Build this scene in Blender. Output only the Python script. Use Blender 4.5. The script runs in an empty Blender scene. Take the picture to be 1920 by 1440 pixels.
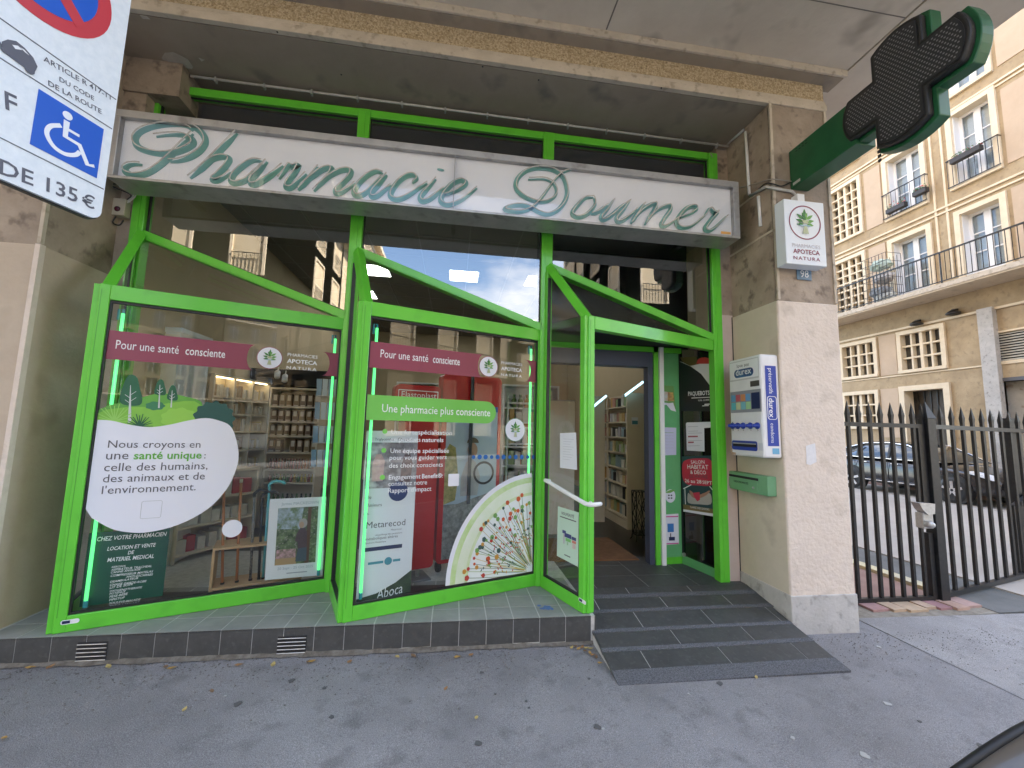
import bpy, math, random
from mathutils import Vector, Matrix
random.seed(7)
scn = bpy.context.scene
COL = scn.collection

# ------------------------------------------------------------------ camera
F_PX, YAW, PITCH, ROLL = 768.149, 0.1390, 0.1078, 0.0253
CAM = Vector((2.757, -3.818, 1.405))
FW = Vector((math.sin(YAW)*math.cos(PITCH), math.cos(YAW)*math.cos(PITCH), math.sin(PITCH)))
_rt = Vector((math.cos(YAW), -math.sin(YAW), 0)); _up = _rt.cross(FW)
RT = _rt*math.cos(ROLL) + _up*math.sin(ROLL)
UP = -_rt*math.sin(ROLL) + _up*math.cos(ROLL)
cd = bpy.data.cameras.new('camera'); cam = bpy.data.objects.new('camera', cd); COL.objects.link(cam)
cd.sensor_fit = 'HORIZONTAL'; cd.sensor_width = 36.0; cd.lens = 36.0*F_PX/1920.0
cd.clip_start = 0.05; cd.clip_end = 2000
cam.matrix_world = Matrix(((RT.x, UP.x, -FW.x, CAM.x), (RT.y, UP.y, -FW.y, CAM.y), (RT.z, UP.z, -FW.z, CAM.z), (0, 0, 0, 1)))
scn.camera = cam

# ------------------------------------------------------------------ world, sun, exposure
SUN_EL, SUN_AZ = math.radians(44), math.radians(68)          # azimuth from +Y towards +X
world = bpy.data.worlds.new('World'); scn.world = world; world.use_nodes = True
wn, wl = world.node_tree.nodes, world.node_tree.links
wn.clear()
sky = wn.new('ShaderNodeTexSky'); sky.sky_type = 'NISHITA'; sky.sun_disc = False
sky.sun_elevation = SUN_EL; sky.sun_rotation = SUN_AZ; sky.air_density = 1.0; sky.dust_density = 0.6; sky.ozone_density = 1.5
tc = wn.new('ShaderNodeTexCoord')
mp = wn.new('ShaderNodeMapping'); mp.inputs['Scale'].default_value = (1, 1, 2.2)
ns = wn.new('ShaderNodeTexNoise'); ns.inputs['Scale'].default_value = 2.6; ns.inputs['Detail'].default_value = 7; ns.inputs['Roughness'].default_value = 0.58
rp = wn.new('ShaderNodeValToRGB'); rp.color_ramp.elements[0].position = 0.47; rp.color_ramp.elements[1].position = 0.72
mx = wn.new('ShaderNodeMix'); mx.data_type = 'RGBA'
mx.inputs[7].default_value = (6.8, 6.6, 6.4, 1)
bg = wn.new('ShaderNodeBackground'); bg.inputs['Strength'].default_value = 0.15
wo = wn.new('ShaderNodeOutputWorld')
wl.new(tc.outputs['Generated'], mp.inputs['Vector']); wl.new(mp.outputs['Vector'], ns.inputs['Vector'])
wl.new(ns.outputs['Fac'], rp.inputs['Fac']); wl.new(rp.outputs['Color'], mx.inputs[0])
wl.new(sky.outputs['Color'], mx.inputs[6]); wl.new(mx.outputs[2], bg.inputs['Color']); wl.new(bg.outputs['Background'], wo.inputs['Surface'])
sd = bpy.data.lights.new('sun', 'SUN'); sd.energy = 4.6; sd.angle = math.radians(0.5); sd.color = (1.0, 0.94, 0.84)
sun = bpy.data.objects.new('sun', sd); COL.objects.link(sun)
sdir = Vector((math.sin(SUN_AZ)*math.cos(SUN_EL), math.cos(SUN_AZ)*math.cos(SUN_EL), math.sin(SUN_EL)))
sun.rotation_euler = sdir.to_track_quat('Z', 'Y').to_euler(); sun.location = (10, 10, 40)
scn.view_settings.view_transform = 'Standard'; scn.view_settings.look = 'None'
scn.view_settings.exposure = 2.9; scn.view_settings.gamma = 1.0; scn.view_settings.use_curve_mapping = False
scn.cycles.transparent_max_bounces = 32; scn.cycles.max_bounces = 10; scn.cycles.diffuse_bounces = 5; scn.cycles.glossy_bounces = 5
scn.cycles.use_denoising = True
scn.cycles.caustics_reflective = False; scn.cycles.caustics_refractive = False; scn.cycles.sample_clamp_indirect = 6.0

# ------------------------------------------------------------------ pixel -> place (photo is 1920 x 1440)
def ray(x, y): return FW + RT*((x-960)/F_PX) - UP*((y-720)/F_PX)
def on_plane(x, y, p0, n):
    d = ray(x, y); n = Vector(n); return CAM + d*((Vector(p0)-CAM).dot(n)/d.dot(n))
def onY(x, y, Y): return on_plane(x, y, (0, Y, 0), (0, 1, 0))
def onZ(x, y, Z): return on_plane(x, y, (0, 0, Z), (0, 0, 1))
def onX(x, y, X): return on_plane(x, y, (X, 0, 0), (1, 0, 0))

class Frame:
    """a flat local frame: O origin, u right, v up, n towards the viewer"""
    def __init__(s, O, u, v, n=None):
        s.O = Vector(O); s.u = Vector(u).normalized(); s.v = Vector(v).normalized()
        s.n = Vector(n).normalized() if n is not None else s.u.cross(s.v)
    def P(s, a, b, h=0.0): return s.O + s.u*a + s.v*b + s.n*h
    def px(s, x, y, h=0.0):
        p = on_plane(x, y, s.P(0, 0, h), s.n) - s.O; return (p.dot(s.u), p.dot(s.v))
    def off(s, h): return Frame(s.P(0, 0, h), s.u, s.v, s.n)
    def pts(s, L): return [s.px(*p) for p in L]

# ------------------------------------------------------------------ materials
MATS = {}
def M(name, c, c2=None, scale=6.0, rough=0.6, metal=0.0, bump=0.0, bscale=60.0, spec=0.5, detail=6.0, lo=0.35, hi=0.65, c3=None, s3=40.0, emit=0.0, coat=0.0, trans=None):
    if name in MATS: return MATS[name]
    m = bpy.data.materials.new(name); m.use_nodes = True; MATS[name] = m
    nt = m.node_tree; N, L = nt.nodes, nt.links; b = N['Principled BSDF']
    c = tuple(c) + (1,) if len(c) == 3 else c
    b.inputs['Base Color'].default_value = c; b.inputs['Roughness'].default_value = rough
    b.inputs['Metallic'].default_value = metal; b.inputs['Specular IOR Level'].default_value = spec
    if coat: b.inputs['Coat Weight'].default_value = coat; b.inputs['Coat Roughness'].default_value = 0.08
    if emit: b.inputs['Emission Color'].default_value = c; b.inputs['Emission Strength'].default_value = emit
    if c2 is not None or bump:
        t = N.new('ShaderNodeTexCoord')
    last = None
    if c2 is not None:
        n = N.new('ShaderNodeTexNoise'); n.inputs['Scale'].default_value = scale; n.inputs['Detail'].default_value = detail; n.inputs['Roughness'].default_value = 0.65
        r = N.new('ShaderNodeValToRGB'); r.color_ramp.elements[0].position = lo; r.color_ramp.elements[1].position = hi
        r.color_ramp.elements[0].color = c; r.color_ramp.elements[1].color = tuple(c2)+(1,)
        L.new(t.outputs['Object'], n.inputs['Vector']); L.new(n.outputs['Fac'], r.inputs['Fac']); last = r.outputs['Color']
        if c3 is not None:
            n3 = N.new('ShaderNodeTexNoise'); n3.inputs['Scale'].default_value = s3; n3.inputs['Detail'].default_value = 3
            r3 = N.new('ShaderNodeValToRGB'); r3.color_ramp.elements[0].position = 0.56; r3.color_ramp.elements[1].position = 0.72
            L.new(t.outputs['Object'], n3.inputs['Vector']); L.new(n3.outputs['Fac'], r3.inputs['Fac'])
            mm = N.new('ShaderNodeMix'); mm.data_type = 'RGBA'; mm.inputs[7].default_value = tuple(c3)+(1,)
            L.new(r3.outputs['Color'], mm.inputs[0]); L.new(last, mm.inputs[6]); last = mm.outputs[2]
        L.new(last, b.inputs['Base Color'])
    if bump:
        nb_ = N.new('ShaderNodeTexNoise'); nb_.inputs['Scale'].default_value = bscale; nb_.inputs['Detail'].default_value = 4
        bp = N.new('ShaderNodeBump'); bp.inputs['Strength'].default_value = bump; bp.inputs['Distance'].default_value = 0.01
        L.new(t.outputs['Object'], nb_.inputs['Vector']); L.new(nb_.outputs['Fac'], bp.inputs['Height']); L.new(bp.outputs['Normal'], b.inputs['Normal'])
    return m
def GLASS(name, ior=1.5, tint=(0.93, 0.96, 0.95), rough=0.0):
    if name in MATS: return MATS[name]
    m = bpy.data.materials.new(name); m.use_nodes = True; MATS[name] = m
    N, L = m.node_tree.nodes, m.node_tree.links; N.clear()
    tr = N.new('ShaderNodeBsdfTransparent'); tr.inputs['Color'].default_value = tint+(1,)
    gl = N.new('ShaderNodeBsdfGlossy'); gl.inputs['Roughness'].default_value = rough; gl.inputs['Color'].default_value = (1, 1, 1, 1)
    fr = N.new('ShaderNodeFresnel'); fr.inputs['IOR'].default_value = ior
    mi = N.new('ShaderNodeMixShader'); o = N.new('ShaderNodeOutputMaterial')
    ge = N.new('ShaderNodeNewGeometry'); mu = N.new('ShaderNodeMath'); mu.operation = 'MULTIPLY_ADD'; mu.inputs[1].default_value = -1.0; mu.inputs[2].default_value = 1.0
    m2 = N.new('ShaderNodeMath'); m2.operation = 'MULTIPLY'          # reflect on the outer face only (an un-refracted exit face would mirror totally)
    L.new(ge.outputs['Backfacing'], mu.inputs[0]); L.new(fr.outputs[0], m2.inputs[0]); L.new(mu.outputs[0], m2.inputs[1])
    L.new(m2.outputs[0], mi.inputs[0]); L.new(tr.outputs[0], mi.inputs[1]); L.new(gl.outputs[0], mi.inputs[2]); L.new(mi.outputs[0], o.inputs['Surface'])
    return m

# ------------------------------------------------------------------ mesh building
WL = {}
class MB:
    def __init__(s): s.v = []; s.f = []; s.runs = []
    def add(s, vs, fs):
        k = len(s.v); s.v += [Vector(p) for p in vs]; s.f += [[i+k for i in f] for f in fs]; return s
    BF = [(0, 3, 2, 1), (4, 5, 6, 7), (0, 1, 5, 4), (1, 2, 6, 5), (2, 3, 7, 6), (3, 0, 4, 7)]
    def box(s, p, q):
        x0, y0, z0 = p; x1, y1, z1 = q
        return s.add([(x0, y0, z0), (x1, y0, z0), (x1, y1, z0), (x0, y1, z0), (x0, y0, z1), (x1, y0, z1), (x1, y1, z1), (x0, y1, z1)], MB.BF)
    def fbox(s, F, u0, u1, v0, v1, n0, n1):
        c = [(u0, v0), (u1, v0), (u1, v1), (u0, v1)]
        return s.add([F.P(a, b, n0) for a, b in c]+[F.P(a, b, n1) for a, b in c], MB.BF)
    def bar(s, A, B, w, d, ref=(0, 0, 1)):
        A, B = Vector(A), Vector(B); t = (B-A).normalized(); r = Vector(ref)
        a = t.cross(r).normalized(); b = a.cross(t).normalized()
        a *= w/2; b *= d/2
        return s.add([A-a-b, A+a-b, A+a+b, A-a+b, B-a-b, B+a-b, B+a+b, B-a+b], MB.BF)
    def prism(s, F, poly, n0, n1):
        k = len(poly)
        vs = [F.P(a, b, n1) for a, b in poly] + [F.P(a, b, n0) for a, b in poly]
        ar = sum(poly[i][0]*poly[(i+1) % k][1]-poly[(i+1) % k][0]*poly[i][1] for i in range(k))
        top = list(range(k)); 
        if ar < 0: top = top[::-1]
        fs = [top, [i+k for i in top[::-1]]]
        for i in range(k):
            j = (i+1) % k; q = (i, i+k, j+k, j); fs.append(q if ar > 0 else q[::-1])
        return s.add(vs, fs)
    def flat(s, F, poly, h): return s.prism(F, poly, h-0.0008, h)
    def tube(s, pts, r, seg=8, caps=True):
        pts = [Vector(p) for p in pts]; n = len(pts); rs = r if isinstance(r, (list, tuple)) else [r]*n
        vs = []; fs = []; pa = None
        for i, p in enumerate(pts):
            t = (pts[min(i+1, n-1)]-pts[max(i-1, 0)]).normalized()
            if pa is None:
                pa = t.orthogonal().normalized()
            else:
                pa = (pa - t*pa.dot(t)); pa = pa.normalized() if pa.length > 1e-6 else t.orthogonal().normalized()
            pb = t.cross(pa)
            for k in range(seg):
                a = 2*math.pi*k/seg; vs.append(p+(pa*math.cos(a)+pb*math.sin(a))*rs[i])
        for i in range(n-1):
            for k in range(seg):
                j = (k+1) % seg; fs.append((i*seg+k, i*seg+j, (i+1)*seg+j, (i+1)*seg+k))
        if caps: fs.append(tuple(range(seg))[::-1]); fs.append(tuple((n-1)*seg+k for k in range(seg)))
        return s.add(vs, fs)
    def lathe(s, c, prof, seg=16, ax=(0, 0, 1)):
        ax = Vector(ax).normalized(); a = ax.orthogonal().normalized(); b = ax.cross(a); c = Vector(c)
        vs = []; fs = []
        for r, h in prof:
            for k in range(seg):
                t = 2*math.pi*k/seg; vs.append(c+ax*h+(a*math.cos(t)+b*math.sin(t))*r)
        for i in range(len(prof)-1):
            for k in range(seg):
                j = (k+1) % seg; fs.append((i*seg+k, i*seg+j, (i+1)*seg+j, (i+1)*seg+k))
        fs.append(tuple(range(seg))[::-1]); fs.append(tuple((len(prof)-1)*seg+k for k in range(seg)))
        return s.add(vs, fs)
    def ball(s, c, rx, ry=None, rz=None, seg=10, ring=6):
        ry = ry or rx; rz = rz or rx; c = Vector(c); vs = []; fs = []
        for i in range(1, ring):
            t = math.pi*i/ring
            for k in range(seg):
                a = 2*math.pi*k/seg; vs.append(c+Vector((rx*math.sin(t)*math.cos(a), ry*math.sin(t)*math.sin(a), -rz*math.cos(t))))
        lo = len(vs); vs += [c+Vector((0, 0, -rz)), c+Vector((0, 0, rz))]
        for i in range(ring-2):
            for k in range(seg):
                j = (k+1) % seg; fs.append((i*seg+k, i*seg+j, (i+1)*seg+j, (i+1)*seg+k))
        for k in range(seg):
            j = (k+1) % seg; fs.append((j, k, lo)); fs.append(((ring-2)*seg+k, (ring-2)*seg+j, lo+1))
        return s.add(vs, fs)
    def build(s, name, mat, parent=None, smooth=False, label=None, cat=None, group=None, kind=None, bevel=0.0):
        if len(s.runs) > 1:                       # one object for each line of lettering
            for (a, b, c, d) in s.runs:
                q = MB(); q.v = s.v[a:b]; q.f = [[i-a for i in f] for f in s.f[c:d]]; o = q.build(name, mat, parent)
            return o
        if parent is not None: org = WL[parent.name]
        else:
            xs = [p.x for p in s.v]; ys = [p.y for p in s.v]; zs = [p.z for p in s.v]
            org = Vector(((min(xs)+max(xs))/2, (min(ys)+max(ys))/2, min(zs)))
        me = bpy.data.meshes.new(name); me.from_pydata([p-org for p in s.v], [], s.f); me.update()
        if isinstance(mat, str): mat = MATS[mat]
        me.materials.append(mat)
        if smooth:
            for p in me.polygons: p.use_smooth = True
        o = bpy.data.objects.new(name, me); COL.objects.link(o); WL[o.name] = org
        if parent is not None: o.parent = parent
        else: o.location = org
        if bevel:
            bv = o.modifiers.new('b', 'BEVEL'); bv.width = bevel; bv.segments = 2; bv.limit_method = 'ANGLE'
        tagit(o, label, cat, group, kind)
        return o
def tagit(o, label=None, cat=None, group=None, kind=None):
    if label: o['label'] = label
    if cat: o['category'] = cat
    if group: o['group'] = group
    if kind: o['kind'] = kind
    return o
def thing(name, label, cat, loc, group=None):
    o = bpy.data.objects.new(name, None); o.empty_display_size = 0.1; COL.objects.link(o); o.location = Vector(loc); WL[o.name] = Vector(loc)
    return tagit(o, label, cat, group)
def structure(name, mb, mat, **k): return mb.build(name, mat, kind='structure', **k)

# smooth curve through points (Catmull-Rom), 2D or 3D tuples
def spline(P, n=6, closed=False):
    P = [Vector(p) for p in P]; out = []; m = len(P); rng = m if closed else m-1
    for i in range(rng):
        p0 = P[(i-1) % m] if closed or i > 0 else P[0]*2-P[1]
        p1 = P[i]; p2 = P[(i+1) % m]; p3 = P[(i+2) % m] if closed or i+2 < m else P[-1]*2-P[-2]
        for k in range(n):
            t = k/n
            out.append(0.5*((2*p1)+(p2-p0)*t+(2*p0-5*p1+4*p2-p3)*t*t+(3*p1-p0-3*p2+p3)*t**3))
    if not closed: out.append(P[-1])
    return [tuple(q) for q in out]
def ribbon(L, w):
    """outline polygons (quads) of a stroke along 2D points L with width w"""
    L = [Vector(p) for p in L]; n = len(L); a = []; b = []
    for i in range(n):
        t = (L[min(i+1, n-1)]-L[max(i-1, 0)])
        t = t.normalized() if t.length > 1e-9 else Vector((1, 0)); nn = Vector((-t.y, t.x))
        ww = w[i] if isinstance(w, (list, tuple)) else w
        a.append(L[i]+nn*ww/2); b.append(L[i]-nn*ww/2)
    return a, b
def add_ribbon(mb, F, L, w, h, th=0.0008):
    a, b = ribbon(L, w); n = len(a)
    vs = [F.P(p.x, p.y, h) for p in a]+[F.P(p.x, p.y, h) for p in b]
    fs = [(i, i+n, i+n+1, i+1) for i in range(n-1)]
    vs2 = [F.P(p.x, p.y, h-th) for p in a]+[F.P(p.x, p.y, h-th) for p in b]; k = 2*n
    fs += [(i+k, i+1+k, i+n+1+k, i+n+k) for i in range(n-1)]
    fs += [(i, i+1, i+1+k, i+k) for i in range(n-1)] + [(i+n, i+n+k, i+n+1+k, i+n+1) for i in range(n-1)]
    mb.add(vs+vs2, fs)
def circ(cx, cy, rx, ry=None, n=28, a0=0.0, a1=2*math.pi):
    ry = ry or rx; full = abs(a1-a0-2*math.pi) < 1e-6; m = n if full else n+1
    return [(cx+rx*math.cos(a0+(a1-a0)*k/n), cy+ry*math.sin(a0+(a1-a0)*k/n)) for k in range(m)]
def rrect(u0, u1, v0, v1, r, n=4):
    o = []
    for cx, cy, a in ((u1-r, v1-r, 0), (u0+r, v1-r, .5), (u0+r, v0+r, 1), (u1-r, v0+r, 1.5)):
        o += [(cx+r*math.cos(math.pi*(a+.5*k/n)), cy+r*math.sin(math.pi*(a+.5*k/n))) for k in range(n+1)]
    return o

# lettering: built-in font turned into flat mesh
_TX = {}
def glyphs(t, bold=0.0, space=1.0):
    k = (t, bold, space)
    if k in _TX: return _TX[k]
    cu = bpy.data.curves.new('t', 'FONT'); cu.body = t; cu.size = 1.0; cu.offset = bold; cu.resolution_u = 2; cu.fill_mode = 'FRONT'; cu.space_character = space
    ob = bpy.data.objects.new('t', cu); me = bpy.data.meshes.new_from_object(ob)
    vs = [(v.co.x, v.co.y) for v in me.vertices]; fs = [tuple(p.vertices) for p in me.polygons]
    bpy.data.objects.remove(ob); bpy.data.curves.remove(cu); bpy.data.meshes.remove(me)
    x0 = min(p[0] for p in vs); x1 = max(p[0] for p in vs)
    _TX[k] = ([(p[0]-x0, p[1]) for p in vs], fs, x1-x0); return _TX[k]
def text_uv(mb, F, t, p0, p1, h=0.003, asp=1.0, bold=0.0, shear=0.0, height=None, space=1.0):
    """baseline from p0 to p1 in frame units; width fills the baseline"""
    vs, fs, w = glyphs(t, bold, space); p0, p1 = Vector(p0), Vector(p1); d = p1-p0; s = d.length/w
    ex = d.normalized(); ey = Vector((-ex.y, ex.x)); sy = (height/0.72) if height else s*asp
    out = []
    for x, y in vs:
        q = p0+ex*((x+y*shear)*s)+ey*(y*sy); out.append(F.P(q.x, q.y, h))
    a, c = len(mb.v), len(mb.f); mb.add(out, fs); mb.runs.append((a, len(mb.v), c, len(mb.f)))
def text_px(mb, F, t, a, b, h=0.003, **k): text_uv(mb, F, t, F.px(*a), F.px(*b), h, **k)
# ------------------------------------------------------------------ colours
Z1V = (0, 0, 1)
def ASPH(name, c, k=1.0):
    m = M(name, tuple(v*.84 for v in c), tuple(v*1.12 for v in c), scale=1.1, rough=0.95, bump=0.7, bscale=170, spec=0.15, c3=tuple(v*.8 for v in c), s3=7)
    N, L = m.node_tree.nodes, m.node_tree.links; b = N['Principled BSDF']; src = b.inputs['Base Color'].links[0].from_socket
    t = N.new('ShaderNodeTexCoord'); cur = src
    for sc, lo, hi, dark, amt in ((230, .40, .62, .72, 1), (120, .62, .70, 1.3, 1), (38, .66, .74, .78, 1), (2.7, .55, .75, .86, 1)):
        n = N.new('ShaderNodeTexNoise'); n.inputs['Scale'].default_value = sc; n.inputs['Detail'].default_value = 2
        r = N.new('ShaderNodeMapRange'); r.inputs['From Min'].default_value = lo; r.inputs['From Max'].default_value = hi; r.inputs['To Min'].default_value = 1.0 if sc != 230 else dark; r.inputs['To Max'].default_value = dark if sc != 230 else 1.12
        x = N.new('ShaderNodeMix'); x.data_type = 'RGBA'; x.blend_type = 'MULTIPLY'; x.inputs[0].default_value = 1.0
        L.new(t.outputs['Object'], n.inputs['Vector']); L.new(n.outputs['Fac'], r.inputs['Value']); L.new(cur, x.inputs[6]); L.new(r.outputs['Result'], x.inputs[7]); cur = x.outputs[2]
    L.new(cur, b.inputs['Base Color']); return m
m_asph = ASPH('asphalt', (0.29, 0.28, 0.28))
m_road = M('road_asphalt', (0.34, 0.31, 0.275), (0.41, 0.375, 0.335), scale=0.8, rough=0.95, bump=0.3, bscale=160)
m_dasph = M('dark_asphalt', (0.10, 0.105, 0.10), (0.15, 0.15, 0.145), scale=2, rough=0.9, bump=0.3, bscale=160)
m_redpav = M('red_paving', (0.26, 0.16, 0.13), (0.33, 0.21, 0.17), scale=3, rough=0.9, bump=0.2)
m_conc = M('stained_concrete', (0.27, 0.215, 0.165), (0.42, 0.34, 0.265), scale=2.2, rough=0.9, bump=0.35, bscale=45, c3=(0.16, 0.125, 0.10), s3=9)
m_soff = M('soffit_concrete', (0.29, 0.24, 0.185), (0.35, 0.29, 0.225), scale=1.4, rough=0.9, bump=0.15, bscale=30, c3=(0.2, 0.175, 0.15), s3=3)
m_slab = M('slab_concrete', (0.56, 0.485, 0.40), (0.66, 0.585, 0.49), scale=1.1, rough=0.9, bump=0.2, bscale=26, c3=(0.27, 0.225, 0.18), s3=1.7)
m_trim = M('trim_concrete', (0.50, 0.43, 0.34), (0.60, 0.52, 0.42), scale=5, rough=0.85, bump=0.25, bscale=50, c3=(0.36, 0.3, 0.23), s3=14)
m_grav = M('exposed_aggregate', (0.36, 0.26, 0.14), (0.62, 0.50, 0.33), scale=60, rough=0.9, bump=1.0, bscale=70, c3=(0.20, 0.14, 0.08), s3=45, detail=2)
m_paint = M('cream_masonry_paint', (0.66, 0.56, 0.475), (0.73, 0.63, 0.54), scale=2.5, rough=0.85, bump=0.9, bscale=30, c3=(0.58, 0.49, 0.41), s3=5)
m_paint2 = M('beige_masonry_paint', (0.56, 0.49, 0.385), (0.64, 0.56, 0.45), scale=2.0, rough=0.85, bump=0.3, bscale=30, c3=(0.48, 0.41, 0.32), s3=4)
m_paintd = M('grimy_masonry_paint', (0.47, 0.38, 0.29), (0.56, 0.465, 0.36), scale=1.6, rough=0.85, bump=0.35, bscale=30, c3=(0.27, 0.205, 0.145), s3=1.6)
m_plin = M('grey_render', (0.42, 0.40, 0.375), (0.52, 0.495, 0.465), scale=4, rough=0.9, bump=0.4, bscale=40, c3=(0.3, 0.28, 0.26), s3=12)
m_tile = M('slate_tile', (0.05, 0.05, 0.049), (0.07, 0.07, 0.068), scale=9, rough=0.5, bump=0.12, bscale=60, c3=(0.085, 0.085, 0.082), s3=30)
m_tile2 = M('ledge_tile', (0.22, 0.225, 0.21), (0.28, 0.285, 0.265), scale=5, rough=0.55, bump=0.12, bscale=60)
m_gran = M('granite', (0.06, 0.062, 0.068), (0.15, 0.15, 0.16), scale=120, rough=0.8, bump=0.5, bscale=140, detail=2)
m_grout = M('grout', (0.55, 0.54, 0.51), (0.42, 0.41, 0.39), scale=20, rough=0.9)
m_stone = M('old_render', (0.55, 0.46, 0.34), (0.63, 0.53, 0.40), scale=3, rough=0.9, bump=0.35, bscale=40, c3=(0.46, 0.38, 0.28), s3=6)
m_rend = M('rough_render', (0.36, 0.27, 0.165), (0.47, 0.36, 0.225), scale=2, rough=0.95, bump=0.6, bscale=35, c3=(0.31, 0.235, 0.15), s3=7)
m_cream = M('cream_precast', (0.70, 0.58, 0.41), (0.77, 0.65, 0.48), scale=4, rough=0.8, bump=0.1)
m_black = M('black_rubber', (0.012, 0.012, 0.013), rough=0.5)
m_bmet = M('black_metal_paint', (0.007, 0.008, 0.010), (0.016, 0.017, 0.019), scale=30, rough=0.42)
m_galv = M('galvanised', (0.42, 0.42, 0.41), (0.55, 0.55, 0.54), scale=20, rough=0.45, metal=0.6)
m_pvc = M('grey_conduit', (0.55, 0.54, 0.52), (0.45, 0.44, 0.42), scale=20, rough=0.6)
m_white = M('white_plastic', (0.78, 0.79, 0.80), rough=0.4)
m_wpaint = M('white_paint', (0.80, 0.80, 0.79), rough=0.5)
m_dark = M('dark_interior', (0.02, 0.02, 0.022), rough=0.8)

def gz(x): return -0.165-0.0085*x            # pavement height along the shop front

# ------------------------------------------------------------------ ground
structure('ground', MB().box((-300, -300, -0.62), (300, 300, -0.52)), m_dasph)
mb = MB()
N = 40; X0, X1 = -40.0, 6.42
for (ya, yb) in ((-4.9, 0.4),):
    vs = []; fs = []
    for i in range(N+1):
        x = X0+(X1-X0)*i/N; z = gz(x); vs += [(x, ya, z-0.03), (x, yb, z), (x, ya, -0.5), (x, yb, -0.5)]
    for i in range(N):
        k = 4*i; fs += [(k, k+4, k+5, k+1), (k+2, k, k+4, k+6)[::-1], (k+1, k+5, k+7, k+3)[::-1]]
    mb.add(vs, fs)
structure('pavement', mb, m_asph)
# pavement corner to the right of the pillar, running up to the gate
mb = MB()
vs = [(6.42, -4.9, gz(6.42)-0.03), (16, -4.9, -0.28), (16, -0.62, -0.235), (6.42, -0.40, gz(6.42))]
mb.add(vs+[(x, y, -0.5) for x, y, z in vs], MB.BF[:0]+[(0, 1, 2, 3), (0, 4, 5, 1), (1, 5, 6, 2), (2, 6, 7, 3)])
structure('pavement', mb, ASPH('pale_asphalt', (0.36, 0.345, 0.335)))
# main street in front (behind the camera) and its far pavement
structure('street', MB().box((-120, -13.2, -0.51), (120, -5.0, -0.36)), m_dasph)
mb = MB()
for i in range(46): mb.box((-40+i*1.2, -5.0, -0.5), (-40+i*1.2+1.19, -4.9, gz(-40+i*1.2)-0.03))
structure('kerb', mb, m_plin)
structure('pavement', MB().box((-120, -14.9, -0.5), (120, -13.2, -0.22)), m_asph)
# yard behind the gate
structure('road', MB().box((8.75, -0.38, -0.5), (15.2, 60, -0.20)), m_road)
structure('gutter', MB().box((7.95, -0.42, -0.5), (8.75, 60, -0.216)), m_dasph)
structure('road', MB().box((15.2, -0.4, -0.5), (17.0, 60, -0.19)), m_road)
structure('footpath', MB().box((6.2, 0.02, -0.5), (7.80, 40, -0.205)), m_redpav)
structure('footpath', MB().box((17.0, -8, -0.5), (18.25, 60, -0.08)), m_redpav)
ks = thing('kerb', 'pale kerb running back along the path behind the gate', 'kerb', (7.87, 0.05, -0.3))
for i in range(9): MB().box((7.80, 0.03+i*1.0, -0.4), (7.95, 0.03+i*1.0+0.985, -0.165)).build('kerb_stone', M('kerb_stone', (0.62, 0.55, 0.33), (0.5, 0.46, 0.33), scale=4, rough=0.85), ks)
# threshold of sandstone setts under the gate
th = thing('stone_threshold', 'row of pink and buff sandstone setts under the iron gate', 'threshold', (7.2, -0.3, -0.25))
sc = [(0.40, 0.24, 0.22), (0.52, 0.38, 0.26), (0.50, 0.37, 0.25), (0.50, 0.36, 0.26), (0.36, 0.2, 0.2), (0.48, 0.32, 0.25), (0.42, 0.28, 0.24)]
xx = 6.72
for i, c in enumerate(sc):
    w = [0.2, 0.16, 0.22, 0.14, 0.16, 0.17, 0.2][i]; z = -0.205
    a = -0.42-0.02*(i % 3); MB().prism(Frame((0, 0, z), (1, 0, 0), (0, 1, 0), (0, 0, 1)), [(xx, a+0.12), (xx+w-0.012, a+0.13), (xx+w-0.02, a+0.37), (xx+0.012, a+0.35)], -0.1, 0.004+0.004*(i % 2)).build('stone', M('sandstone%d' % i, c, tuple(v*0.8 for v in c), scale=9, rough=0.9, bump=0.3), th)
    xx += w
MB().box((6.2, -0.06, -0.4), (7.74, 0.02, -0.2)).build('sill_slab', m_redpav, th)
structure('gravel_strip', MB().box((6.42, -0.42, -0.5), (16, -0.02, -0.222)), M('gritty_ground', (0.2, 0.17, 0.13), (0.3, 0.27, 0.22), scale=14, rough=0.95, bump=0.6, bscale=80))

# ------------------------------------------------------------------ tiled ledge under the windows
LY = -0.640
led = thing('tiled_ledge', 'low grey tiled ledge below the green shop windows', 'ledge', (1.9, -0.3, -0.2))
MB().box((-0.16, LY+0.003, -0.42), (3.885, 1.2, -0.0022)).build('core', m_grout, led)
T = 0.2
tf = MB().box((0.0025, 0, 0), (T-0.0025, 0.012, 0.19))
for i in range(21):
    x0 = -0.155+i*T+0.035-0.02; x1 = min(x0+T-0.005, 3.888)
    if x1-x0 < 0.03: continue
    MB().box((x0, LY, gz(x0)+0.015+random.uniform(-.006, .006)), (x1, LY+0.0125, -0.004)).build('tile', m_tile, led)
for i in range(21):
    for j in range(4):
        x0 = -0.155+i*T+0.015; x1 = min(x0+T-0.005, 3.888)
        if x1-x0 < 0.03: continue
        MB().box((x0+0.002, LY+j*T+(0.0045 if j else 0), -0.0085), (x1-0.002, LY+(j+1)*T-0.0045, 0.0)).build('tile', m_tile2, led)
MB().box((3.885, LY, -0.4), (3.895, 0.05, -0.006)).build('end_tile', m_tile, led)
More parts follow.
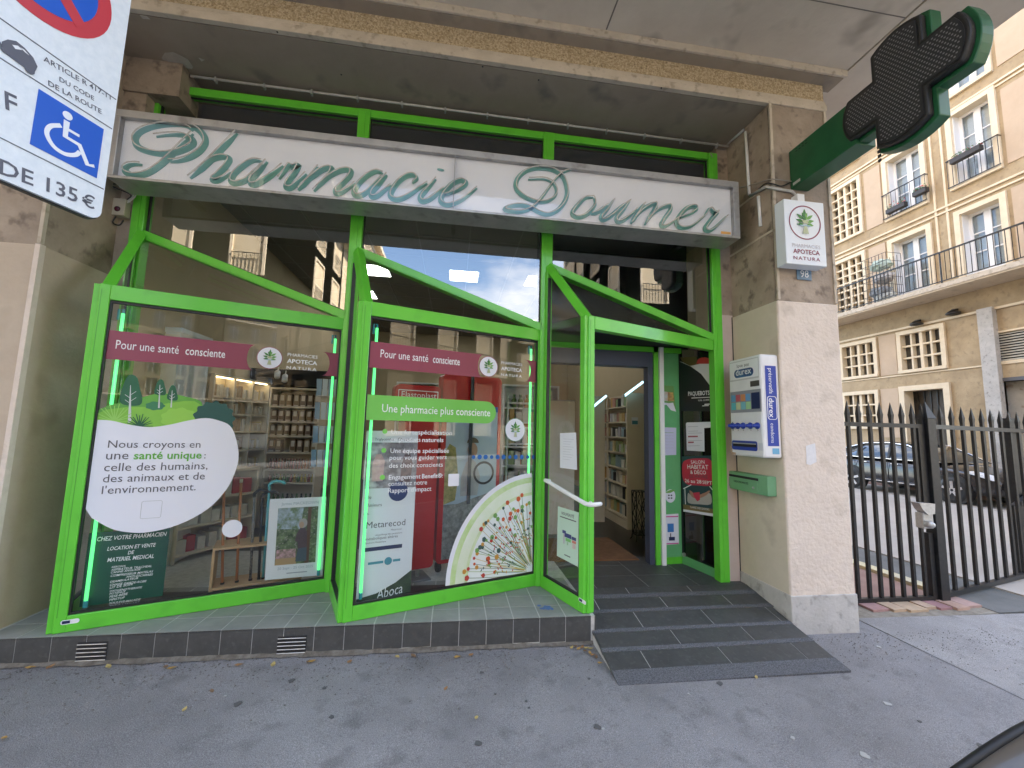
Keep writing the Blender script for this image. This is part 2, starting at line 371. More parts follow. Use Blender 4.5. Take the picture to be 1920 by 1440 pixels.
for (px0, px1) in (((146, 1205), (198, 1240)), ((521, 1194), (573, 1226))):
    a = onY(px0[0], px0[1], LY-0.003); b = onY(px1[0], px1[1], LY-0.003)
    vt = thing('air_vent', 'small slotted metal air vent in the ledge, %s' % ('near the left pillar' if px0[0] < 300 else 'below the second window'), 'vent', ((a.x+b.x)/2, LY, b.z), 'air vents in the ledge')
    MB().box((a.x, LY-0.003, b.z), (b.x, LY-0.0005, a.z)).build('backing', m_dark, vt)
    for k in range(5):
        z = b.z+(a.z-b.z)*(k+0.5)/5
        MB().bar((a.x+0.004, LY-0.008, z), (b.x-0.004, LY-0.008, z), 0.012, 0.0045, (0, 0.5, 1)).build('slat', m_galv, vt)

# ------------------------------------------------------------------ entrance ramp
RS = 0.187; RY0, RZ0 = -1.150, -0.207
FR_ = Frame((0, RY0, RZ0), (1, 0, 0), (0, 1, RS))
rp_ = thing('entrance_ramp', 'dark slate entrance ramp with rough granite anti-slip bands', 'ramp', (4.7, -0.6, -0.22))
LR = 1.20
mb = MB().prism(Frame((0, 0, 0), (0, 1, 0), (0, 0, 1), (1, 0, 0)), [(RY0+0.006, -0.4), (RY0+0.006, RZ0-0.003), (RY0+1.05, RZ0-0.003+1.05*RS), (RY0+1.05, -0.4)], 3.874, 5.552)
mb.build('core', m_grout, rp_)
rows = [FR_.px(1300, y)[1] for y in (1275, 1247.7, 1215, 1206, 1179, 1171.7, 1143, 1136.5, 1116.7, 1109)]
rows[0] = 0.0
edgeL, edgeR = 3.866, 5.598
def rowx(b): return edgeL, (5.555 if b < 0.5 else 5.598)
jo = [0.28, 0.62, 0.42, 0.15, 0.5]
for i in range(0, 10, 2):
    a, b = rows[i], rows[i+1]; l, r = rowx(a)
    MB().fbox(FR_, l, r, a+0.003, b-0.003, -0.02, 0.002).build('granite_band', m_gran, rp_)
    a2 = rows[i+1]; b2 = rows[i+2] if i+2 < 10 else 1.07
    x = l; nx = l+jo[i//2]
    while x < r-0.02:
        nx = min(nx, r); MB().fbox(FR_, x+0.004, nx-0.004, a2, b2, -0.02, 0.0).build('tile', m_tile, rp_); x = nx; nx += 0.6
# entrance floor (level) behind the ramp
ef = thing('entrance_floor', 'dark slate tiled floor of the recessed entrance', 'floor', (4.6, 0.2, -0.1)); 
ytop = FR_.P(0, 1.07).y; ztop = FR_.P(0, 1.07).z
MB().box((3.6, ytop, -0.3), (5.60, 2.2, ztop-0.003)).build('bed', m_grout, ef)
for i in range(4):
    for j in range(3):
        MB().box((3.6+i*0.5+0.003, ytop+0.004+j*0.3, ztop-0.03), (3.6+(i+1)*0.5-0.003, ytop+(j+1)*0.3-0.003, ztop-0.001)).build('tile', m_tile, ef)

# ------------------------------------------------------------------ pillars
ZP = 2.607
def pillar(xl, xr, label, right):
    t = thing('concrete_pillar', label, 'pillar', ((xl+xr)/2, -0.3, gz(xl)))
    MB().box((xl, -0.62, ZP-0.02), (xr, 0.12, 4.53)).build('shaft', m_conc, t, bevel=0.012)
    m = MB().box((xl-0.003, -0.623, -0.06), (xr+0.003, 0.12, ZP)); m.build('painted_coat', m_paint if right else m_paintd, t, bevel=0.012)
    MB().box((xl-0.012, -0.634, -0.5), (xr+0.012, 0.12, 0.085 if right else 0.0)).build('base_course', m_plin, t, bevel=0.008)
    return t
RPX0, RPX1 = 5.585, 6.19
pR = pillar(RPX0, RPX1, 'cream painted concrete pillar between the shop entrance and iron gate', True)
pL = pillar(-0.76, -0.158, 'grimy concrete pillar at the left end of the shop front', False)
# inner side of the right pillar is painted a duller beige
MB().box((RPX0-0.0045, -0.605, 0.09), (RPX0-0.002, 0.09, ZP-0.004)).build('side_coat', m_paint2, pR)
for zz in (3.26, 3.72): # mortar joints on the inner side
    MB().box((RPX0-0.006, -0.615, zz), (RPX0+0.002, 0.0, zz+0.02)).build('mortar_joint', m_trim, pR)
for xx in (RPX0+0.012, RPX1-0.012): MB().box((xx-0.012, -0.628, ZP+0.005), (xx+0.012, -0.60, 4.52)).build('corner_bead', m_trim, pR)
MB().box((-0.18, -0.628, ZP+0.005), (-0.156, -0.60, 4.52)).build('corner_bead', m_trim, pL)
MB().box((-0.185, -0.630, 0.01), (-0.153, -0.59, ZP-0.001)).build('corner_bead', m_paint, pL)
# narrow reveals between the pillars and the frame
rv = thing('wall_reveal', 'narrow pinkish wall strip between the green frame and right pillar', 'wall', (5.52, 0.03, -0.1))
MB().box((5.462, -0.02, -0.1), (5.585, 0.1, ZP+0.02)).build('painted_strip', M('pink_paint', (0.52, 0.42, 0.37), (0.58, 0.48, 0.43), scale=3, rough=0.85, bump=0.25), rv)
MB().box((5.462, -0.018, ZP+0.02), (5.585, 0.1, 4.53)).build('bare_strip', m_conc, rv)
MB().box((5.572, -0.025, -0.1), (5.5805, -0.019, ZP)).build('crack', m_dark, rv)
rv = thing('wall_reveal', 'dark grimy wall strip between left pillar and green frame', 'wall', (-0.09, 0.03, -0.1))
MB().box((-0.158, -0.03, -0.1), (-0.04, 0.1, 4.2)).build('strip', m_conc, rv)
MB().box((-0.158, -0.16, 4.2), (0.28, 0.1, 4.53)).build('corbel', m_conc, rv)
MB().box((-0.158, -0.14, 3.4), (0.02, -0.03, 4.2)).build('pier', m_conc, rv)

# ------------------------------------------------------------------ lintel beam and overhang of the building above
XB0, XB1 = -18.0, RPX1+0.0
bm = thing('lintel_beam', 'concrete lintel beam with a band of exposed aggregate above the shop sign', 'beam', (3, -0.3, 4.53))
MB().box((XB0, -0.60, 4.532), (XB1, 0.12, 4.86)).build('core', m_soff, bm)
MB().box((XB0, -0.632, 4.515), (XB1+0.012, -0.585, 4.585)).build('lower_trim', m_trim, bm, bevel=0.005)
MB().box((XB0, -0.622, 4.592), (XB1+0.004, -0.6, 4.625)).build('trim_fillet', m_trim, bm, bevel=0.004)
MB().box((XB0, -0.612, 4.627), (XB1-0.004, -0.6, 4.80)).build('aggregate_panel', m_grav, bm)
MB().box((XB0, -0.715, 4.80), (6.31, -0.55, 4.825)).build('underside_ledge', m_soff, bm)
MB().box((XB0, -0.740, 4.806), (6.335, -0.715, 4.875)).build('fascia', m_trim, bm, bevel=0.006)
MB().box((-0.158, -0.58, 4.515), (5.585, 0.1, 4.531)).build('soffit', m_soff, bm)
FSO = Frame((0, 0, 4.515), (1, 0, 0), (0, 1, 0), (0, 0, -1))
def sof(P): return [(onZ(x, y, 4.515).x, onZ(x, y, 4.515).y) for x, y in P]
m_peel = M('peeled_plaster', (0.42, 0.38, 0.33), (0.5, 0.46, 0.4), scale=12, rough=0.9, bump=0.4)
for P in ([(303, 108), (309, 99), (325, 98), (340, 105), (352, 111), (362, 125), (360, 129), (338, 125), (318, 116), (306, 112)], [(262, 28), (275, 30), (282, 36), (268, 35)], [(372, 108), (384, 112), (378, 115)]):
    MB().prism(FSO, sof(P), -0.001, 0.0025).build('peeled_patch', m_peel, bm)
for x, y in ((520, 60), (1010, 150), (1240, 165), (905, 125), (640, 140)):
    c = onZ(x, y, 4.515); MB().lathe((c.x, c.y, 4.5155), [(0.008, 0), (0.007, -0.002)], 8).build('screw_hole', m_dark, bm)
ov = thing('balcony_slab', 'stained concrete balcony slab overhanging the pavement', 'balcony', (3, -1.5, 4.87))
MB().box((XB0, -2.9, 4.872), (6.33, -0.60, 5.10)).build('slab', m_slab, ov)
MB().box((6.345, -2.9, 4.866), (7.16, 14, 5.10)).build('side_slab', m_slab, ov)
for i in range(12): MB().box((6.33-2.4*(i+1), -2.9, 4.869), (6.33-2.4*(i+1)+0.012, -0.745, 4.8725)).build('board_mark', M('joint_stain', (0.2, 0.175, 0.15), rough=0.95), ov)
for y in (-1.25, -1.8, -2.35): MB().box((XB0, y, 4.8695), (6.33, y+0.008, 4.8725)).build('board_mark', MATS['joint_stain'], ov)
# the building above and beside (keeps the sun off the street)
sb = thing('shop_building', 'tall stone fronted building above the shop, cut off by the top of the picture', 'building', (-6, 6, -0.2))
MB().box((-40, 0.10, 5.10), (6.19, 13, 21)).build('upper_floors', m_rend, sb)
MB().box((6.06, 0.12, -0.5), (6.19, 13, 5.1)).build('flank_wall', m_paint2, sb)
MB().box((-40, -0.30, -0.5), (-0.76, 13, 5.1)).build('neighbour_wall', m_rend, sb)
MB().box((-0.76, 8.0, -0.5), (6.06, 13, 5.1)).build('rear_wall', m_rend, sb)
# ------------------------------------------------------------------ green shop front with three saw-tooth bays
m_green = M('green_aluminium', (0.115, 0.54, 0.036), (0.125, 0.57, 0.042), scale=3, rough=0.34, coat=0.2, c3=(0.10, 0.47, 0.034), s3=5)
m_glass = GLASS('window_glass', ior=1.62, tint=(0.97, 0.985, 0.975))
m_glassu = GLASS('upper_window_glass', ior=2.4)
m_gasket = m_black
PW = 1.8; DX, DY = 0.2318, -0.6086; ZR0, ZR1 = 2.247, 2.357; ZPk = 2.985; ZT = 4.40
sf = thing('storefront', 'bright green aluminium shop front with three angled glass bays', 'shop front', (2.7, 0, 0))
ubv = Vector((PW-DX, -DY, 0)); LB = ubv.length; ubv.normalize()
BAY = [Frame((PW*i+DX, DY, 0), ubv, Z1V) for i in range(3)]          # front of each bay
usv = Vector((DX, DY, 0)); LS = usv.length; usv.normalize()
SIDE = [Frame((PW*i, 0, 0), usv, Z1V) for i in range(3)]              # return of each bay, n looks to -X
FU = Frame((0, 0, 0), (1, 0, 0), Z1V)                                 # upper plane
for i in range(4):
    x = PW*i; w = 0.055 if i in (1, 2) else 0.05
    zb = -0.04 if i == 3 else 0.0
    MB().box((x-w, -0.045, zb), (x+w, 0.05, ZT)).build('post', m_green, sf, bevel=0.004)
    MB().box((x-0.012, -0.05, 2.99 if i < 3 else 0), (x+0.012, -0.0452, ZT-0.03)).build('post_fin', m_green, sf)
for i in range(3):
    a, b = PW*i+0.055, PW*(i+1)-0.055
    MB().box((a, -0.04, ZT-0.075), (b, 0.045, ZT)).build('head_rail', m_green, sf, bevel=0.004)
    # diagonal transom in the upper plane
    A = Vector((a-0.01, 0, ZPk)); B = Vector((b+0.01, 0, ZR1+0.02))
    MB().bar(A, B, 0.09, 0.075, (0, 0, 1)).build('diagonal_transom', m_green, sf, bevel=0.004)
    k = (B.z-A.z)/(B.x-A.x)
    g = [(a, ZPk+0.035), (b, ZPk+0.035+k*(b-a)), (b, ZT-0.075), (a, ZT-0.075)]
    MB().prism(FU, g, -0.006, 0.002).build('pane', m_glassu, sf)
    gk = MB()
    for (p, q) in ((g[0], g[1]), (g[1], g[2]), (g[2], g[3]), (g[3], g[0])): gk.bar(FU.P(*p, 0.004), FU.P(*q, 0.004), 0.02, 0.016, (0, 1, 0))
    gk.build('gasket', m_gasket, sf)
    # front of the bay
    F = BAY[i]
    MB().fbox(F, 0.062, LB-0.03, ZR0, ZR1, -0.06, 0.012).build('top_rail', m_green, sf, bevel=0.004)
    MB().fbox(F, 0.0, 0.062, 0.002, ZR1, -0.062, 0.012).build('front_post', m_green, sf, bevel=0.005)
    MB().fbox(F, 0.014, 0.017, 0.1, ZR1-0.04, 0.011, 0.0125).build('post_groove', M('green_shadow_gap', (0.05, 0.27, 0.02), rough=0.5), sf)
    if i < 2:
        MB().fbox(F, 0.062, LB-0.03, 0.002, 0.105, -0.06, 0.012).build('bottom_rail', m_green, sf, bevel=0.004)
        MB().fbox(F, LB-0.075, LB-0.03, 0.105, ZR0, -0.055, 0.01).build('stile', m_green, sf, bevel=0.004)
        MB().fbox(F, 0.064, LB-0.077, 0.107, ZR0-0.002, -0.028, -0.02).build('pane', m_glass, sf)
        gk = MB()
        u0, u1, v0, v1 = 0.062, LB-0.075, 0.105, ZR0
        gk.fbox(F, u0, u1, v0, v0+0.012, -0.03, -0.004).fbox(F, u0, u1, v1-0.018, v1, -0.03, -0.004).fbox(F, u0, u0+0.012, v0+.012, v1-.018, -0.03, -0.004).fbox(F, u1-0.01, u1, v0+.012, v1-.018, -0.03, -0.004)
        gk.build('gasket', m_gasket, sf)
    # return of the bay
    S = SIDE[i]
    MB().fbox(S, 0.05, LS-0.055, 0.002, 0.105, -0.012, 0.035).build('side_bottom_rail', m_green, sf, bevel=0.004)
    MB().fbox(S, LS-0.062, LS-0.001, 0.003, ZR1-0.003, -0.03, 0.0325).build('side_stile', m_green, sf, bevel=0.004)
    MB().fbox(S, 0.045, 0.085, 0.105, ZPk-0.06, -0.012, 0.035).build('side_stile', m_green, sf, bevel=0.004)
    sl = (ZR1-ZPk)/LS
    MB().prism(S, [(0.085, 0.107), (LS-0.062, 0.107), (LS-0.062, ZPk+sl*(LS-0.062)-0.03), (0.085, ZPk+sl*0.085-0.03)], 0.006, 0.013).build('side_pane', m_glass, sf)
    gk = MB().fbox(S, 0.085, LS-0.062, 0.105, 0.117, 0.0, 0.03).fbox(S, 0.085, 0.097, 0.117, 2.85, 0.0, 0.03)
    gk.build('gasket', m_gasket, sf)
    # sloping triangular roof light and its hip bar
    P = Vector((PW*i+0.03, -0.03, ZPk+0.0)); Q = F.P(0.03, ZR1-0.035, -0.02); R = Vector((PW*(i+1)-0.06, -0.03, ZR1+0.01))
    MB().bar(P, Q, 0.075, 0.07, (-0.6, 0.1, 0.7)).build('hip_bar', m_green, sf, bevel=0.004)
    nn = (Q-P).cross(R-P).normalized()
    if nn.z < 0: nn = -nn
    MB().add([P+nn*.0, Q, R, P+nn*.008, Q+nn*.008, R+nn*.008], [(0, 1, 2)[::-1], (3, 4, 5), (0, 1, 4, 3), (1, 2, 5, 4), (2, 0, 3, 5)]).build('roof_pane', m_glass, sf)
# neon tubes behind the glass edges
m_neon = M('green_neon', (0.12, 1.0, 0.25), emit=0.2, rough=0.4)
for i in (0, 1):
    F = BAY[i]
    for u, nm in ((0.125, 'left'), (LB-0.115, 'right')):
        t = thing('neon_tube', 'lit green neon tube at the %s edge of the %s window' % (nm, ('first', 'second')[i]), 'neon tube', F.P(u, 0.13, -0.06), 'green neon tubes')
        MB().tube([F.P(u+0.0, 0.16, -0.06), F.P(u, 2.17, -0.06)], 0.011, 10).build('tube', m_neon, t, smooth=True)
        MB().tube([F.P(u, 0.12, -0.06), F.P(u, 0.165, -0.06)], 0.013, 8).tube([F.P(u, 2.165, -0.06), F.P(u, 2.2, -0.06), F.P(u-0.025, 2.2, -0.06), F.P(u-0.025, 2.12, -0.06)], 0.008, 8).build('end_cap', M('teal_cap', (0.02, 0.25, 0.3), rough=0.4), t)
# vinyl maker stickers
for F, u, v, lab in ((BAY[0], *BAY[0].px(133, 1164), 'first'), (SIDE[2], *SIDE[2].px(1092, 1127, 0.035), 'third')):
    h = 0.013 if lab == 'first' else 0.036
    t = thing('maker_sticker', 'tiny white and navy maker sticker on the %s green bay frame' % lab, 'sticker', F.P(u, v, h))
    MB().flat(F, rrect(u-0.045, u+0.045, v-0.014, v+0.014, 0.012), h+0.001).build('backing', m_white, t)
    MB().flat(F, [(u-0.038, v-0.009), (u+0.0, v-0.009), (u+0.0, v+0.009), (u-0.038, v+0.009)], h+0.002).build('logo', M('navy', (0.01, 0.02, 0.08), rough=0.5), t)

# ------------------------------------------------------------------ entrance recess (third bay)
m_navy = M('navy_aluminium', (0.055, 0.065, 0.105), rough=0.4)
m_pgreen = M('green_panel', (0.12, 0.40, 0.15), (0.14, 0.44, 0.18), scale=4, rough=0.4)
ED = 0.55
ent = thing('entrance_screen', 'navy framed sliding door opening with green side panel inside the entrance', 'door frame', (4.5, ED, 0))
MB().box((4.905, ED-0.05, -0.02), (4.965, ED+0.06, 2.30)).build('jamb', m_navy, ent)
MB().box((3.64, ED-0.05, -0.02), (3.70, ED+0.06, 2.30)).build('jamb', m_navy, ent)
MB().box((3.70, ED-0.06, 2.13), (4.905, ED+0.07, 2.30)).build('door_header', m_navy, ent, bevel=0.004)
MB().box((4.967, ED-0.07, -0.02), (5.02, ED+0.04, 2.36)).build('green_stile', m_green, ent)
MB().box((5.025, ED-0.09, -0.02), (5.075, ED+0.04, 2.36)).build('white_post', m_wpaint, ent)
FG = Frame((5.078, ED-0.045, 0), (1, 0.08, 0), Z1V)
MB().fbox(FG, 0.0, 0.215, 0.06, 2.36, -0.03, 0.0).build('side_panel', m_pgreen, ent)
MB().fbox(FG, 0.0, 0.215, -0.02, 0.058, -0.03, 0.006).build('panel_kick', m_green, ent)
MB().box((3.62, ED-0.07, 2.302), (5.30, ED+0.05, 2.36)).build('transom_bar', m_green, ent)
MB().box((3.62, ED-0.02, 2.362), (5.42, ED+0.02, 3.9)).build('over_panel', M('smoked_panel', (0.02, 0.02, 0.022), rough=0.25), ent)
FD = Frame((5.292, ED-0.03, 0), (0.108, -(ED-0.03)-0.03, 0), Z1V)      # dark display case on the right, facing -X
LD = math.hypot(0.108, ED)
sc_ = thing('display_case', 'dark glazed side case with posters on the right of the entrance', 'display case', FD.P(LD/2, 0, 0))
MB().fbox(FD, 0.0, LD-0.03, 0.075, 2.36, -0.012, -0.004).build('glass', GLASS('case_glass', ior=1.5, tint=(0.5, 0.5, 0.52)), sc_)
MB().fbox(FD, 0.0, LD-0.03, -0.02, 0.075, -0.04, 0.006).build('bottom_rail', m_pgreen, sc_)
MB().fbox(FD, 0.0, 0.02, 0.075, 2.36, -0.03, 0.004).build('corner_bead', m_black, sc_)
MB().fbox(FD, 0.0, LD-0.03, 0.0, 2.36, -0.29, -0.27).build('back', m_dark, sc_)
MB().tube([FD.P(0.2, 0.08, -0.1), FD.P(0.2, 2.3, -0.1)], 0.012, 6).build('prop', m_galv, sc_)
MB().tube([FD.P(0.035, 0.09, 0.0), FD.P(0.035, 0.09, 0.02)], 0.02, 10).build('glass_clip', m_galv, sc_)
# ceiling of the recess
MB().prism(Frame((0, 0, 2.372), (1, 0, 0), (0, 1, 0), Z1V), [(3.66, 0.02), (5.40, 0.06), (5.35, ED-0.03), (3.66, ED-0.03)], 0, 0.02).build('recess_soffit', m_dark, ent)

# ------------------------------------------------------------------ grab handle through the return of the entrance bay
hb = thing('door_handle', 'white tubular grab handle across the entrance side glass', 'handle', SIDE[2].P(0.3, 0.9, 0.06))
S = SIDE[2]
uA, vA = S.px(1024, 902, 0.07); uB, vB = S.px(1101, 944, 0.07)
MB().tube(spline([S.P(uA, vA, 0.03), S.P(uA+0.01, vA+0.005, 0.08), S.P(uA+0.07, vA+0.0, 0.09), S.P(uB-0.06, vB+0.012, 0.09), S.P(uB+0.03, vB, 0.09), S.P(uB+0.06, vB, 0.06), S.P(uB+0.05, vB, -0.02)], 4), 0.017, 10).build('tube', m_wpaint, hb, smooth=True)
for (u, v) in ((uA, vA), (uB, vB)): MB().tube([S.P(u, v, 0.034), S.P(u, v, 0.042)], 0.017, 12).build('end_screw', m_white, hb)

# ------------------------------------------------------------------ light box sign with script lettering
SY = -0.4315; SX0, SX1, SZ0, SZ1 = 0.029, 5.391, 3.254, 3.828
FS = Frame((0, SY, 0), (1, 0, 0), Z1V)
m_alu = M('dull_aluminium', (0.34, 0.335, 0.33), (0.44, 0.43, 0.42), scale=5, rough=0.4, metal=0.5, c3=(0.26, 0.25, 0.24), s3=8)
m_opal = M('opal_acrylic', (0.80, 0.82, 0.86), (0.87, 0.885, 0.92), scale=1.2, rough=0.25, spec=0.5)
sg = thing('shop_sign', 'long white light box sign with green script lettering over the shop front', 'sign', ((SX0+SX1)/2, SY+0.1, SZ0))
D = 0.06
MB().fbox(FS, SX0, SX1, SZ1-D, SZ1, -0.25, 0.0).build('frame_top', m_alu, sg, bevel=0.004)
MB().fbox(FS, SX0, SX1, SZ0, SZ0+0.022, -0.25, 0.0).build('frame_bottom', m_alu, sg, bevel=0.004)
MB().fbox(FS, SX0, SX0+0.045, SZ0+0.022, SZ1-D, -0.25, 0.0).build('frame_end', m_alu, sg, bevel=0.004)
MB().fbox(FS, SX1-0.06, SX1, SZ0+0.022, SZ1-D, -0.25, 0.0).build('frame_end', m_alu, sg, bevel=0.004)
HP = -0.045
MB().fbox(FS, SX0+0.045, 2.678, SZ0+0.022, SZ1-D, -0.2, HP).build('white_panel', m_opal, sg)
MB().fbox(FS, 2.682, SX1-0.06, SZ0+0.022, SZ1-D, -0.2, HP).build('white_panel', m_opal, sg)
MB().fbox(FS, 2.677, 2.683, SZ0+0.005, SZ1-0.005, -0.05, 0.001).build('joint_cover', m_alu, sg)
MB().fbox(FS, SX0+0.045, SX1-0.06, SZ0+0.022, SZ1-D, -0.008, -0.004).build('cover_sheet', GLASS('acrylic', ior=1.5, tint=(0.97, 0.97, 0.97)), sg)
ZA = lambda x, y: (200+x/5.333, 190+y/5.333)
ZB = lambda x, y: (540+x/5.0526, 250+y/5.0526)
ZC = lambda x, y: (930+x/4.174, 290+y/4.174)
STR = [
 (ZA, [(870, 300), (800, 255), (690, 240), (560, 245), (430, 270), (330, 320), (290, 390), (320, 460), (420, 505), (560, 530), (680, 520), (800, 480), (870, 430), (850, 380), (790, 350), (700, 340), (600, 345), (500, 358)]),
 (ZA, [(870, 330), (800, 400), (720, 480), (640, 560), (560, 630), (470, 695), (380, 735), (280, 745), (210, 720), (190, 680), (230, 645), (290, 635), (360, 640)]),
 (ZA, [(690, 240), (800, 245), (900, 275), (970, 340), (990, 420), (940, 500), (850, 560), (740, 600), (640, 610)]),
 (ZA, [(1310, 325), (1240, 400), (1160, 480), (1080, 560), (1000, 640), (920, 710), (840, 775)]),
 (ZA, [(900, 730), (980, 650), (1080, 580), (1180, 560), (1230, 590), (1190, 660), (1120, 735), (1065, 785), (1110, 800), (1180, 770), (1250, 715)]),
 (ZA, [(1560, 610), (1470, 600), (1370, 650), (1280, 730), (1250, 800), (1300, 825), (1400, 790), (1480, 720), (1570, 640)]),
 (ZA, [(1610, 610), (1540, 700), (1460, 780), (1450, 830), (1500, 835), (1600, 780), (1700, 710), (1770, 650)]),
 (ZB, [(-80, 440), (-20, 360), (20, 310), (55, 325), (100, 310), (60, 390), (0, 470), (-10, 515), (40, 520), (120, 450), (180, 390)]),
 (ZB, [(290, 325), (230, 400), (160, 480), (100, 545)]),
 (ZB, [(130, 510), (220, 430), (330, 350), (410, 335), (400, 390), (330, 470), (250, 555)]),
 (ZB, [(280, 520), (380, 430), (500, 360), (585, 355), (590, 400), (530, 470), (460, 540), (470, 578), (530, 560), (640, 480)]),
 (ZB, [(900, 390), (840, 370), (760, 400), (680, 470), (630, 550), (650, 595), (720, 580), (800, 510), (890, 420)]),
 (ZB, [(940, 400), (870, 480), (800, 560), (800, 605), (860, 590), (980, 500)]),
 (ZB, [(1180, 480), (1220, 440), (1190, 402), (1120, 410), (1040, 470), (980, 560), (980, 610), (1040, 632), (1130, 600), (1240, 530), (1320, 480)]),
 (ZB, [(1400, 440), (1330, 520), (1260, 600), (1270, 648), (1340, 630), (1420, 570), (1480, 530)]),
 (ZB, [(1448, 340), (1445, 360)]),
 (ZB, [(1480, 595), (1580, 560), (1660, 510), (1680, 470), (1630, 450), (1550, 490), (1470, 580), (1450, 645), (1500, 682), (1600, 660), (1700, 600), (1790, 525)]),
 (ZC, [(605, 118), (520, 150), (460, 200), (400, 280), (340, 360), (280, 420), (200, 450), (120, 448), (68, 432), (120, 405), (200, 400), (270, 420), (340, 458), (410, 470), (490, 430), (545, 350), (552, 270), (520, 180), (440, 125), (340, 110), (240, 130), (170, 190), (155, 260), (200, 320), (290, 368), (380, 375), (450, 340), (470, 290), (440, 230), (370, 198), (250, 200)]),
 (ZC, [(760, 340), (690, 350), (620, 420), (595, 470), (640, 495), (710, 470), (770, 400), (765, 345)]),
 (ZC, [(740, 472), (800, 450), (870, 400)]),
 (ZC, [(915, 360), (870, 430), (820, 490), (835, 517), (900, 480), (980, 410), (1042, 368)]),
 (ZC, [(1042, 370), (990, 440), (940, 500), (955, 532), (1020, 500), (1100, 430)]),
 (ZC, [(1155, 390), (1100, 470), (1050, 545)]),
 (ZC, [(1070, 510), (1150, 430), (1235, 388), (1242, 420), (1200, 490), (1158, 555)]),
 (ZC, [(1180, 520), (1260, 440), (1350, 402), (1358, 440), (1310, 510), (1288, 558), (1330, 562), (1430, 495)]),
 (ZC, [(1430, 502), (1520, 465), (1562, 430), (1540, 408), (1480, 430), (1420, 500), (1410, 552), (1450, 578), (1530, 560), (1630, 480)]),
 (ZC, [(1620, 490), (1665, 430), (1700, 462), (1725, 455), (1680, 510), (1630, 580), (1650, 603), (1700, 580), (1795, 488)]),
]
m_script = M('teal_letter', (0.14, 0.37, 0.27), (0.19, 0.42, 0.46), scale=1.1, rough=0.35)
m_tubeg = M('neon_glass_off', (0.62, 0.61, 0.58), (0.45, 0.42, 0.38), scale=14, rough=0.2)
mbL, mbT = MB(), MB()
for k, (zf, pts) in enumerate(STR):
    L2 = [FS.px(*zf(*p), HP) for p in pts]; L2 = spline(L2, 5); n = len(L2)
    wmax = 0.050 if k < 17 else 0.042
    if k == 15: wmax = 0.06
    w = [wmax*(0.35+0.65*min(1, 4.0*min(i+0.4, n-1-i+0.4)/n)) for i in range(n)]
    add_ribbon(mbL, FS, L2, w, HP+0.004+0.0003*k, 0.003)
    if len(L2) > 8:
        ex = 0.003*((k % 3)-1)
        mbT.tube([FS.P(p[0]+ex, p[1]+0.004, HP+0.036+0.0012*(k % 4)) for p in L2], 0.0052, 6)
mbL.build('script_lettering', m_script, sg)
mbT.build('neon_lettering', m_tubeg, sg, smooth=True)
MB().flat(FS, [(5.19, SZ0+0.03), (5.29, SZ0+0.03), (5.29, SZ0+0.055), (5.19, SZ0+0.055)], -0.002).build('orange_label', M('orange_label', (0.7, 0.38, 0.1), rough=0.6), sg)
for x in (0.35, 2.68, 5.05): MB().box((x-0.02, SY+0.2, SZ0+0.1), (x+0.02, -0.04, SZ0+0.14)).build('bracket', m_alu, sg)
# ------------------------------------------------------------------ building across the yard (faces -X)
BX = 18.2
FB = Frame((BX, 0, 0), (0, -1, 0), Z1V)      # u = -Y, so left in the picture is small u
rb = thing('apartment_building', 'beige precast apartment building behind the iron gate with balconies and gridded windows', 'building', (BX+1, 6, -0.2))
UL, UR = -40.0, 2.0                           # wall extent in u
m_wframe = M('white_joinery', (0.80, 0.80, 0.82), rough=0.4)
m_curt = M('net_curtain', (0.72, 0.72, 0.72), (0.62, 0.62, 0.64), scale=7, rough=0.9)
m_wglass = M('far_window_glass', (0.05, 0.055, 0.06), (0.12, 0.125, 0.13), scale=0.8, rough=0.06, spec=0.9)
m_wglass2 = M('dull_window_glass', (0.045, 0.042, 0.037), (0.10, 0.095, 0.085), scale=2.0, rough=0.25, spec=0.35)
m_panel = M('pink_render_panel', (0.50, 0.38, 0.27), (0.56, 0.43, 0.31), scale=1.5, rough=0.9, bump=0.3, bscale=30)
def rect(tl, br, h=0.0):
    a = FB.px(*tl, h); b = FB.px(*br, h); return min(a[0], b[0]), max(a[0], b[0]), min(a[1], b[1]), max(a[1], b[1])
def quad(tl, tr, brr, bl, h=0.0):
    p = [FB.px(*q, h) for q in (tl, tr, brr, bl)]
    return (p[0][0]+p[3][0])/2, (p[1][0]+p[2][0])/2, (p[2][1]+p[3][1])/2, (p[0][1]+p[1][1])/2
OPEN = []
def surround(par, q, w=0.14, d=0.07, mat=None):
    u0, u1, v0, v1 = q; mat = mat or m_cream
    mb = MB().fbox(FB, u0, u1, v1-w, v1, -0.3, d).fbox(FB, u0, u1, v0, v0+w*0.8, -0.3, d+0.02).fbox(FB, u0, u0+w, v0+w*0.8, v1-w, -0.3, d).fbox(FB, u1-w, u1, v0+w*0.8, v1-w, -0.3, d)
    mb.build('surround', mat, par); OPEN.append(q)
    return u0+w, u1-w, v0+w*0.8, v1-w
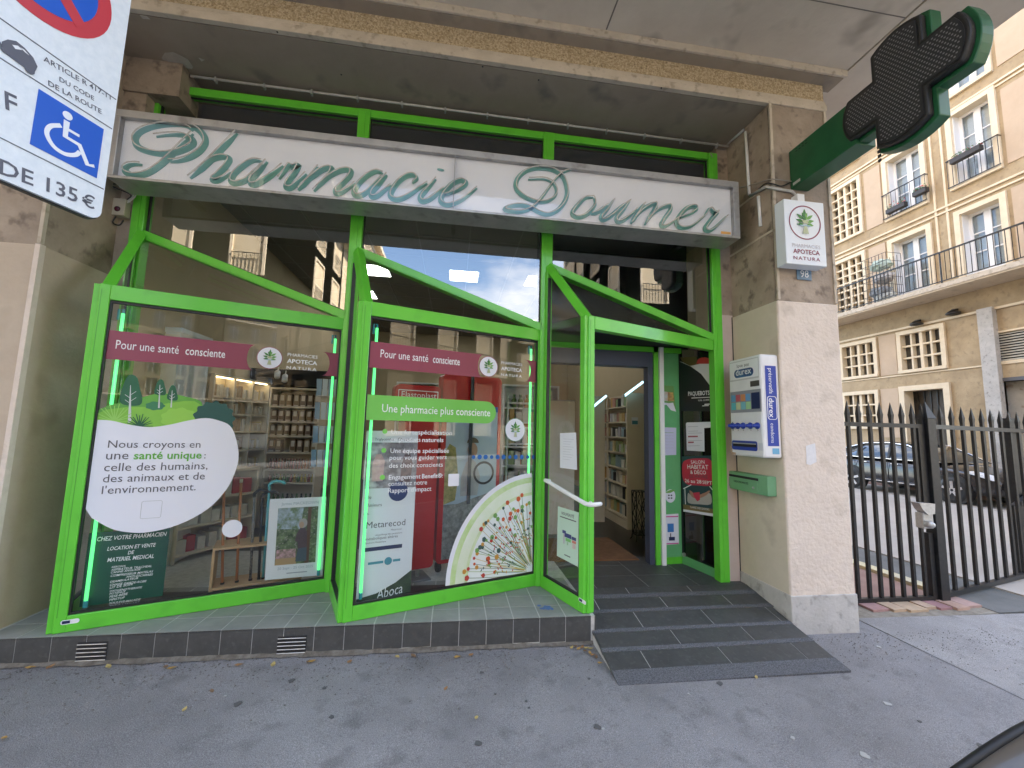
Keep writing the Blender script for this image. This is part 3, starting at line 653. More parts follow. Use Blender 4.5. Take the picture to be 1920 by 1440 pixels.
def grid_window(q, nc, nr, mid=False, w=0.13):
    win = MB().fbox(FB, q[0]+0.02, q[1]-0.02, q[2]+0.02, q[3]-0.02, -0.32, -0.29).build('window', m_dark, rb)
    u0, u1, v0, v1 = surround(win, q, w)
    bw = 0.055
    for c in range(nc+1):
        x = u0+(u1-u0)*c/nc; b2 = bw*(1.7 if mid and c == nc//2 else 1)
        if 0 < c < nc: MB().fbox(FB, x-b2/2, x+b2/2, v0, v1, -0.2, 0.0).build('mullion', m_cream, win)
    for r in range(1, nr):
        y = v0+(v1-v0)*r/nr; MB().fbox(FB, u0, u1, y-bw/2, y+bw/2, -0.2, -0.004).build('glazing_bar', m_cream, win)
    for c in range(nc):
        for r in range(nr):
            x0 = u0+(u1-u0)*c/nc; x1 = u0+(u1-u0)*(c+1)/nc; y0 = v0+(v1-v0)*r/nr; y1 = v0+(v1-v0)*(r+1)/nr
            MB().fbox(FB, x0, x1, y0, y1, -0.16, -0.15).build('pane', m_wglass2, win)
def french_window(q, open_left=False, w=0.15, deep=0.30):
    win = MB().fbox(FB, q[0]+0.02, q[1]-0.02, q[2]+0.02, q[3]-0.02, -deep-0.06, -deep-0.03).build('window', m_curt, rb)
    u0, u1, v0, v1 = surround(win, q, w)
    MB().fbox(FB, u0, u0+0.02, v0, v1, -deep, -0.02).build('reveal', m_wframe, win)
    um = (u0+u1)/2
    for a, b in ((u0+0.02, um), (um, u1)):
        fr = 0.085
        mb = MB().fbox(FB, a, a+fr, v0, v1, -deep+0.01, -deep+0.06).fbox(FB, b-fr, b, v0, v1, -deep+0.01, -deep+0.06).fbox(FB, a+fr, b-fr, v1-fr, v1, -deep+0.01, -deep+0.06).fbox(FB, a+fr, b-fr, v0, v0+fr*1.6, -deep+0.01, -deep+0.06)
        mb.build('casement', m_wframe, win)
        for k in range(3):
            y0 = v0+fr*1.6+(v1-fr-v0-fr*1.6)*k/3; y1 = v0+fr*1.6+(v1-fr-v0-fr*1.6)*(k+1)/3
            if k: MB().fbox(FB, a+fr, b-fr, y0-0.018, y0+0.018, -deep+0.015, -deep+0.05).build('glazing_bar', m_wframe, win)
            MB().fbox(FB, a+fr, b-fr, y0+0.02, y1-0.02, -deep+0.02, -deep+0.03).build('pane', GLASS('curtained_glass', ior=1.6, tint=(0.8, 0.84, 0.86)), win)
# windows measured in the photograph
qA = quad((1552, 356), (1611, 337), (1624, 434), (1560, 464))
grid_window(qA, 4, 6, True)
qB = quad((1653, 297), (1730, 263), (1747, 381), (1663, 415)); french_window(qB)
qC = quad((1769.6, 222), (1860.7, 161), (1888, 311), (1789, 359)); french_window(qC)
HF = qB[2]-FB.px(1672, 449.5)[1]
st = qB[3]+0.55                                     # next storey up
dh = 3.05
for q in (qA, qB, qC):
    q2 = (q[0], q[1], q[2]+dh, q[3]+dh)
    (grid_window(q2, 4, 6, True) if q is qA else french_window(q2))
qD = quad((1570, 489), (1623, 463), (1630, 560), (1580, 585)); qD = (qA[0], qA[1], qA[2]-dh, qA[3]-dh-0.05); grid_window(qD, 4, 7, True)
qE = quad((1672, 449.5), (1743, 419), (1756, 535), (1688, 552)); qE = (qB[0], qB[1], qE[2]-0.15, qE[3]); french_window(qE)
qF = quad((1801, 393), (1901.6, 353), (1916, 482.5), (1820, 511)); qF = (qC[0], qC[1], qE[2], qE[3]); french_window(qF)
qG = quad((1574, 647.5), (1643, 633), (1651, 705.5), (1579.6, 713.5)); grid_window(qG, 4, 3, True)
qH = quad((1680, 625), (1769.6, 605), (1781.5, 691), (1690, 700)); grid_window(qH, 4, 3, True)
qI = quad((1580, 737), (1648, 730), (1654, 802), (1584, 806)); grid_window(qI, 4, 3, True)
# door
qd = quad((1690, 725), (1786, 716.7), (1792, 860), (1696, 870)); qd = (qd[0], qd[1], -0.06, qd[3])
dr = MB().fbox(FB, qd[0]+.05, qd[1]-.05, -0.06, qd[3]-0.1, -0.42, -0.38).build('door', M('dark_timber', (0.05, 0.04, 0.032), (0.08, 0.065, 0.05), scale=5, rough=0.6), rb)
u0, u1, v0, v1 = surround(dr, qd, 0.17, 0.08)
for k in range(6): MB().fbox(FB, u0+(u1-u0)*(k+.5)/6-0.012, u0+(u1-u0)*(k+.5)/6+0.012, 0, v1, -0.37, -0.35).build('door_bar', m_bmet, dr)
MB().tube([FB.P(u1-0.15, 1.05, -0.37), FB.P(u1-0.15, 1.05, -0.31), FB.P(u1-0.27, 1.05, -0.31)], 0.015, 6).build('handle', m_galv, dr)
# garage door and louvre at the right
uL, vL = FB.px(1850, 625); uL2, vL2 = FB.px(1857, 683)
gq = (uL-0.1, uL+2.4, vL2, vL)
lv = MB().fbox(FB, gq[0], gq[1], gq[2], gq[3], -0.24, -0.2).build('louvre', m_dark, rb); OPEN.append(gq)
MB().fbox(FB, gq[0], gq[1], gq[3]-0.05, gq[3], -0.2, 0.01).fbox(FB, gq[0], gq[1], gq[2], gq[2]+0.05, -0.2, 0.01).fbox(FB, gq[0], gq[0]+0.05, gq[2]+.05, gq[3]-.05, -0.2, 0.01).build('frame', m_cream, lv)
nsl = 11
for k in range(nsl):
    z = gq[2]+0.05+(gq[3]-gq[2]-0.1)*(k+0.5)/nsl
    MB().bar(FB.P(gq[0]+0.05, z, -0.06), FB.P(gq[1], z, -0.06), 0.07, 0.012, (-0.7, 0, 1)).build('slat', M('pale_slat', (0.6, 0.57, 0.5), rough=0.6), lv)
ud, vd = FB.px(1872, 716)
gd = (ud, ud+2.6, -0.06, vd); OPEN.append(gd)
g = MB().fbox(FB, gd[0], gd[1], gd[2], gd[3], -0.3, -0.25).build('garage_door', M('peeling_door', (0.50, 0.47, 0.41), (0.40, 0.37, 0.32), scale=3, rough=0.8, c3=(0.2, 0.09, 0.05), s3=4), rb)
MB().fbox(FB, gd[0]-0.10, gd[1], gd[3], gd[3]+0.10, -0.2, 0.03).build('frame', M('dark_lintel', (0.1, 0.1, 0.11), rough=0.6), g)
MB().fbox(FB, gd[0]-0.12, gd[0], gd[2], gd[3], -0.25, 0.025).build('frame', m_plin, g)
# the wall itself, pieced around the openings
us = sorted(set([UL, UR]+[q[0] for q in OPEN]+[q[1] for q in OPEN])); vsx = sorted(set([-0.2, 24.0]+[q[2] for q in OPEN]+[q[3] for q in OPEN]))
mb = MB()
for a, b in zip(us[:-1], us[1:]):
    run = None
    for c, d in zip(vsx[:-1], vsx[1:]):
        cu, cv = (a+b)/2, (c+d)/2
        hole = any(q[0] < cu < q[1] and q[2] < cv < q[3] for q in OPEN)
        if hole:
            if run is not None: mb.fbox(FB, a, b, run, c, -0.4, 0.0); run = None
        elif run is None: run = c
    if run is not None: mb.fbox(FB, a, b, run, vsx[-1], -0.4, 0.0)
mb.build('wall', m_rend, rb)
MB().box((BX+0.75, -2, -0.2), (BX+9, 40, 24)).build('core', m_dark, rb)
# string courses, pilasters and infill panels
VB0 = FB.px(1574, 633)[1]; vb0_ = qE[2]
def course(v, h, d): MB().fbox(FB, UL, UR, v, v+h, 0.0, d).build('string_course', m_cream, rb)
for k in range(4):
    course(qB[2]-0.42+k*dh+0.0, 0.06, 0.05); course(qB[3]+0.10+k*dh, 0.05, 0.04)
course(qE[3]+0.12, 0.05, 0.05); course(qG[3]+0.08, 0.07, 0.06); course(qG[2]-0.08, 0.04, 0.03)
for (a, b) in ((qA[1]+0.12, qB[0]-0.1), (qB[1]+0.12, qB[1]+0.18), (qC[0]-0.20, qC[0]-0.14)):
    for k in (-1, 0, 1):
        if b-a > 0.2: MB().fbox(FB, a, b, qB[2]+k*dh+0.05, qB[3]+k*dh-0.05, 0.0, 0.025).build('infill_panel', m_panel, rb)
        elif k == 0: MB().fbox(FB, a, b, vb0_+0.2, 23.0, 0.0, 0.033).build('pilaster_edge', m_cream, rb)
for k in range(3): MB().fbox(FB, qC[1]+0.1, qC[1]+1.3, qB[2]+(k-1)*dh+0.05, qB[3]+(k-1)*dh-0.05, 0.0, 0.025).build('infill_panel', m_panel, rb)
MB().fbox(FB, qG[1]+0.06, qH[0]-0.06, qG[2], qG[3], 0.0, 0.02).build('infill_panel', m_panel, rb)
MB().fbox(FB, qI[1]+0.06, qd[0]-0.06, qI[2]-0.3, qI[3], 0.0, 0.02).build('infill_panel', m_panel, rb)
MB().fbox(FB, qd[1]+0.9, qd[1]+1.25, -0.1, qH[3]+0.15, 0.0, 0.16).build('pilaster', m_plin, rb)
# balcony
BO = 1.0
def FBo(x, y): p = onX(x, y, BX-BO); return (-p.y, p.z)
vb0 = (FBo(1569, 597)[1]+FBo(1920, 502)[1])/2; vt = (FBo(1565, 543)[1]+FBo(1920, 416.5)[1])/2
bal = MB().fbox(FB, UL+28, UR-0.2, vb0, vb0+0.17, 0.0, BO).build('balcony', m_stone, rb)
MB().fbox(FB, UL+28, UR-0.2, vb0+0.05, vb0+0.19, BO, BO+0.03).build('slab_edge', m_trim, bal)
vf = vb0+0.17
MB().bar(FB.P(UL+28, vt, BO-0.04), FB.P(UR-0.2, vt, BO-0.04), 0.045, 0.04).build('handrail', m_bmet, bal)
MB().bar(FB.P(UL+28, vf+0.10, BO-0.04), FB.P(UR-0.2, vf+0.10, BO-0.04), 0.03, 0.025).build('bottom_rail', m_bmet, bal)
u = UR-0.25; k = 0
while u > -13.5:
    big = (k % 16 == 0)
    MB().tube([FB.P(u, vf+(0 if big else 0.10), BO-0.04), FB.P(u, vt, BO-0.04)], 0.022 if big else 0.0095, 6 if not big else 4).build('baluster', m_bmet, bal)
    u -= 0.125; k += 1
# small french-balcony rails with flower boxes
m_leaf = M('geranium_leaf', (0.05, 0.12, 0.03), (0.08, 0.17, 0.05), scale=20, rough=0.7)
m_flow = M('geranium', (0.62, 0.03, 0.04), (0.72, 0.08, 0.12), scale=25, rough=0.6)
for q, nm in ((qB, 'lower'), (qC, 'upper')):
    r = MB().bar(FB.P(q[0]-0.02, q[2]+1.0, 0.13), FB.P(q[1]+0.02, q[2]+1.0, 0.13), 0.03, 0.03).build('window_rail', m_bmet, rb)
    MB().bar(FB.P(q[0]-0.02, q[2]+0.1, 0.13), FB.P(q[1]+0.02, q[2]+0.1, 0.13), 0.025, 0.025).build('rail_bar', m_bmet, r)
    n = 9
    for k in range(n+1):
        uu = q[0]+(q[1]-q[0])*k/n; MB().tube([FB.P(uu, q[2]+0.1, 0.13), FB.P(uu, q[2]+1.0, 0.13)], 0.009, 5).build('rail_bar', m_bmet, r)
    for s_ in (q[0], q[1]): MB().bar(FB.P(s_, q[2]+1.0, 0.0), FB.P(s_, q[2]+1.0, 0.14), 0.025, 0.025).build('rail_bar', m_bmet, r)
def flower_box(u, v, lab, w=0.62):
    t = thing('flower_box', lab, 'flower box', FB.P(u, v, 0.2), 'flower boxes on the window rails')
    MB().fbox(FB, u-w/2, u+w/2, v, v+0.16, 0.15, 0.32).build('trough', M('trough', (0.035, 0.033, 0.035), rough=0.6), t, bevel=0.01)
    lf, fl = MB(), MB()
    for k in range(130):
        c = FB.P(u+random.uniform(-w/2, w/2), v+0.16+abs(random.gauss(0, 0.07)), 0.235+random.gauss(0, 0.05))
        d = Vector((random.gauss(0, 1), random.gauss(0, 1), random.gauss(0, 1))).normalized()*0.035; e = d.orthogonal().normalized()*0.028
        (fl if k % 4 == 0 else lf).add([c-d, c+e, c+d, c-e], [(0, 1, 2, 3)])
    lf.build('foliage', m_leaf, t); fl.build('blossom', m_flow, t)
um = (qB[0]+qB[1])/2
flower_box(um-0.15, qB[2]+0.16, 'dark trough of red geraniums on the lower french window rail')
flower_box(um+0.62, qB[2]+0.30, 'small trough of dark red flowers beside the red geraniums', 0.4)
um = (qC[0]+qC[1])/2; flower_box(um-0.05, qC[2]+0.75, 'dark trough of pale red geraniums on the upper french window rail', 0.75)
# wire cage on the balcony
ca = FBo(1604, 494); cb = FBo(1664, 575)
cg = thing('wire_cage', 'black wire storage cage full of bundles on the balcony', 'cage', FB.P((ca[0]+cb[0])/2, vf, 0.6))
cu0, cu1 = ca[0]+0.1, cb[0]-0.05; ctop = vt+0.75
m_wire = m_bmet
for uu in [cu0+(cu1-cu0)*k/7 for k in range(8)]:
    for nn_ in (0.25, 0.85): MB().tube([FB.P(uu, vf, nn_), FB.P(uu, ctop, nn_)], 0.008, 4).build('wire', m_wire, cg)
for vv in [vf+0.05+(ctop-vf-0.05)*k/6 for k in range(7)]:
    MB().tube([FB.P(cu0, vv, 0.25), FB.P(cu0, vv, 0.85), FB.P(cu1, vv, 0.85), FB.P(cu1, vv, 0.25)], 0.008, 4).build('wire', m_wire, cg)
for k, (c, vv) in enumerate((((0.5, 0.6, 0.52), 1.25), ((0.55, 0.52, 0.5), 0.75), ((0.35, 0.38, 0.42), 0.3), ((0.6, 0.62, 0.6), 0.05))):
    t = MB().ball(FB.P((cu0+cu1)/2+random.uniform(-.1, .1), vf+vv+0.2, 0.55), 0.24, (cu1-cu0)*0.42, 0.19, 12, 8)
    for p in t.v: p += Vector((random.gauss(0, .02), random.gauss(0, .03), random.gauss(0, .02)))
    t.build('bundle', M('bundle%d' % k, c, tuple(x*0.7 for x in c), scale=9, rough=0.9), thing('storage_bundle', ['pale green bundle at the top of the wire cage', 'buff cloth bundle in the middle of the wire cage', 'slate grey bundle low in the wire cage', 'off-white bundle on the floor of the wire cage'][k], 'bundle', FB.P((cu0+cu1)/2, vf+vv, 0.55)))
# wall lamps
for (x, y, lab) in ((1718, 606, 'small black floodlight under the balcony above the gridded window'), (1787, 586, 'round dark bulkhead lamp under the balcony')):
    p = on_plane(x, y, FB.P(0, 0, 0.15), FB.n)
    t = thing('wall_lamp', lab, 'lamp', p, 'wall lamps under the balcony')
    MB().bar(p+Vector((0.16, 0, 0.1)), p+Vector((0.0, 0, 0.08)), 0.08, 0.06).build('arm', m_bmet, t)
    MB().lathe(p+Vector((0, 0, -0.04)), [(0.06, 0.12), (0.16, 0.04), (0.18, 0), (0.15, -0.03)], 14).build('shade', m_bmet, t, smooth=True)

# ------------------------------------------------------------------ iron gate
GY = -0.145
gatepost = onZ(1765, 1128, -0.225); GX = gatepost.x; GY = gatepost.y
ztip = 1.78; zrail = 1.545
FGa = Frame((GX, GY, 0), (1, 0, 0), Z1V)
gp = thing('gate_post', 'thick square black gate post with a pyramid tip', 'gate post', (GX, GY, -0.22))
mb = MB().box((GX-0.05, GY-0.05, -0.30), (GX+0.05, GY+0.05, 1.62)); mb.build('shaft', m_bmet, gp, bevel=0.004)
MB().add([(GX-0.055, GY-0.055, 1.62), (GX+0.055, GY-0.055, 1.62), (GX+0.055, GY+0.055, 1.62), (GX-0.055, GY+0.055, 1.62), (GX, GY, 1.80)], [(0, 1, 4), (1, 2, 4), (2, 3, 4), (3, 0, 4)]).build('pyramid_tip', m_bmet, gp)
def picket(par, p, zb, zt, r=0.0145):
    x, y = p
    MB().box((x-r, y-r, zb), (x+r, y+r, zrail+0.05)).build('picket', m_bmet, par)
    b = zrail+0.05; R = r*1.25
    MB().add([(x-r, y-r, b), (x+r, y-r, b), (x+r, y+r, b), (x-r, y+r, b), (x-R, y-R, b+0.05), (x+R, y-R, b+0.05), (x+R, y+R, b+0.05), (x-R, y+R, b+0.05), (x, y, zt)],
             [(0, 1, 5, 4), (1, 2, 6, 5), (2, 3, 7, 6), (3, 0, 4, 7), (4, 5, 8), (5, 6, 8), (6, 7, 8), (7, 4, 8)]).build('spear_tip', m_bmet, par)
g1 = thing('pedestrian_gate', 'black iron picket gate between the cream pillar and the gate post', 'gate', (6.95, GY, -0.2))
MB().box((6.2, GY-0.02, zrail-0.03), (GX-0.06, GY+0.02, zrail+0.012)).build('top_rail', m_bmet, g1)
MB().box((6.2, GY-0.022, -0.205), (GX-0.06, GY+0.022, -0.165)).build('bottom_rail', m_bmet, g1)
tips = [onY(x, 770, GY).x for x in (1588, 1608, 1629, 1650, 1670, 1689, 1709)]
sp = (tips[-1]-tips[0])/6
x = tips[-1]; 
while x > 6.24: picket(g1, (x, GY), -0.165, ztip); x -= sp
picket(g1, (tips[-1]+sp*0.92, GY), 0.70, ztip)
MB().box((GX-0.115, GY-0.022, -0.165), (GX-0.062, GY+0.022, 0.45)).build('lock_stile', m_bmet, g1)
MB().box((GX-0.135, GY-0.02, 0.75), (GX-0.062, GY+0.02, zrail-0.03)).build('lock_stile', m_bmet, g1)
lk = MB().box((GX-0.20, GY-0.05, 0.50), (GX-0.075, GY+0.03, 0.66)).build('lock_case', m_galv, g1, bevel=0.01)
MB().lathe((GX-0.17, GY-0.05, 0.55), [(0.032, 0), (0.036, 0.04), (0.02, 0.07)], 12, (0, -1, 0)).build('knob', m_galv, lk, smooth=True)
MB().prism(Frame((GX-0.14, GY-0.02, 0.66), (1, 0, 0), (0, 0, 1), (0, -1, 0)), [(-0.12, 0.10), (0.07, 0.09), (0.06, -0.01), (-0.02, -0.02), (-0.08, 0.03)], -0.03, 0.05).build('lock_hood', m_galv, lk)
far = onZ(1920, 1085, -0.21); gd_ = (Vector((far.x, far.y, 0))-Vector((GX, GY, 0))).normalized()
g2 = thing('vehicle_gate', 'wide black iron picket gate leaf to the right of the gate post', 'gate', (GX+1.5, GY+0.4, -0.2))
P0 = Vector((GX, GY, 0))
def along(d): return P0+gd_*d
for z, nm in ((zrail-0.01, 'top_rail'), (-0.17, 'bottom_rail')): MB().bar(along(0.06)+Vector((0, 0, z)), along(4.2)+Vector((0, 0, z)), 0.045, 0.045).build(nm, m_bmet, g2)
fn = Vector((-gd_.y, gd_.x, 0))
def dist(px): p = on_plane(px, 770, P0, fn); return (p-P0).dot(gd_)
ds = [dist(x) for x in (1762, 1781, 1800, 1817, 1837, 1854, 1871, 1889, 1905)]
sp2 = (ds[-1]-ds[0])/8; d = ds[0]
while d < 4.15:
    p = along(d); picket(g2, (p.x, p.y), -0.15, ztip); d += sp2
dv = dist(1872); p = along(1.95)
MB().box((p.x-0.035, p.y+0.03, -0.2), (p.x+0.035, p.y+0.09, 0.62)).build('drop_bolt', m_bmet, g2)
MB().bar(p+Vector((0, 0.06, 0.60)), along(2.9)+Vector((0, 0.05, 0.85)), 0.05, 0.05).build('brace', m_bmet, g2)
MB().box((9.92, 0.55, -0.3), (10.04, 0.67, 1.7)).build('end_post', m_bmet, g2)

# ------------------------------------------------------------------ cars
def car(name, label, x_side, y_front, length, zg, body, group=None, flip=1, width=1.8, detail=True):
    """nose towards -Y; the side facing -X stands at x = x_side"""
    xc = x_side+width/2
    t = thing(name, label, 'car', (xc, y_front+length/2, zg), group)
    H = [(0.0, 0.45, 0.62), (0.02, 0.30, 0.72), (0.20, 0.20, 0.80), (0.9, 0.19, 0.94), (1.35, 0.19, 1.00), (2.9, 0.19, 1.02), (3.7, 0.20, 1.02), (4.1, 0.25, 0.98), (4.28, 0.34, 0.9), (4.33, 0.45, 0.8)]
    k = length/4.33
    vs = []; fs = []; nsec = len(H)
    prof = [(-0.5, 0.0), (-0.5, 0.35), (-0.49, 0.75), (-0.455, 1.0), (0.455, 1.0), (0.49, 0.75), (0.5, 0.35), (0.5, 0.0)]
    for (y, zb, zt) in H:
        tp = 1.0
        if y < 0.5: tp = 0.84+0.16*(y/0.5)**0.5
        if y > 3.9: tp = 1.0-0.12*(y-3.9)/0.43
        for (a, b) in prof: vs.append((xc+a*width*tp, y_front+y*k, zg+zb+(zt-zb)*b))
    m_ = len(prof)
    for i in range(nsec-1):
        for j in range(m_):
            j2 = (j+1) % m_; fs.append((i*m_+j, i*m_+j2, (i+1)*m_+j2, (i+1)*m_+j))
    fs.append(tuple(range(m_))); fs.append(tuple((nsec-1)*m_+j for j in range(m_))[::-1])
    b = MB().add(vs, fs).build('body', body, t, smooth=False)
    sm = b.modifiers.new('s', 'SUBSURF'); sm.levels = 2; sm.render_levels = 2
    for p in b.data.polygons: p.use_smooth = True
    # cabin
    C = [(1.15, 0.0, 0.94), (1.95, 0.44, 0.82), (2.5, 0.50, 0.79), (3.2, 0.47, 0.78), (3.85, 0.28, 0.80), (4.22, 0.0, 0.86)]
    vs = []; fs = []
    for (y, h, w) in C:
        z0 = zg+0.98
        for (a, b_) in ((-0.5, 0.0), (-0.5*0.86, 0.93), (-0.36, 1.0), (0.36, 1.0), (0.5*0.86, 0.93), (0.5, 0.0)):
            ww = width*(0.93 if b_ == 0 else w/0.82*0.9)
            vs.append((xc+a*ww, y_front+y*k, z0+max(h, 0.005)*b_))
    for i in range(len(C)-1):
        for j in range(5): fs.append((i*6+j, i*6+j+1, (i+1)*6+j+1, (i+1)*6+j))
    cab = MB().add(vs, fs).build('greenhouse', M('car_glass', (0.03, 0.035, 0.035), (0.05, 0.05, 0.045), scale=1, rough=0.04, spec=0.9), t, smooth=True)
    # roof skin and pillars
    rf = MB()
    rv_ = []
    for (y, h, w) in C[1:5]:
        for a in (-0.375, 0.375): rv_.append(Vector((xc+a*width*w/0.82*0.9*1.0, y_front+y*k, zg+0.98+h+0.012)))
    rf.add(rv_, [(0, 1, 3, 2), (2, 3, 5, 4), (4, 5, 7, 6)]); rf.build('roof', body, t, smooth=True)
    for s in (-1, 1):
        pr = []
        for (y, h, w) in C: pr.append(Vector((xc+s*0.5*0.86*width*w/0.82*0.9+s*0.004, y_front+y*k, zg+0.98+max(h, 0.005)*0.95)))
        pr[0].x = pr[-1].x = xc+s*0.46*width
        MB().tube(pr, 0.022, 6).build('roof_rail', M('chrome', (0.7, 0.7, 0.72), rough=0.15, metal=1.0), t, smooth=True)
        for yy in (2.42, 3.35): MB().bar((xc+s*0.468*width, y_front+yy*k, zg+0.98), (xc+s*0.40*width, y_front+yy*k, zg+1.44), 0.06, 0.02, (1, 0, 0)).build('door_pillar', m_black, t)
        MB().bar((xc+s*0.475*width, y_front+1.2*k, zg+0.985), (xc+s*0.475*width, y_front+4.1*k, zg+1.0), 0.02, 0.025).build('window_trim', MATS['chrome'], t)
        MB().bar((xc+s*0.499*width, y_front+0.95*k, zg+0.34), (xc+s*0.499*width, y_front+3.4*k, zg+0.34), 0.02, 0.03).build('sill_trim', MATS['chrome'], t)
        MB().ball((xc+s*0.56*width, y_front+1.55*k, zg+1.05), 0.10, 0.07, 0.065).build('mirror', body, t, smooth=True)
        for yy in (2.3, 3.2): MB().bar((xc+s*0.505*width, y_front+yy*k, zg+0.86), (xc+s*0.505*width, y_front+(yy-0.2)*k, zg+0.86), 0.02, 0.025).build('door_handle', MATS['chrome'], t)
        for yy in (1.38, 2.4, 3.38): MB().box((xc+s*0.501*width-0.006, y_front+yy*k-0.004, zg+0.36), (xc+s*0.501*width+0.006, y_front+yy*k+0.004, zg+0.93)).build('door_gap', m_black, t)
        MB().prism(Frame((xc+s*0.40*width, y_front+0.12, zg+0.7), (0, 1, 0), (0, 0, 1), (s, 0, 0)), [(-0.06, -0.05), (0.42, 0.08), (0.40, 0.13), (0.02, 0.04)], -0.12, 0.165).build('headlight', M('headlight', (0.75, 0.78, 0.82), rough=0.1, spec=0.8), t)
        for yy in (0.86, 3.50):
            wx = xc+s*(width/2-0.09); c = (wx, y_front+yy*k, zg+0.325)
            ar = MB().lathe((xc+s*(width/2-0.155), c[1], c[2]+0.02), [(0.385, 0), (0.385, 0.162)], 28, (s, 0, 0)).build('wheel_arch', m_black, t)
            w = MB().lathe(c, [(0.24, -0.10), (0.315, -0.10), (0.325, -0.06), (0.325, 0.075), (0.31, 0.102), (0.235, 0.105)], 28, (s, 0, 0)).build('wheel', m_black, t, smooth=True)
            rim = MB().lathe((c[0]+s*0.02, c[1], c[2]), [(0.232, 0.06), (0.232, 0.084), (0.215, 0.086)], 28, (s, 0, 0))
            rim.build('rim', m_dark, w)
            for q in range(5):
                a = 2*math.pi*q/5+0.3
                ce, se = math.cos(a), math.sin(a)
                MB().bar((c[0]+s*0.11, c[1]+0.03*ce, c[2]+0.03*se), (c[0]+s*0.109, c[1]+0.225*ce, c[2]+0.225*se), 0.065, 0.012, (1, 0, 0)).build('spoke', MATS['chrome'], w)
    MB().box((xc-0.6, y_front-0.012, zg+0.48), (xc+0.6, y_front+0.05, zg+0.60)).build('grille', m_black, t)
    MB().box((xc-0.26, y_front-0.02, zg+0.40), (xc+0.26, y_front-0.006, zg+0.50)).build('number_plate', m_wpaint, t)
    MB().bar((xc-0.5, y_front-0.012, zg+0.64), (xc+0.5, y_front-0.012, zg+0.64), 0.02, 0.03).build('grille_trim', MATS['chrome'], t)
    return t
m_car = M('charcoal_car_paint', (0.022, 0.022, 0.026), rough=0.22, coat=0.6, metal=0.2)
m_car2 = M('black_car_paint', (0.012, 0.012, 0.013), rough=0.25, coat=0.6)
fw_ = onX(1785, 905, 15.3); rw_ = onX(1598, 885, 15.3)
kk = abs(rw_.y-fw_.y)/2.64
car('parked_car', 'charcoal hatchback with bright window trim parked behind the gate', 15.3, fw_.y-0.86, 4.33, -0.19, m_car, 'cars parked in the yard')
car('parked_car', 'black car nearer the garage door, half hidden behind the gate pickets', 15.25, fw_.y-0.86-5.1, 4.33, -0.19, m_car2, 'cars parked in the yard')
# ------------------------------------------------------------------ street across the way: buildings seen only as reflections in the glass
m_sunny = M('pale_limestone_render', (0.62, 0.50, 0.33), (0.70, 0.58, 0.40), scale=1.2, rough=0.9, bump=0.2)
m_dim = M('shade_toned_stone', (0.24, 0.19, 0.13), (0.30, 0.24, 0.165), scale=1.2, rough=0.9)  # shade on the far block is put into this darker stone colour
def block(name, label, F, L, floors, h0, fh, bay, wall=None):
    wall = wall or m_sunny; trim = m_cream if wall is m_sunny else m_rend
    t = thing(name, label, 'building', F.P(L/2, -0.25, -2))
    H = h0+floors*fh+0.6
    MB().fbox(F, 0, L, -0.3, H, -9, -0.35).build('wall', wall, t)
    pw = MB()                                     # front leaf with real openings
    nb_ = int(L/bay)
    for fl in range(floors+1):
        z0 = -0.3 if fl == 0 else h0+(fl-1)*fh
        z1 = h0 if fl == 0 else z0+fh
        sill, head = (0.9, h0-0.7) if fl == 0 else (z0+0.12, z0+fh-0.55)
        pw.fbox(F, 0, L, z0, sill, -0.35, 0); pw.fbox(F, 0, L, head, z1, -0.35, 0)
        for b in range(nb_):
            a = b*bay; pw.fbox(F, a, a+bay*0.29, sill, head, -0.35, 0); pw.fbox(F, a+bay*0.71, a+bay, sill, head, -0.35, 0)
            wn_ = MB().fbox(F, a+bay*0.29, a+bay*0.71, sill, head, -0.30, -0.26).build('window', m_wglass, t)
            fr = MB(); u0, u1 = a+bay*0.29, a+bay*0.71
            fr.fbox(F, u0, u0+0.07, sill, head, -0.26, -0.2).fbox(F, u1-0.07, u1, sill, head, -0.26, -0.2).fbox(F, (u0+u1)/2-0.05, (u0+u1)/2+0.05, sill, head, -0.26, -0.2).fbox(F, u0, u1, head-0.08, head, -0.26, -0.2)
            fr.build('frame', m_wframe, wn_)
            MB().fbox(F, u0-0.12, u0, sill, head+0.12, 0, 0.06).fbox(F, u1, u1+0.12, sill, head+0.12, 0, 0.06).fbox(F, u0, u1, head, head+0.12, 0, 0.06).build('surround', trim, wn_)
            if fl and fl not in (1, floors):
                r = MB().bar(F.P(u0, sill+0.95, 0.1), F.P(u1, sill+0.95, 0.1), 0.03, 0.03)
                for q in range(9): r.bar(F.P(u0+(u1-u0)*q/8, sill+0.1, 0.1), F.P(u0+(u1-u0)*q/8, sill+0.95, 0.1), 0.016, 0.016, (1, 0, 0))
                r.build('window_rail', m_bmet, wn_)
    pw.fbox(F, nb_*bay, L, -0.3, H, -0.35, 0); pw.fbox(F, 0, L, h0+floors*fh, H, -0.35, 0.0)
    pw.build('front', wall, t)
    MB().fbox(F, -0.4, L+0.4, H, H+0.35, -9, 0.5).build('cornice', m_cream, t)
    for fl in (1, floors):
        z = h0+(fl-1)*fh
        b = MB().fbox(F, 0, L, z-0.17, z, 0.0, 1.1).build('balcony', m_cream, t)
        r = MB().bar(F.P(0, z+1.0, 1.05), F.P(L, z+1.0, 1.05), 0.05, 0.05).bar(F.P(0, z+0.1, 1.05), F.P(L, z+0.1, 1.05), 0.03, 0.03)
        n = int(L/0.16)
        for q in range(n+1): r.bar(F.P(L*q/n, z+0.1, 1.05), F.P(L*q/n, z+1.0, 1.05), 0.016, 0.016, (1, 0, 0))
        r.build('railing', m_bmet, b)
    return t
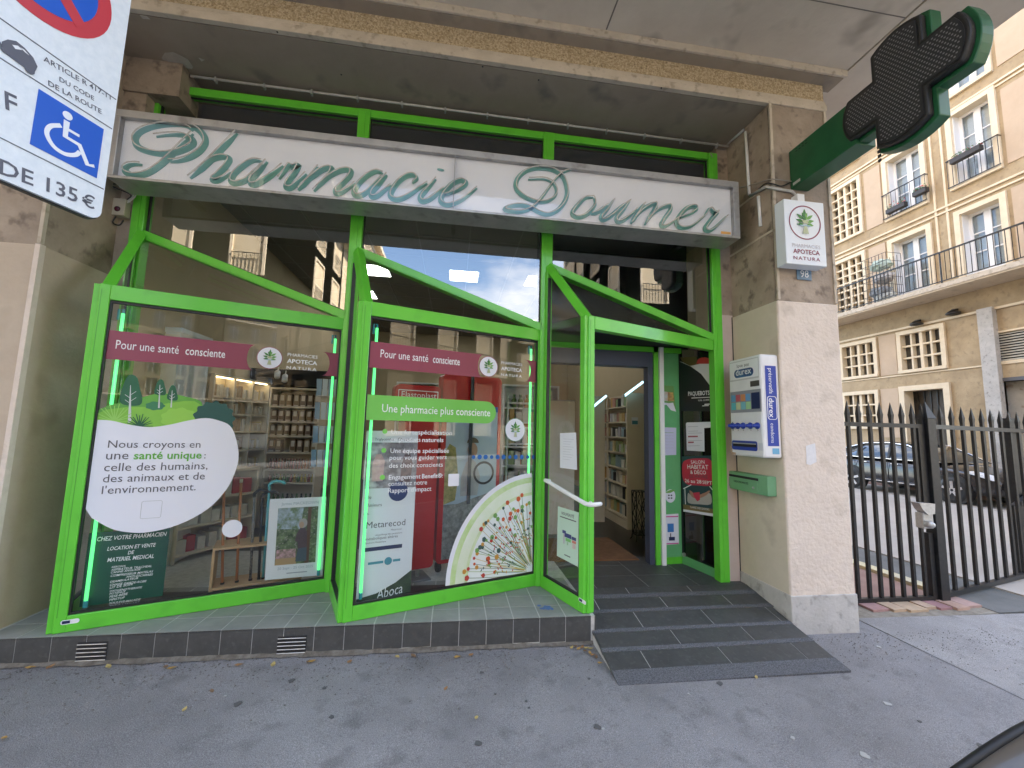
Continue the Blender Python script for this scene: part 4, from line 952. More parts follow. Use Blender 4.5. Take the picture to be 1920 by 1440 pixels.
block('apartment_building', 'sunlit pale apartment block reflected in the left upper window', Frame((-5.0, -49.0, 0), (0, 1, 0), Z1V), 34, 4, 4.6, 3.1, 3.1)
block('apartment_building', 'shaded apartment block with long balcony reflected in the right upper window', Frame((11.0, -15.0, 0), (0, -1, 0), Z1V), 12.0, 5, 4.6, 3.1, 3.0)
block('apartment_building', 'tall block closing the far street, reflected in the middle window', Frame((40.0, -70.0, 0), (-1, 0, 0), Z1V), 60.0, 5, 4.6, 3.1, 3.0, m_dim)
block('apartment_building', 'corner block facing the shop across the street, reflected in the first window', Frame((-5.0, -15.0, 0), (-1, 0, 0), Z1V), 30, 4, 4.6, 3.1, 3.0)
block('apartment_building', 'corner block facing the gate across the street', Frame((41.0, -15.0, 0), (-1, 0, 0), Z1V), 30, 5, 4.6, 3.1, 3.0)
# ------------------------------------------------------------------ things fixed to the right pillar
m_blue = M('signal_blue', (0.02, 0.05, 0.33), rough=0.4)
m_dgrey = M('dark_print', (0.06, 0.06, 0.065), rough=0.6)
m_maroon = M('maroon_print', (0.24, 0.035, 0.075), rough=0.55)
m_print = M('white_print', (0.80, 0.81, 0.83), rough=0.5)
m_lgreen = M('leaf_print', (0.13, 0.33, 0.06), (0.2, 0.42, 0.1), scale=40, rough=0.6)
m_dgreen = M('dark_leaf_print', (0.06, 0.2, 0.05), rough=0.6)
m_urn = M('urn_print', (0.42, 0.46, 0.22), (0.5, 0.55, 0.4), scale=60, rough=0.6)
m_paleb = M('water_print', (0.35, 0.5, 0.55), rough=0.6)
def leafpoly(c, ang, L, w):
    ca, sa = math.cos(ang), math.sin(ang); o = []
    for t, s in ((0, 0), (0.25, 0.8), (0.5, 1), (0.8, 0.5), (1, 0), (0.8, -0.5), (0.5, -1), (0.25, -0.8)):
        x, y = t*L, s*w/2; o.append((c[0]+x*ca-y*sa, c[1]+x*sa+y*ca))
    return o
def plant_logo(F, c, r, par, h):
    """potted plant emblem inside radius r"""
    cx, cy = c; a, b, d, e = MB(), MB(), MB(), MB()
    for k, (x, y, ang, L) in enumerate(((0, .38, 90, .5), (0, .3, 62, .38), (0, .3, 118, .38), (.1, .2, 35, .55), (-.1, .2, 145, .55), (.12, .05, 12, .5), (-.12, .05, 168, .5), (.12, -.1, -8, .45), (-.12, -.1, 188, .45), (0, .1, 75, .4), (0, .1, 105, .4))):
        (a if k % 2 else b).flat(F, leafpoly((cx+x*r, cy+y*r), math.radians(ang), L*r, 0.2*r), h+0.0004*k)
    d.flat(F, [(cx-.26*r, cy+.14*r), (cx+.26*r, cy+.14*r), (cx+.12*r, cy-.08*r), (cx-.12*r, cy-.08*r)], h+0.006)
    d.flat(F, [(cx-.09*r, cy-.25*r), (cx+.09*r, cy-.25*r), (cx+.2*r, cy-.72*r), (cx-.2*r, cy-.72*r)], h+0.0055)
    e.flat(F, circ(cx, cy-.22*r, .40*r, .055*r, 14), h+0.005)
    a.build('emblem_leaf', m_lgreen, par); b.build('emblem_leaf', m_dgreen, par); d.build('emblem_urn', m_urn, par); e.build('emblem_basin', m_paleb, par)
def ring(mb, F, c, r0, r1, h, n=36):
    o = circ(*c, r1, n=n); i = circ(*c, r0, n=n)
    mb.add([F.P(*p, h) for p in o]+[F.P(*p, h) for p in i], [(k, (k+1) % n, n+(k+1) % n, n+k) for k in range(n)])

# white light box with the plant emblem
YS = -0.76
FA = Frame((0, YS, 0), (1, 0, 0), Z1V)
a = FA.px(1466.7, 372); b = FA.px(1552, 498); c_ = FA.px(1477.8, 496); d_ = FA.px(1542.5, 380.5)
ax0, ax1 = (a[0]+c_[0])/2, (b[0]+d_[0])/2; az0, az1 = (b[1]+c_[1])/2, (a[1]+d_[1])/2
t = thing('emblem_sign', 'white light box sign with a plant emblem hung on the pillar', 'sign', ((ax0+ax1)/2, YS, az0))
MB().fbox(FA, ax0, ax1, az0, az1, -0.11, 0.0).build('box', M('sign_white', (0.76, 0.81, 0.87), rough=0.35), t, bevel=0.006)
MB().box(((ax0+ax1)/2-0.02, -0.72, az1), ((ax0+ax1)/2+0.05, -0.65, az1+0.09)).build('cable_gland', m_white, t)
MB().box((ax0+0.1, -0.66, az0+0.15), (ax1-0.1, -0.615, az1-0.15)).build('mount', m_galv, t)
W = ax1-ax0; H_ = az1-az0; cc = ((ax0+ax1)/2, az0+H_*0.655); rr = W*0.40
rg = MB(); ring(rg, FA, cc, rr*0.93, rr, 0.0015); rg.build('emblem_ring', m_maroon, t)
plant_logo(FA, cc, rr*0.92, t, 0.002)
tx = MB(); text_uv(tx, FA, 'APOTECA', (ax0+W*.17, az0+H_*.165), (ax0+W*.83, az0+H_*.165), 0.002, bold=0.02); text_uv(tx, FA, 'NATURA', (ax0+W*.17, az0+H_*.07), (ax0+W*.83, az0+H_*.07), 0.002, bold=0.015, asp=0.78, space=1.25); tx.build('lettering', m_maroon, t)
tx = MB(); text_uv(tx, FA, 'PHARMACIES', (ax0+W*.15, az0+H_*.26), (ax0+W*.85, az0+H_*.26), 0.002); tx.build('lettering', M('grey_print', (0.5, 0.47, 0.5), rough=0.6), t)
# house number
FN = Frame((0, -0.626, 0), (1, 0, 0), Z1V)
n0 = FN.px(1494, 524); n1 = FN.px(1520, 503)
t = thing('house_number', 'small blue enamel house number plate under the emblem sign', 'number plate', (n0[0], -0.626, n0[1]))
MB().fbox(FN, n0[0], n1[0], n0[1], n1[1], 0.0, 0.006).build('plate', M('enamel_blue', (0.13, 0.22, 0.32), rough=0.3), t, bevel=0.002)
tx = MB(); w = n1[0]-n0[0]; text_uv(tx, FN, '98', (n0[0]+w*.22, n0[1]+0.022), (n1[0]-w*.22, n0[1]+0.022), 0.008, asp=1.1); tx.build('lettering', m_print, t)
# paper remains on the pillar
FQ = Frame((0, -0.6255, 0), (1, 0, 0), Z1V)
t = MB().flat(FQ, FQ.pts([(1511, 836), (1528, 831), (1531, 866), (1519, 872), (1512, 870)]), 0.0012).build('paper_scrap', M('torn_paper', (0.66, 0.65, 0.66), (0.74, 0.73, 0.74), scale=30, rough=0.9), label='torn white paper scrap pasted on the cream pillar', cat='paper')

# ------------------------------------------------------------------ condom dispenser on the inner side of the pillar
side = onX(1468, 860, RPX0-0.005); YFm = side.y
XF = onY(1433, 858, YFm).x; YBm = onX(1371, 855, XF).y
zT = (onY(1425, 664, YFm).z+onY(1458, 664, YFm).z)/2; zB = (onY(1433, 858, YFm).z+onY(1466, 861, YFm).z)/2
FV = Frame((XF, YBm, 0), (0, YFm-YBm, 0), Z1V)               # front, faces -X
LV = abs(YFm-YBm)
FW_ = Frame((XF, YFm, 0), (1, 0, 0), Z1V); DV = RPX0-0.006-XF
vm = thing('vending_machine', 'white and blue wall dispenser with rusty corners beside the entrance', 'vending machine', (XF+DV/2, (YFm+YBm)/2, zB))
MB().box((XF, YFm, zB), (RPX0-0.006, YBm, zT)).build('case', M('dispenser_white', (0.72, 0.72, 0.73), (0.78, 0.78, 0.79), scale=6, rough=0.35), vm, bevel=0.02)
hh = zT-zB
def V(px, py): return FV.px(px, py, 0.002)
def vrect(a, b, c, d): return [V(*a), V(*b), V(*c), V(*d)]
def pv(name, mat, u0, u1, v0, v1, h, F=FV, r=0.0):
    MB().flat(F, rrect(u0, u1, v0, v1, r) if r else [(u0, v0), (u1, v0), (u1, v1), (u0, v1)], h).build(name, mat, vm)
U = lambda f: LV*f
Zv = lambda f: zB+hh*f
pv('header_panel', M('pale_grey_print', (0.55, 0.55, 0.56), rough=0.5), U(.05), U(.95), Zv(.77), Zv(.975), 0.002)
pv('header_face', m_white, U(.065), U(.935), Zv(.785), Zv(.965), 0.003)
pv('brand_badge', M('badge_blue', (0.03, 0.16, 0.36), (0.02, 0.04, 0.12), scale=6, rough=0.3), U(.2), U(.8), Zv(.80), Zv(.885), 0.004, r=hh*0.042)
tx = MB(); text_uv(tx, FV, 'durex', (U(.26), Zv(.825)), (U(.74), Zv(.825)), 0.0055, bold=0.01); tx.build('lettering', m_print, vm)
tx = MB(); text_uv(tx, FV, 'love sex', (U(.3), Zv(.905)), (U(.68), Zv(.905)), 0.0045); tx.build('lettering', m_dgrey, vm)
pv('coin_plate', M('coin_plate', (0.11, 0.10, 0.09), rough=0.4, metal=0.5), U(.70), U(.96), Zv(.69), Zv(.745), 0.006)
pv('display_window', M('window_grey', (0.30, 0.31, 0.34), rough=0.2), U(.05), U(.985), Zv(.44), Zv(.66), 0.003)
for k, c in enumerate(((0.1, 0.3, 0.5), (0.5, 0.1, 0.12), (0.6, 0.25, 0.1), (0.12, 0.3, 0.55))):
    pv('product_box', M('box_a%d' % k, c, rough=0.4), U(.08+.155*k), U(.08+.155*k+.135), Zv(.555), Zv(.625), 0.0042)
    pv('product_box', M('box_b%d' % k, [(0.1, 0.45, 0.5), (0.55, 0.6, 0.35), (0.2, 0.5, 0.55), (0.35, 0.6, 0.3)][k], rough=0.4), U(.08+.155*k), U(.08+.155*k+.14), Zv(.47), Zv(.545), 0.0042)
pv('product_card', MATS['navy'], U(.71), U(.95), Zv(.47), Zv(.63), 0.0044)
for k in range(5):
    u = U([.10, .27, .44, .66, .86][k]); v = Zv(.305)
    MB().lathe(FV.P(u, v, 0.0), [(0.028, 0), (0.03, 0.012), (0.016, 0.016), (0.016, 0.045), (0.006, 0.05)], 14, FV.n).build('knob', m_blue, vm, smooth=True)
    tx = MB(); text_uv(tx, FV, '12345'[k], (u-0.006, Zv(.255)), (u+0.006, Zv(.255)), 0.003); tx.build('lettering', m_dgrey, vm)
pv('tray_surround', m_blue, U(.05), U(.83), Zv(.06), Zv(.155), 0.003, r=0.02)
pv('tray_slot', m_dark, U(.09), U(.81), Zv(.095), Zv(.125), 0.0045)
pv('tray_flap', m_galv, U(.09), U(.81), Zv(.122), Zv(.133), 0.008)
pv('price_label', M('label_grey', (0.6, 0.62, 0.66), rough=0.6), U(.86), U(.975), Zv(.07), Zv(.14), 0.003)
pv('rust_patch', M('rust', (0.35, 0.16, 0.05), (0.6, 0.5, 0.4), scale=25, rough=0.9), U(.0), U(.05), Zv(.03), Zv(.10), 0.002)
pv('rust_patch', MATS['rust'], U(.03), U(.16), Zv(.005), Zv(.03), 0.002)
pv('side_strip', m_blue, DV*.22, DV*.82, zB+hh*.115, zB+hh*.885, 0.003, F=FW_)
FVr = Frame((XF+DV*0.52, YFm, 0), (0, 0, -1), (1, 0, 0), (0, -1, 0))      # text running downwards
tx = MB(); text_uv(tx, FVr, 'préservatifs', (-(zB+hh*.86), -0.022), (-(zB+hh*.615), -0.022), 0.005, asp=1.1); text_uv(tx, FVr, 'durex', (-(zB+hh*.57), -0.03), (-(zB+hh*.385), -0.03), 0.005, bold=0.01); text_uv(tx, FVr, 'condoms', (-(zB+hh*.33), -0.022), (-(zB+hh*.145), -0.022), 0.005, asp=1.05); tx.build('lettering', m_print, vm)
rg = MB(); o = rrect(-(zB+hh*.59), -(zB+hh*.365), -0.047, 0.047, 0.025); i_ = rrect(-(zB+hh*.585), -(zB+hh*.37), -0.040, 0.040, 0.02); n = len(o)
rg.add([FVr.P(*p, 0.005) for p in o]+[FVr.P(*p, 0.005) for p in i_], [(k, (k+1) % n, n+(k+1) % n, n+k) for k in range(n)]); rg.build('badge_outline', m_print, vm)
pv('approval_label', M('label_blue', (0.15, 0.4, 0.6), rough=0.5), DV*.45, DV*.82, zB+hh*.04, zB+hh*.095, 0.003, F=FW_)

# ------------------------------------------------------------------ green prescription box
sd_ = onX(1456, 905, RPX0-0.005); YFo = sd_.y
XFo = onY(1439, 905, YFo).x; YBo = onX(1359, 903, XFo).y
zT2 = onY(1440, 894, YFo).z; zB2 = onY(1440, 931, YFo).z
FO = Frame((XFo, YBo, 0), (0, YFo-YBo, 0), Z1V); LO = abs(YFo-YBo)
m_mint = M('mint_metal', (0.16, 0.36, 0.19), (0.19, 0.40, 0.22), scale=5, rough=0.4)
po = thing('prescription_box', 'mint green metal letter box below the wall dispenser', 'letter box', (XFo, (YFo+YBo)/2, zB2))
MB().box((XFo, YFo, zB2), (RPX0-0.006, YBo, zT2)).build('case', m_mint, po, bevel=0.004)
hb_ = zT2-zB2
MB().fbox(FO, LO*.09, LO*.80, zB2+hb_*.13, zB2+hb_*.66, 0.0, 0.006).build('flap', m_mint, po, bevel=0.002)
MB().fbox(FO, LO*.08, LO*.81, zB2+hb_*.70, zB2+hb_*.83, -0.001, 0.003).build('slot', m_dark, po)
MB().lathe(FO.P(LO*.71, zB2+hb_*.30, 0.006), [(0.012, 0), (0.012, 0.005), (0.005, 0.007)], 10, FO.n).build('lock', m_galv, po)
tx = MB(); text_uv(tx, FO, 'ORDONNANCES', (LO*.25, zB2+hb_*.42), (LO*.60, zB2+hb_*.42), 0.0075, bold=0.02); tx.build('lettering', m_dark, po)

# ------------------------------------------------------------------ pharmacy cross
XC = 5.78
FX = Frame((XC, 0, 0), (0, -1, 0), Z1V, (-1, 0, 0))
m_cg = M('dark_green_enamel', (0.012, 0.085, 0.035), (0.018, 0.11, 0.045), scale=5, rough=0.35)
m_led = M('led_panel', (0.022, 0.024, 0.028), (0.03, 0.03, 0.034), scale=3, rough=0.35)
cu, cv, R1, hw = 1.580, 3.882, 0.41, 0.165
def cross_poly(R, w, bulge, n=8):
    o = []
    for k in range(4):
        a = k*math.pi/2; ca, sa = math.cos(a), math.sin(a)
        for i in range(n+1):
            y = -w+2*w*i/n; x = R-bulge*(y/w)**2
            o.append((cu+x*ca-y*sa, cv+x*sa+y*ca))
        x, y = w, w; o.append((cu+x*ca-y*sa, cv+x*sa+y*ca))
    return o
pc = thing('pharmacy_cross', 'dark green pharmacy cross with an unlit screen on a boxed arm', 'sign', FX.P(cu, cv-R1, 0))
MB().prism(FX, cross_poly(R1+0.028, hw+0.028, 0.055), -0.11, -0.02).build('housing', m_cg, pc, bevel=0.006)
MB().prism(FX, cross_poly(R1+0.005, hw+0.004, 0.05), -0.02, 0.03).build('screen_body', m_black, pc, bevel=0.012)
MB().prism(FX, cross_poly(R1-0.02, hw-0.022, 0.045), 0.03, 0.034).build('screen', m_led, pc)
inner = cross_poly(R1-0.035, hw-0.035, 0.045)
def inside(p, poly):
    x, y = p; c = False; j = len(poly)-1
    for i in range(len(poly)):
        if (poly[i][1] > y) != (poly[j][1] > y) and x < (poly[j][0]-poly[i][0])*(y-poly[i][1])/(poly[j][1]-poly[i][1])+poly[i][0]: c = not c
        j = i
    return c
led = MB(); stp = 0.026; r = 0
yv = cv-R1
while yv < cv+R1:
    xv = cu-R1+(stp/2 if r % 2 else 0)
    while xv < cu+R1:
        if inside((xv, yv), inner):
            q = 0.0055; led.add([FX.P(xv-q, yv-q*.8, 0.0355), FX.P(xv+q, yv-q*.8, 0.0355), FX.P(xv+q, yv+q*.8, 0.0355), FX.P(xv-q, yv+q*.8, 0.0355), FX.P(xv, yv, 0.038)], [(0, 1, 4), (1, 2, 4), (2, 3, 4), (3, 0, 4)])
        xv += stp
    yv += stp*0.75; r += 1
led.build('led_dots', M('led_lens', (0.22, 0.22, 0.23), rough=0.3), pc)
pc.children[-1]['kind'] = 'stuff'
aT, aB = 4.045, 3.672
arm = MB().fbox(FX, 0.625, cu-R1*0.80, aB, aT, -0.17, 0.012).build('arm', m_cg, pc, bevel=0.006)
for k in range(4): 
    for d in (-1, 1): MB().fbox(FX, 0.70+k*0.035, 0.72+k*0.035, aT-0.035+d*0.012-0.003, aT-0.035+d*0.012+0.003, 0.012, 0.0132).build('vent_slot', m_dark, arm)
MB().flat(FX, [(0.655, aB+0.02), (0.735, aB+0.02), (0.735, aB+0.045), (0.655, aB+0.045)], 0.0138).build('maker_label', m_pvc, arm)
for (du, dv) in ((hw*0.92, R1*0.85), (-hw*0.92+0.0, -R1*0.85)):
    for k in range(4): MB().fbox(FX, cu+du-0.02, cu+du, cv+dv-0.02-k*0.035, cv+dv-k*0.035, 0.012, 0.02).build('vent_slot', m_dark, pc)

# ------------------------------------------------------------------ cables and conduits
cb = thing('conduit', 'grey conduit clipped along the top of the shop front', 'conduit', (2.8, -0.07, 4.46))
MB().tube([(0.30, -0.075, 4.475), (5.56, -0.075, 4.475)], 0.011, 8).build('pipe', m_pvc, cb, smooth=True)
for k in range(13): MB().box((0.5+k*0.41, -0.09, 4.445), (0.515+k*0.41, -0.055, 4.49)).build('clip', m_galv, cb)
cb = thing('conduit', 'white conduit stub on the inner side of the right pillar', 'conduit', (5.57, -0.3, 3.4))
q = [onX(x, y, RPX0-0.015) for x, y in ((1357, 276), (1395, 243))]; MB().tube(q, 0.012, 8).build('pipe', m_pvc, cb, smooth=True)
q = [onX(x, y, RPX0-0.015) for x, y in ((1398, 247), (1405, 365))]; MB().tube(q, 0.014, 8).build('pipe', m_white, cb, smooth=True)
q = [onX(x, y, RPX0-0.015) for x, y in ((1422, 368), (1426, 424))]; MB().tube(q, 0.014, 8).build('pipe', m_white, cb, smooth=True)
q = [onX(x, y, RPX0-0.02) for x, y in ((1406, 367), (1437, 350))]+[onY(x, y, -0.64) for x, y in ((1449, 353), (1485, 359), (1492, 367))]; MB().tube(q, 0.013, 8).build('pipe', m_pvc, cb, smooth=True)
cw = thing('cable', 'loose thin cables looping from the sign to the cross', 'cable', (5.5, -0.4, 3.5))
q = spline([Vector((5.36, -0.06, 4.38)), onX(1356, 330, 5.55), onX(1372, 350, 5.56), onX(1400, 349, RPX0-0.02), onX(1440, 337, RPX0-0.02), onY(1460, 337, -0.64), onY(1485, 340, -0.64)], 5); MB().tube(q, 0.005, 6).build('wire', M('cable_grey', (0.3, 0.28, 0.25), rough=0.6), cw, smooth=True)
q = spline([onX(1422, 355, RPX0-0.02), onX(1436, 344, RPX0-0.025), onY(1450, 345, -0.64), onY(1465, 349, -0.645), onY(1482, 342, -0.64)], 5); MB().tube(q, 0.006, 6).build('wire', m_black, cw, smooth=True)
# alarm box and wires at the left reveal
YJ = -0.05
p0 = onY(209, 370, -0.10); p1 = onY(232, 404, -0.10)
jb = thing('alarm_box', 'small cream alarm box with a dark red lens and loose wires below the sign', 'alarm box', (p0.x, -0.1, p1.z))
MB().box((p0.x, -0.10, p1.z), (p1.x, -0.03, p0.z)).build('case', M('aged_plastic', (0.42, 0.37, 0.28), rough=0.5), jb, bevel=0.006)
MB().lathe(((p0.x+p1.x)/2, -0.10, p1.z+(p0.z-p1.z)*.36), [(0.024, 0), (0.02, 0.008), (0.01, 0.012)], 14, (0, -1, 0)).build('lens', M('dark_red', (0.06, 0.008, 0.02), rough=0.2), jb, smooth=True)
for k in range(3):
    q = spline([(p1.x-0.02, -0.07, p0.z-0.02*k), (p1.x+0.03+0.02*k, -0.1, p0.z+0.04), (p0.x+0.06*k, -0.12, p0.z+0.10), (p1.x+0.1, -0.1, p0.z+0.15)], 5); MB().tube(q, 0.005, 5).build('wire', m_pvc if k else m_black, jb, smooth=True)
q = spline([(p0.x+0.03, -0.07, p1.z), (p0.x+0.02, -0.08, p1.z-0.06), (p0.x+0.07, -0.08, p1.z-0.08), (p0.x+0.09, -0.07, p1.z-0.03)], 5); MB().tube(q, 0.006, 5).build('wire', m_black, jb, smooth=True)

# ------------------------------------------------------------------ parking sign near the camera
dvp = ray(1100, 808); dvp.z = 0; dvp.normalize()
Pn = Vector((dvp.y, -dvp.x, 0))                       # faces the camera side
anchor = CAM+ray(188, 415)*1.55
FK = Frame(anchor, dvp, Z1V, Pn)
pk = thing('parking_sign', 'white and blue disabled parking tow-away sign on a black pole at the left', 'road sign', FK.P(-0.25, -2.3, -0.05))
Wk = 0.50
r = rrect(-Wk, 0.0, -0.0, 1.35, 0.035)
MB().prism(FK, r, -0.012, 0.0).build('plate', M('retroreflective_white', (0.70, 0.74, 0.77), (0.78, 0.81, 0.83), scale=40, rough=0.3), pk)
b_ = MB(); o = rrect(-Wk-0.004, 0.004, -0.004, 1.354, 0.038); n = len(o)
b_.prism(FK, o, -0.03, -0.012); b_.build('edge', m_bmet, pk)
tx = MB()
def K(x, y): return FK.px(x, y, 0.001)
text_px(tx, FK, 'DE 135', (-2, 325), (145, 380), 0.0012, bold=0.012); text_px(tx, FK, '€', (153, 384), (177, 393), 0.0012, bold=0.012)
text_px(tx, FK, 'F', (10, 204), (33, 214), 0.0012, bold=0.012, height=0.058)
text_px(tx, FK, 'ARTICLE R 417-11', (81, 114), (207, 187), 0.0012, bold=0.01)
text_px(tx, FK, 'DU CODE', (111, 152), (176, 189), 0.0012, bold=0.01); text_px(tx, FK, 'DE LA ROUTE', (90, 160), (190, 214), 0.0012, bold=0.01)
tx.build('lettering', M('sign_grey', (0.10, 0.10, 0.125), rough=0.5), pk)
for (a, b) in (((0, 43), (213, 176)), ((0, 117), (206, 232)), ((0, 267), (194, 347))):
    va = (K(*a)[1]+K(*b)[1])/2; MB().flat(FK, [(-Wk+0.004, va-0.0018), (-0.004, va-0.0018), (-0.004, va+0.0018), (-Wk+0.004, va+0.0018)], 0.0012).build('divider_line', MATS['sign_grey'], pk)
sq = [K(73, 172), K(195, 238), K(182, 332), K(54, 272)]
su0, su1 = (sq[0][0]+sq[3][0])/2, (sq[1][0]+sq[2][0])/2; sv0, sv1 = (sq[2][1]+sq[3][1])/2, (sq[0][1]+sq[1][1])/2
MB().flat(FK, [(su0, sv0), (su1, sv0), (su1, sv1), (su0, sv1)], 0.0014).build('blue_square', M('sign_blue', (0.012, 0.10, 0.52), rough=0.35), pk)
sw, sh = su1-su0, sv1-sv0
def S_(x, y): return (su0+sw*x, sv0+sh*y)
wc = MB()
wc.flat(FK, circ(*S_(.43, .84), sw*.075, n=16), 0.0024)
add_ribbon(wc, FK, [S_(.43, .74), S_(.44, .45), S_(.66, .44), S_(.82, .16), S_(.93, .20)], [sw*.09, sw*.085, sw*.075, sw*.075, sw*.06], 0.0025)
add_ribbon(wc, FK, [S_(.44, .60), S_(.64, .60)], sw*.05, 0.0026)
add_ribbon(wc, FK, spline([S_(.36, .60), S_(.22, .48), S_(.19, .32), S_(.30, .17), S_(.47, .14), S_(.62, .22), S_(.68, .32)], 5), sw*.07, 0.0024)
wc.build('wheelchair_symbol', m_print, pk)
# round no-parking disc at the top
vb = K(165, 104)[1]; cxd = -Wk/2-0.01
Rd = 0.205; cd_ = (cxd, vb+Rd)
MB().flat(FK, circ(*cd_, Rd, n=48), 0.0014).build('red_ring', M('sign_red', (0.55, 0.045, 0.06), rough=0.35), pk)
MB().flat(FK, circ(*cd_, Rd*0.78, n=48), 0.0024).build('blue_disc', MATS['sign_blue'], pk)
sl = MB()
for s in (1, -1): add_ribbon(sl, FK, [(cd_[0]-Rd*.6*s, cd_[1]+Rd*.6), (cd_[0]+Rd*.6*s, cd_[1]-Rd*.6)], Rd*.2, 0.0032+0.0003*s)
sl.build('red_bar', MATS['sign_red'], pk)
# tow car pictogram
tw = MB()
ca_ = K(12, 92); cbx = K(68, 132)
tw.flat(FK, [K(3, 78), K(14, 74), K(30, 77), K(46, 90), K(62, 108), K(70, 125), K(64, 137), K(50, 130), K(12, 102), K(3, 92)], 0.0022)
MB().flat(FK, [K(22, 84), K(33, 86), K(41, 94), K(28, 92)], 0.0034).build('tow_pictogram', m_print, pk); MB().flat(FK, [K(37, 89), K(44, 93), K(54, 104), K(46, 98)], 0.0034).build('tow_pictogram', m_print, pk)
tw.flat(FK, circ(*K(10, 93), 0.013, n=14), 0.003); tw.flat(FK, circ(*K(55, 131), 0.013, n=14), 0.003)
add_ribbon(tw, FK, [K(3, 88), K(-10, 62), K(-30, 70)], 0.006, 0.003)
tw.build('tow_pictogram', MATS['sign_grey'], pk)
MB().tube([FK.P(-Wk*0.88, -2.75, -0.055), FK.P(-Wk*0.88, 1.35, -0.055)], 0.028, 12).build('pole', m_bmet, pk, smooth=True)
for v in (0.15, 1.1): MB().fbox(FK, -Wk*0.88-0.04, -Wk*0.88+0.04, v, v+0.03, -0.09, -0.02).build('bracket', m_galv, pk)
# ------------------------------------------------------------------ vinyl on the windows
m_vred = M('red_vinyl', (0.26, 0.045, 0.08), rough=0.4)
m_vgreen = M('lime_vinyl', (0.15, 0.50, 0.07), (0.20, 0.55, 0.12), scale=1.0, rough=0.4)
m_vwhite = M('white_vinyl', (0.74, 0.75, 0.82), rough=0.45)
m_txt = M('slate_print', (0.09, 0.085, 0.10), rough=0.6)
HD = -0.016                              # vinyl lies on the outer face of the glass
def pol(F, P, h=HD): return [F.px(x, y, h) for x, y in P]
def flatp(F, P, name, mat, par, h=HD): MB().flat(F, pol(F, P, h), h).build(name, mat, par)
def tpx(mb, F, t, a, b, h=HD+0.0012, **k): text_uv(mb, F, t, F.px(*a, h), F.px(*b, h), h, **k)
def band(i, pts):
    F = BAY[i]; nm = ('first', 'second')[i]
    u_l, u_e, u_s, u_r = pts['u']; v0, v1 = pts['v']; vm_ = (v0+v1)/2; hv = (v1-v0)/2
    t = thing('window_decal', 'dark red vinyl band with white slogan across the %s window' % nm, 'decal', F.P((u_l+u_r)/2, v0, HD), 'red slogan bands')
    arc = [(u_e-math.cos(a)*0.05+0.05, vm_+math.sin(a)*hv) for a in [math.radians(d) for d in range(90, -91, -15)]]
    MB().flat(F, [(u_l, v0), (u_l, v1)]+arc, HD).build('band', m_vred, t)
    arc = [(u_s+math.cos(a)*0.06-0.06+0.03, vm_+math.sin(a)*hv) for a in [math.radians(d) for d in range(-90, 91, 15)]]
    MB().flat(F, [(u_r, v1), (u_r, v0)]+arc, HD).build('band_end', m_vred, t)
    tx = MB(); k = pts['text']
    p0, p1, pm = F.px(*k[0], HD), F.px(*k[1], HD), F.px(*k[2], HD); pb = (p0[1]+p1[1])/2
    text_uv(tx, F, 'Pour une santé', (p0[0], pb), (pm[0]-0.02, pb), HD+0.0012, height=0.066); text_uv(tx, F, 'consciente', (pm[0]+0.02, pb), (p1[0], pb), HD+0.0012, bold=0.008, height=0.066)
    tx.build('lettering', m_print, t)
    e = thing('window_decal', 'round plant emblem with white pharmacy group name at the right of the %s red band' % nm, 'decal', F.P(u_e, v0, HD), 'plant emblem decals')
    c = F.px(*pts['logo'], HD); c = (c[0], (c[1]+vm_)/2); r = pts['r']
    MB().flat(F, circ(*c, r*1.06, n=32), HD+0.0006).build('emblem_rim', m_vred, e)
    MB().flat(F, circ(*c, r, n=32), HD+0.0016).build('emblem_disc', m_vwhite, e)
    plant_logo(F, c, r*0.92, e, HD+0.0026)
    tx = MB(); x0 = c[0]+r*1.45; x1 = x0+pts['tw']
    text_uv(tx, F, 'PHARMACIES', (x0, vm_+0.038), (x1, vm_+0.038), HD+0.0012); text_uv(tx, F, 'APOTECA', (x0, vm_-0.018), (x1, vm_-0.018), HD+0.0012, bold=0.02, asp=0.95); text_uv(tx, F, 'NATURA', (x0, vm_-0.07), (x1, vm_-0.07), HD+0.0012, bold=0.015, asp=0.7, space=1.3)
    tx.build('lettering', m_print, e)
F0, F1 = BAY[0], BAY[1]
ue0 = F0.px(462, 680, HD)[0]; us0 = F0.px(611, 680, HD)[0]
band(0, dict(u=(0.066, ue0, us0, LB-0.08), v=(1.823, 2.032), text=((216, 657), (422, 668), (341, 664)), logo=(506, 669), r=0.088, tw=0.23, asp=1.05))
ue1 = F1.px(896, 690, HD)[0]; us1 = F1.px(990, 690, HD)[0]
band(1, dict(u=(0.066, ue1, us1, LB-0.08), v=(1.845, 2.05), text=((713, 672), (862, 683), (807, 680)), logo=(916, 687), r=0.088, tw=0.22, asp=1.3))
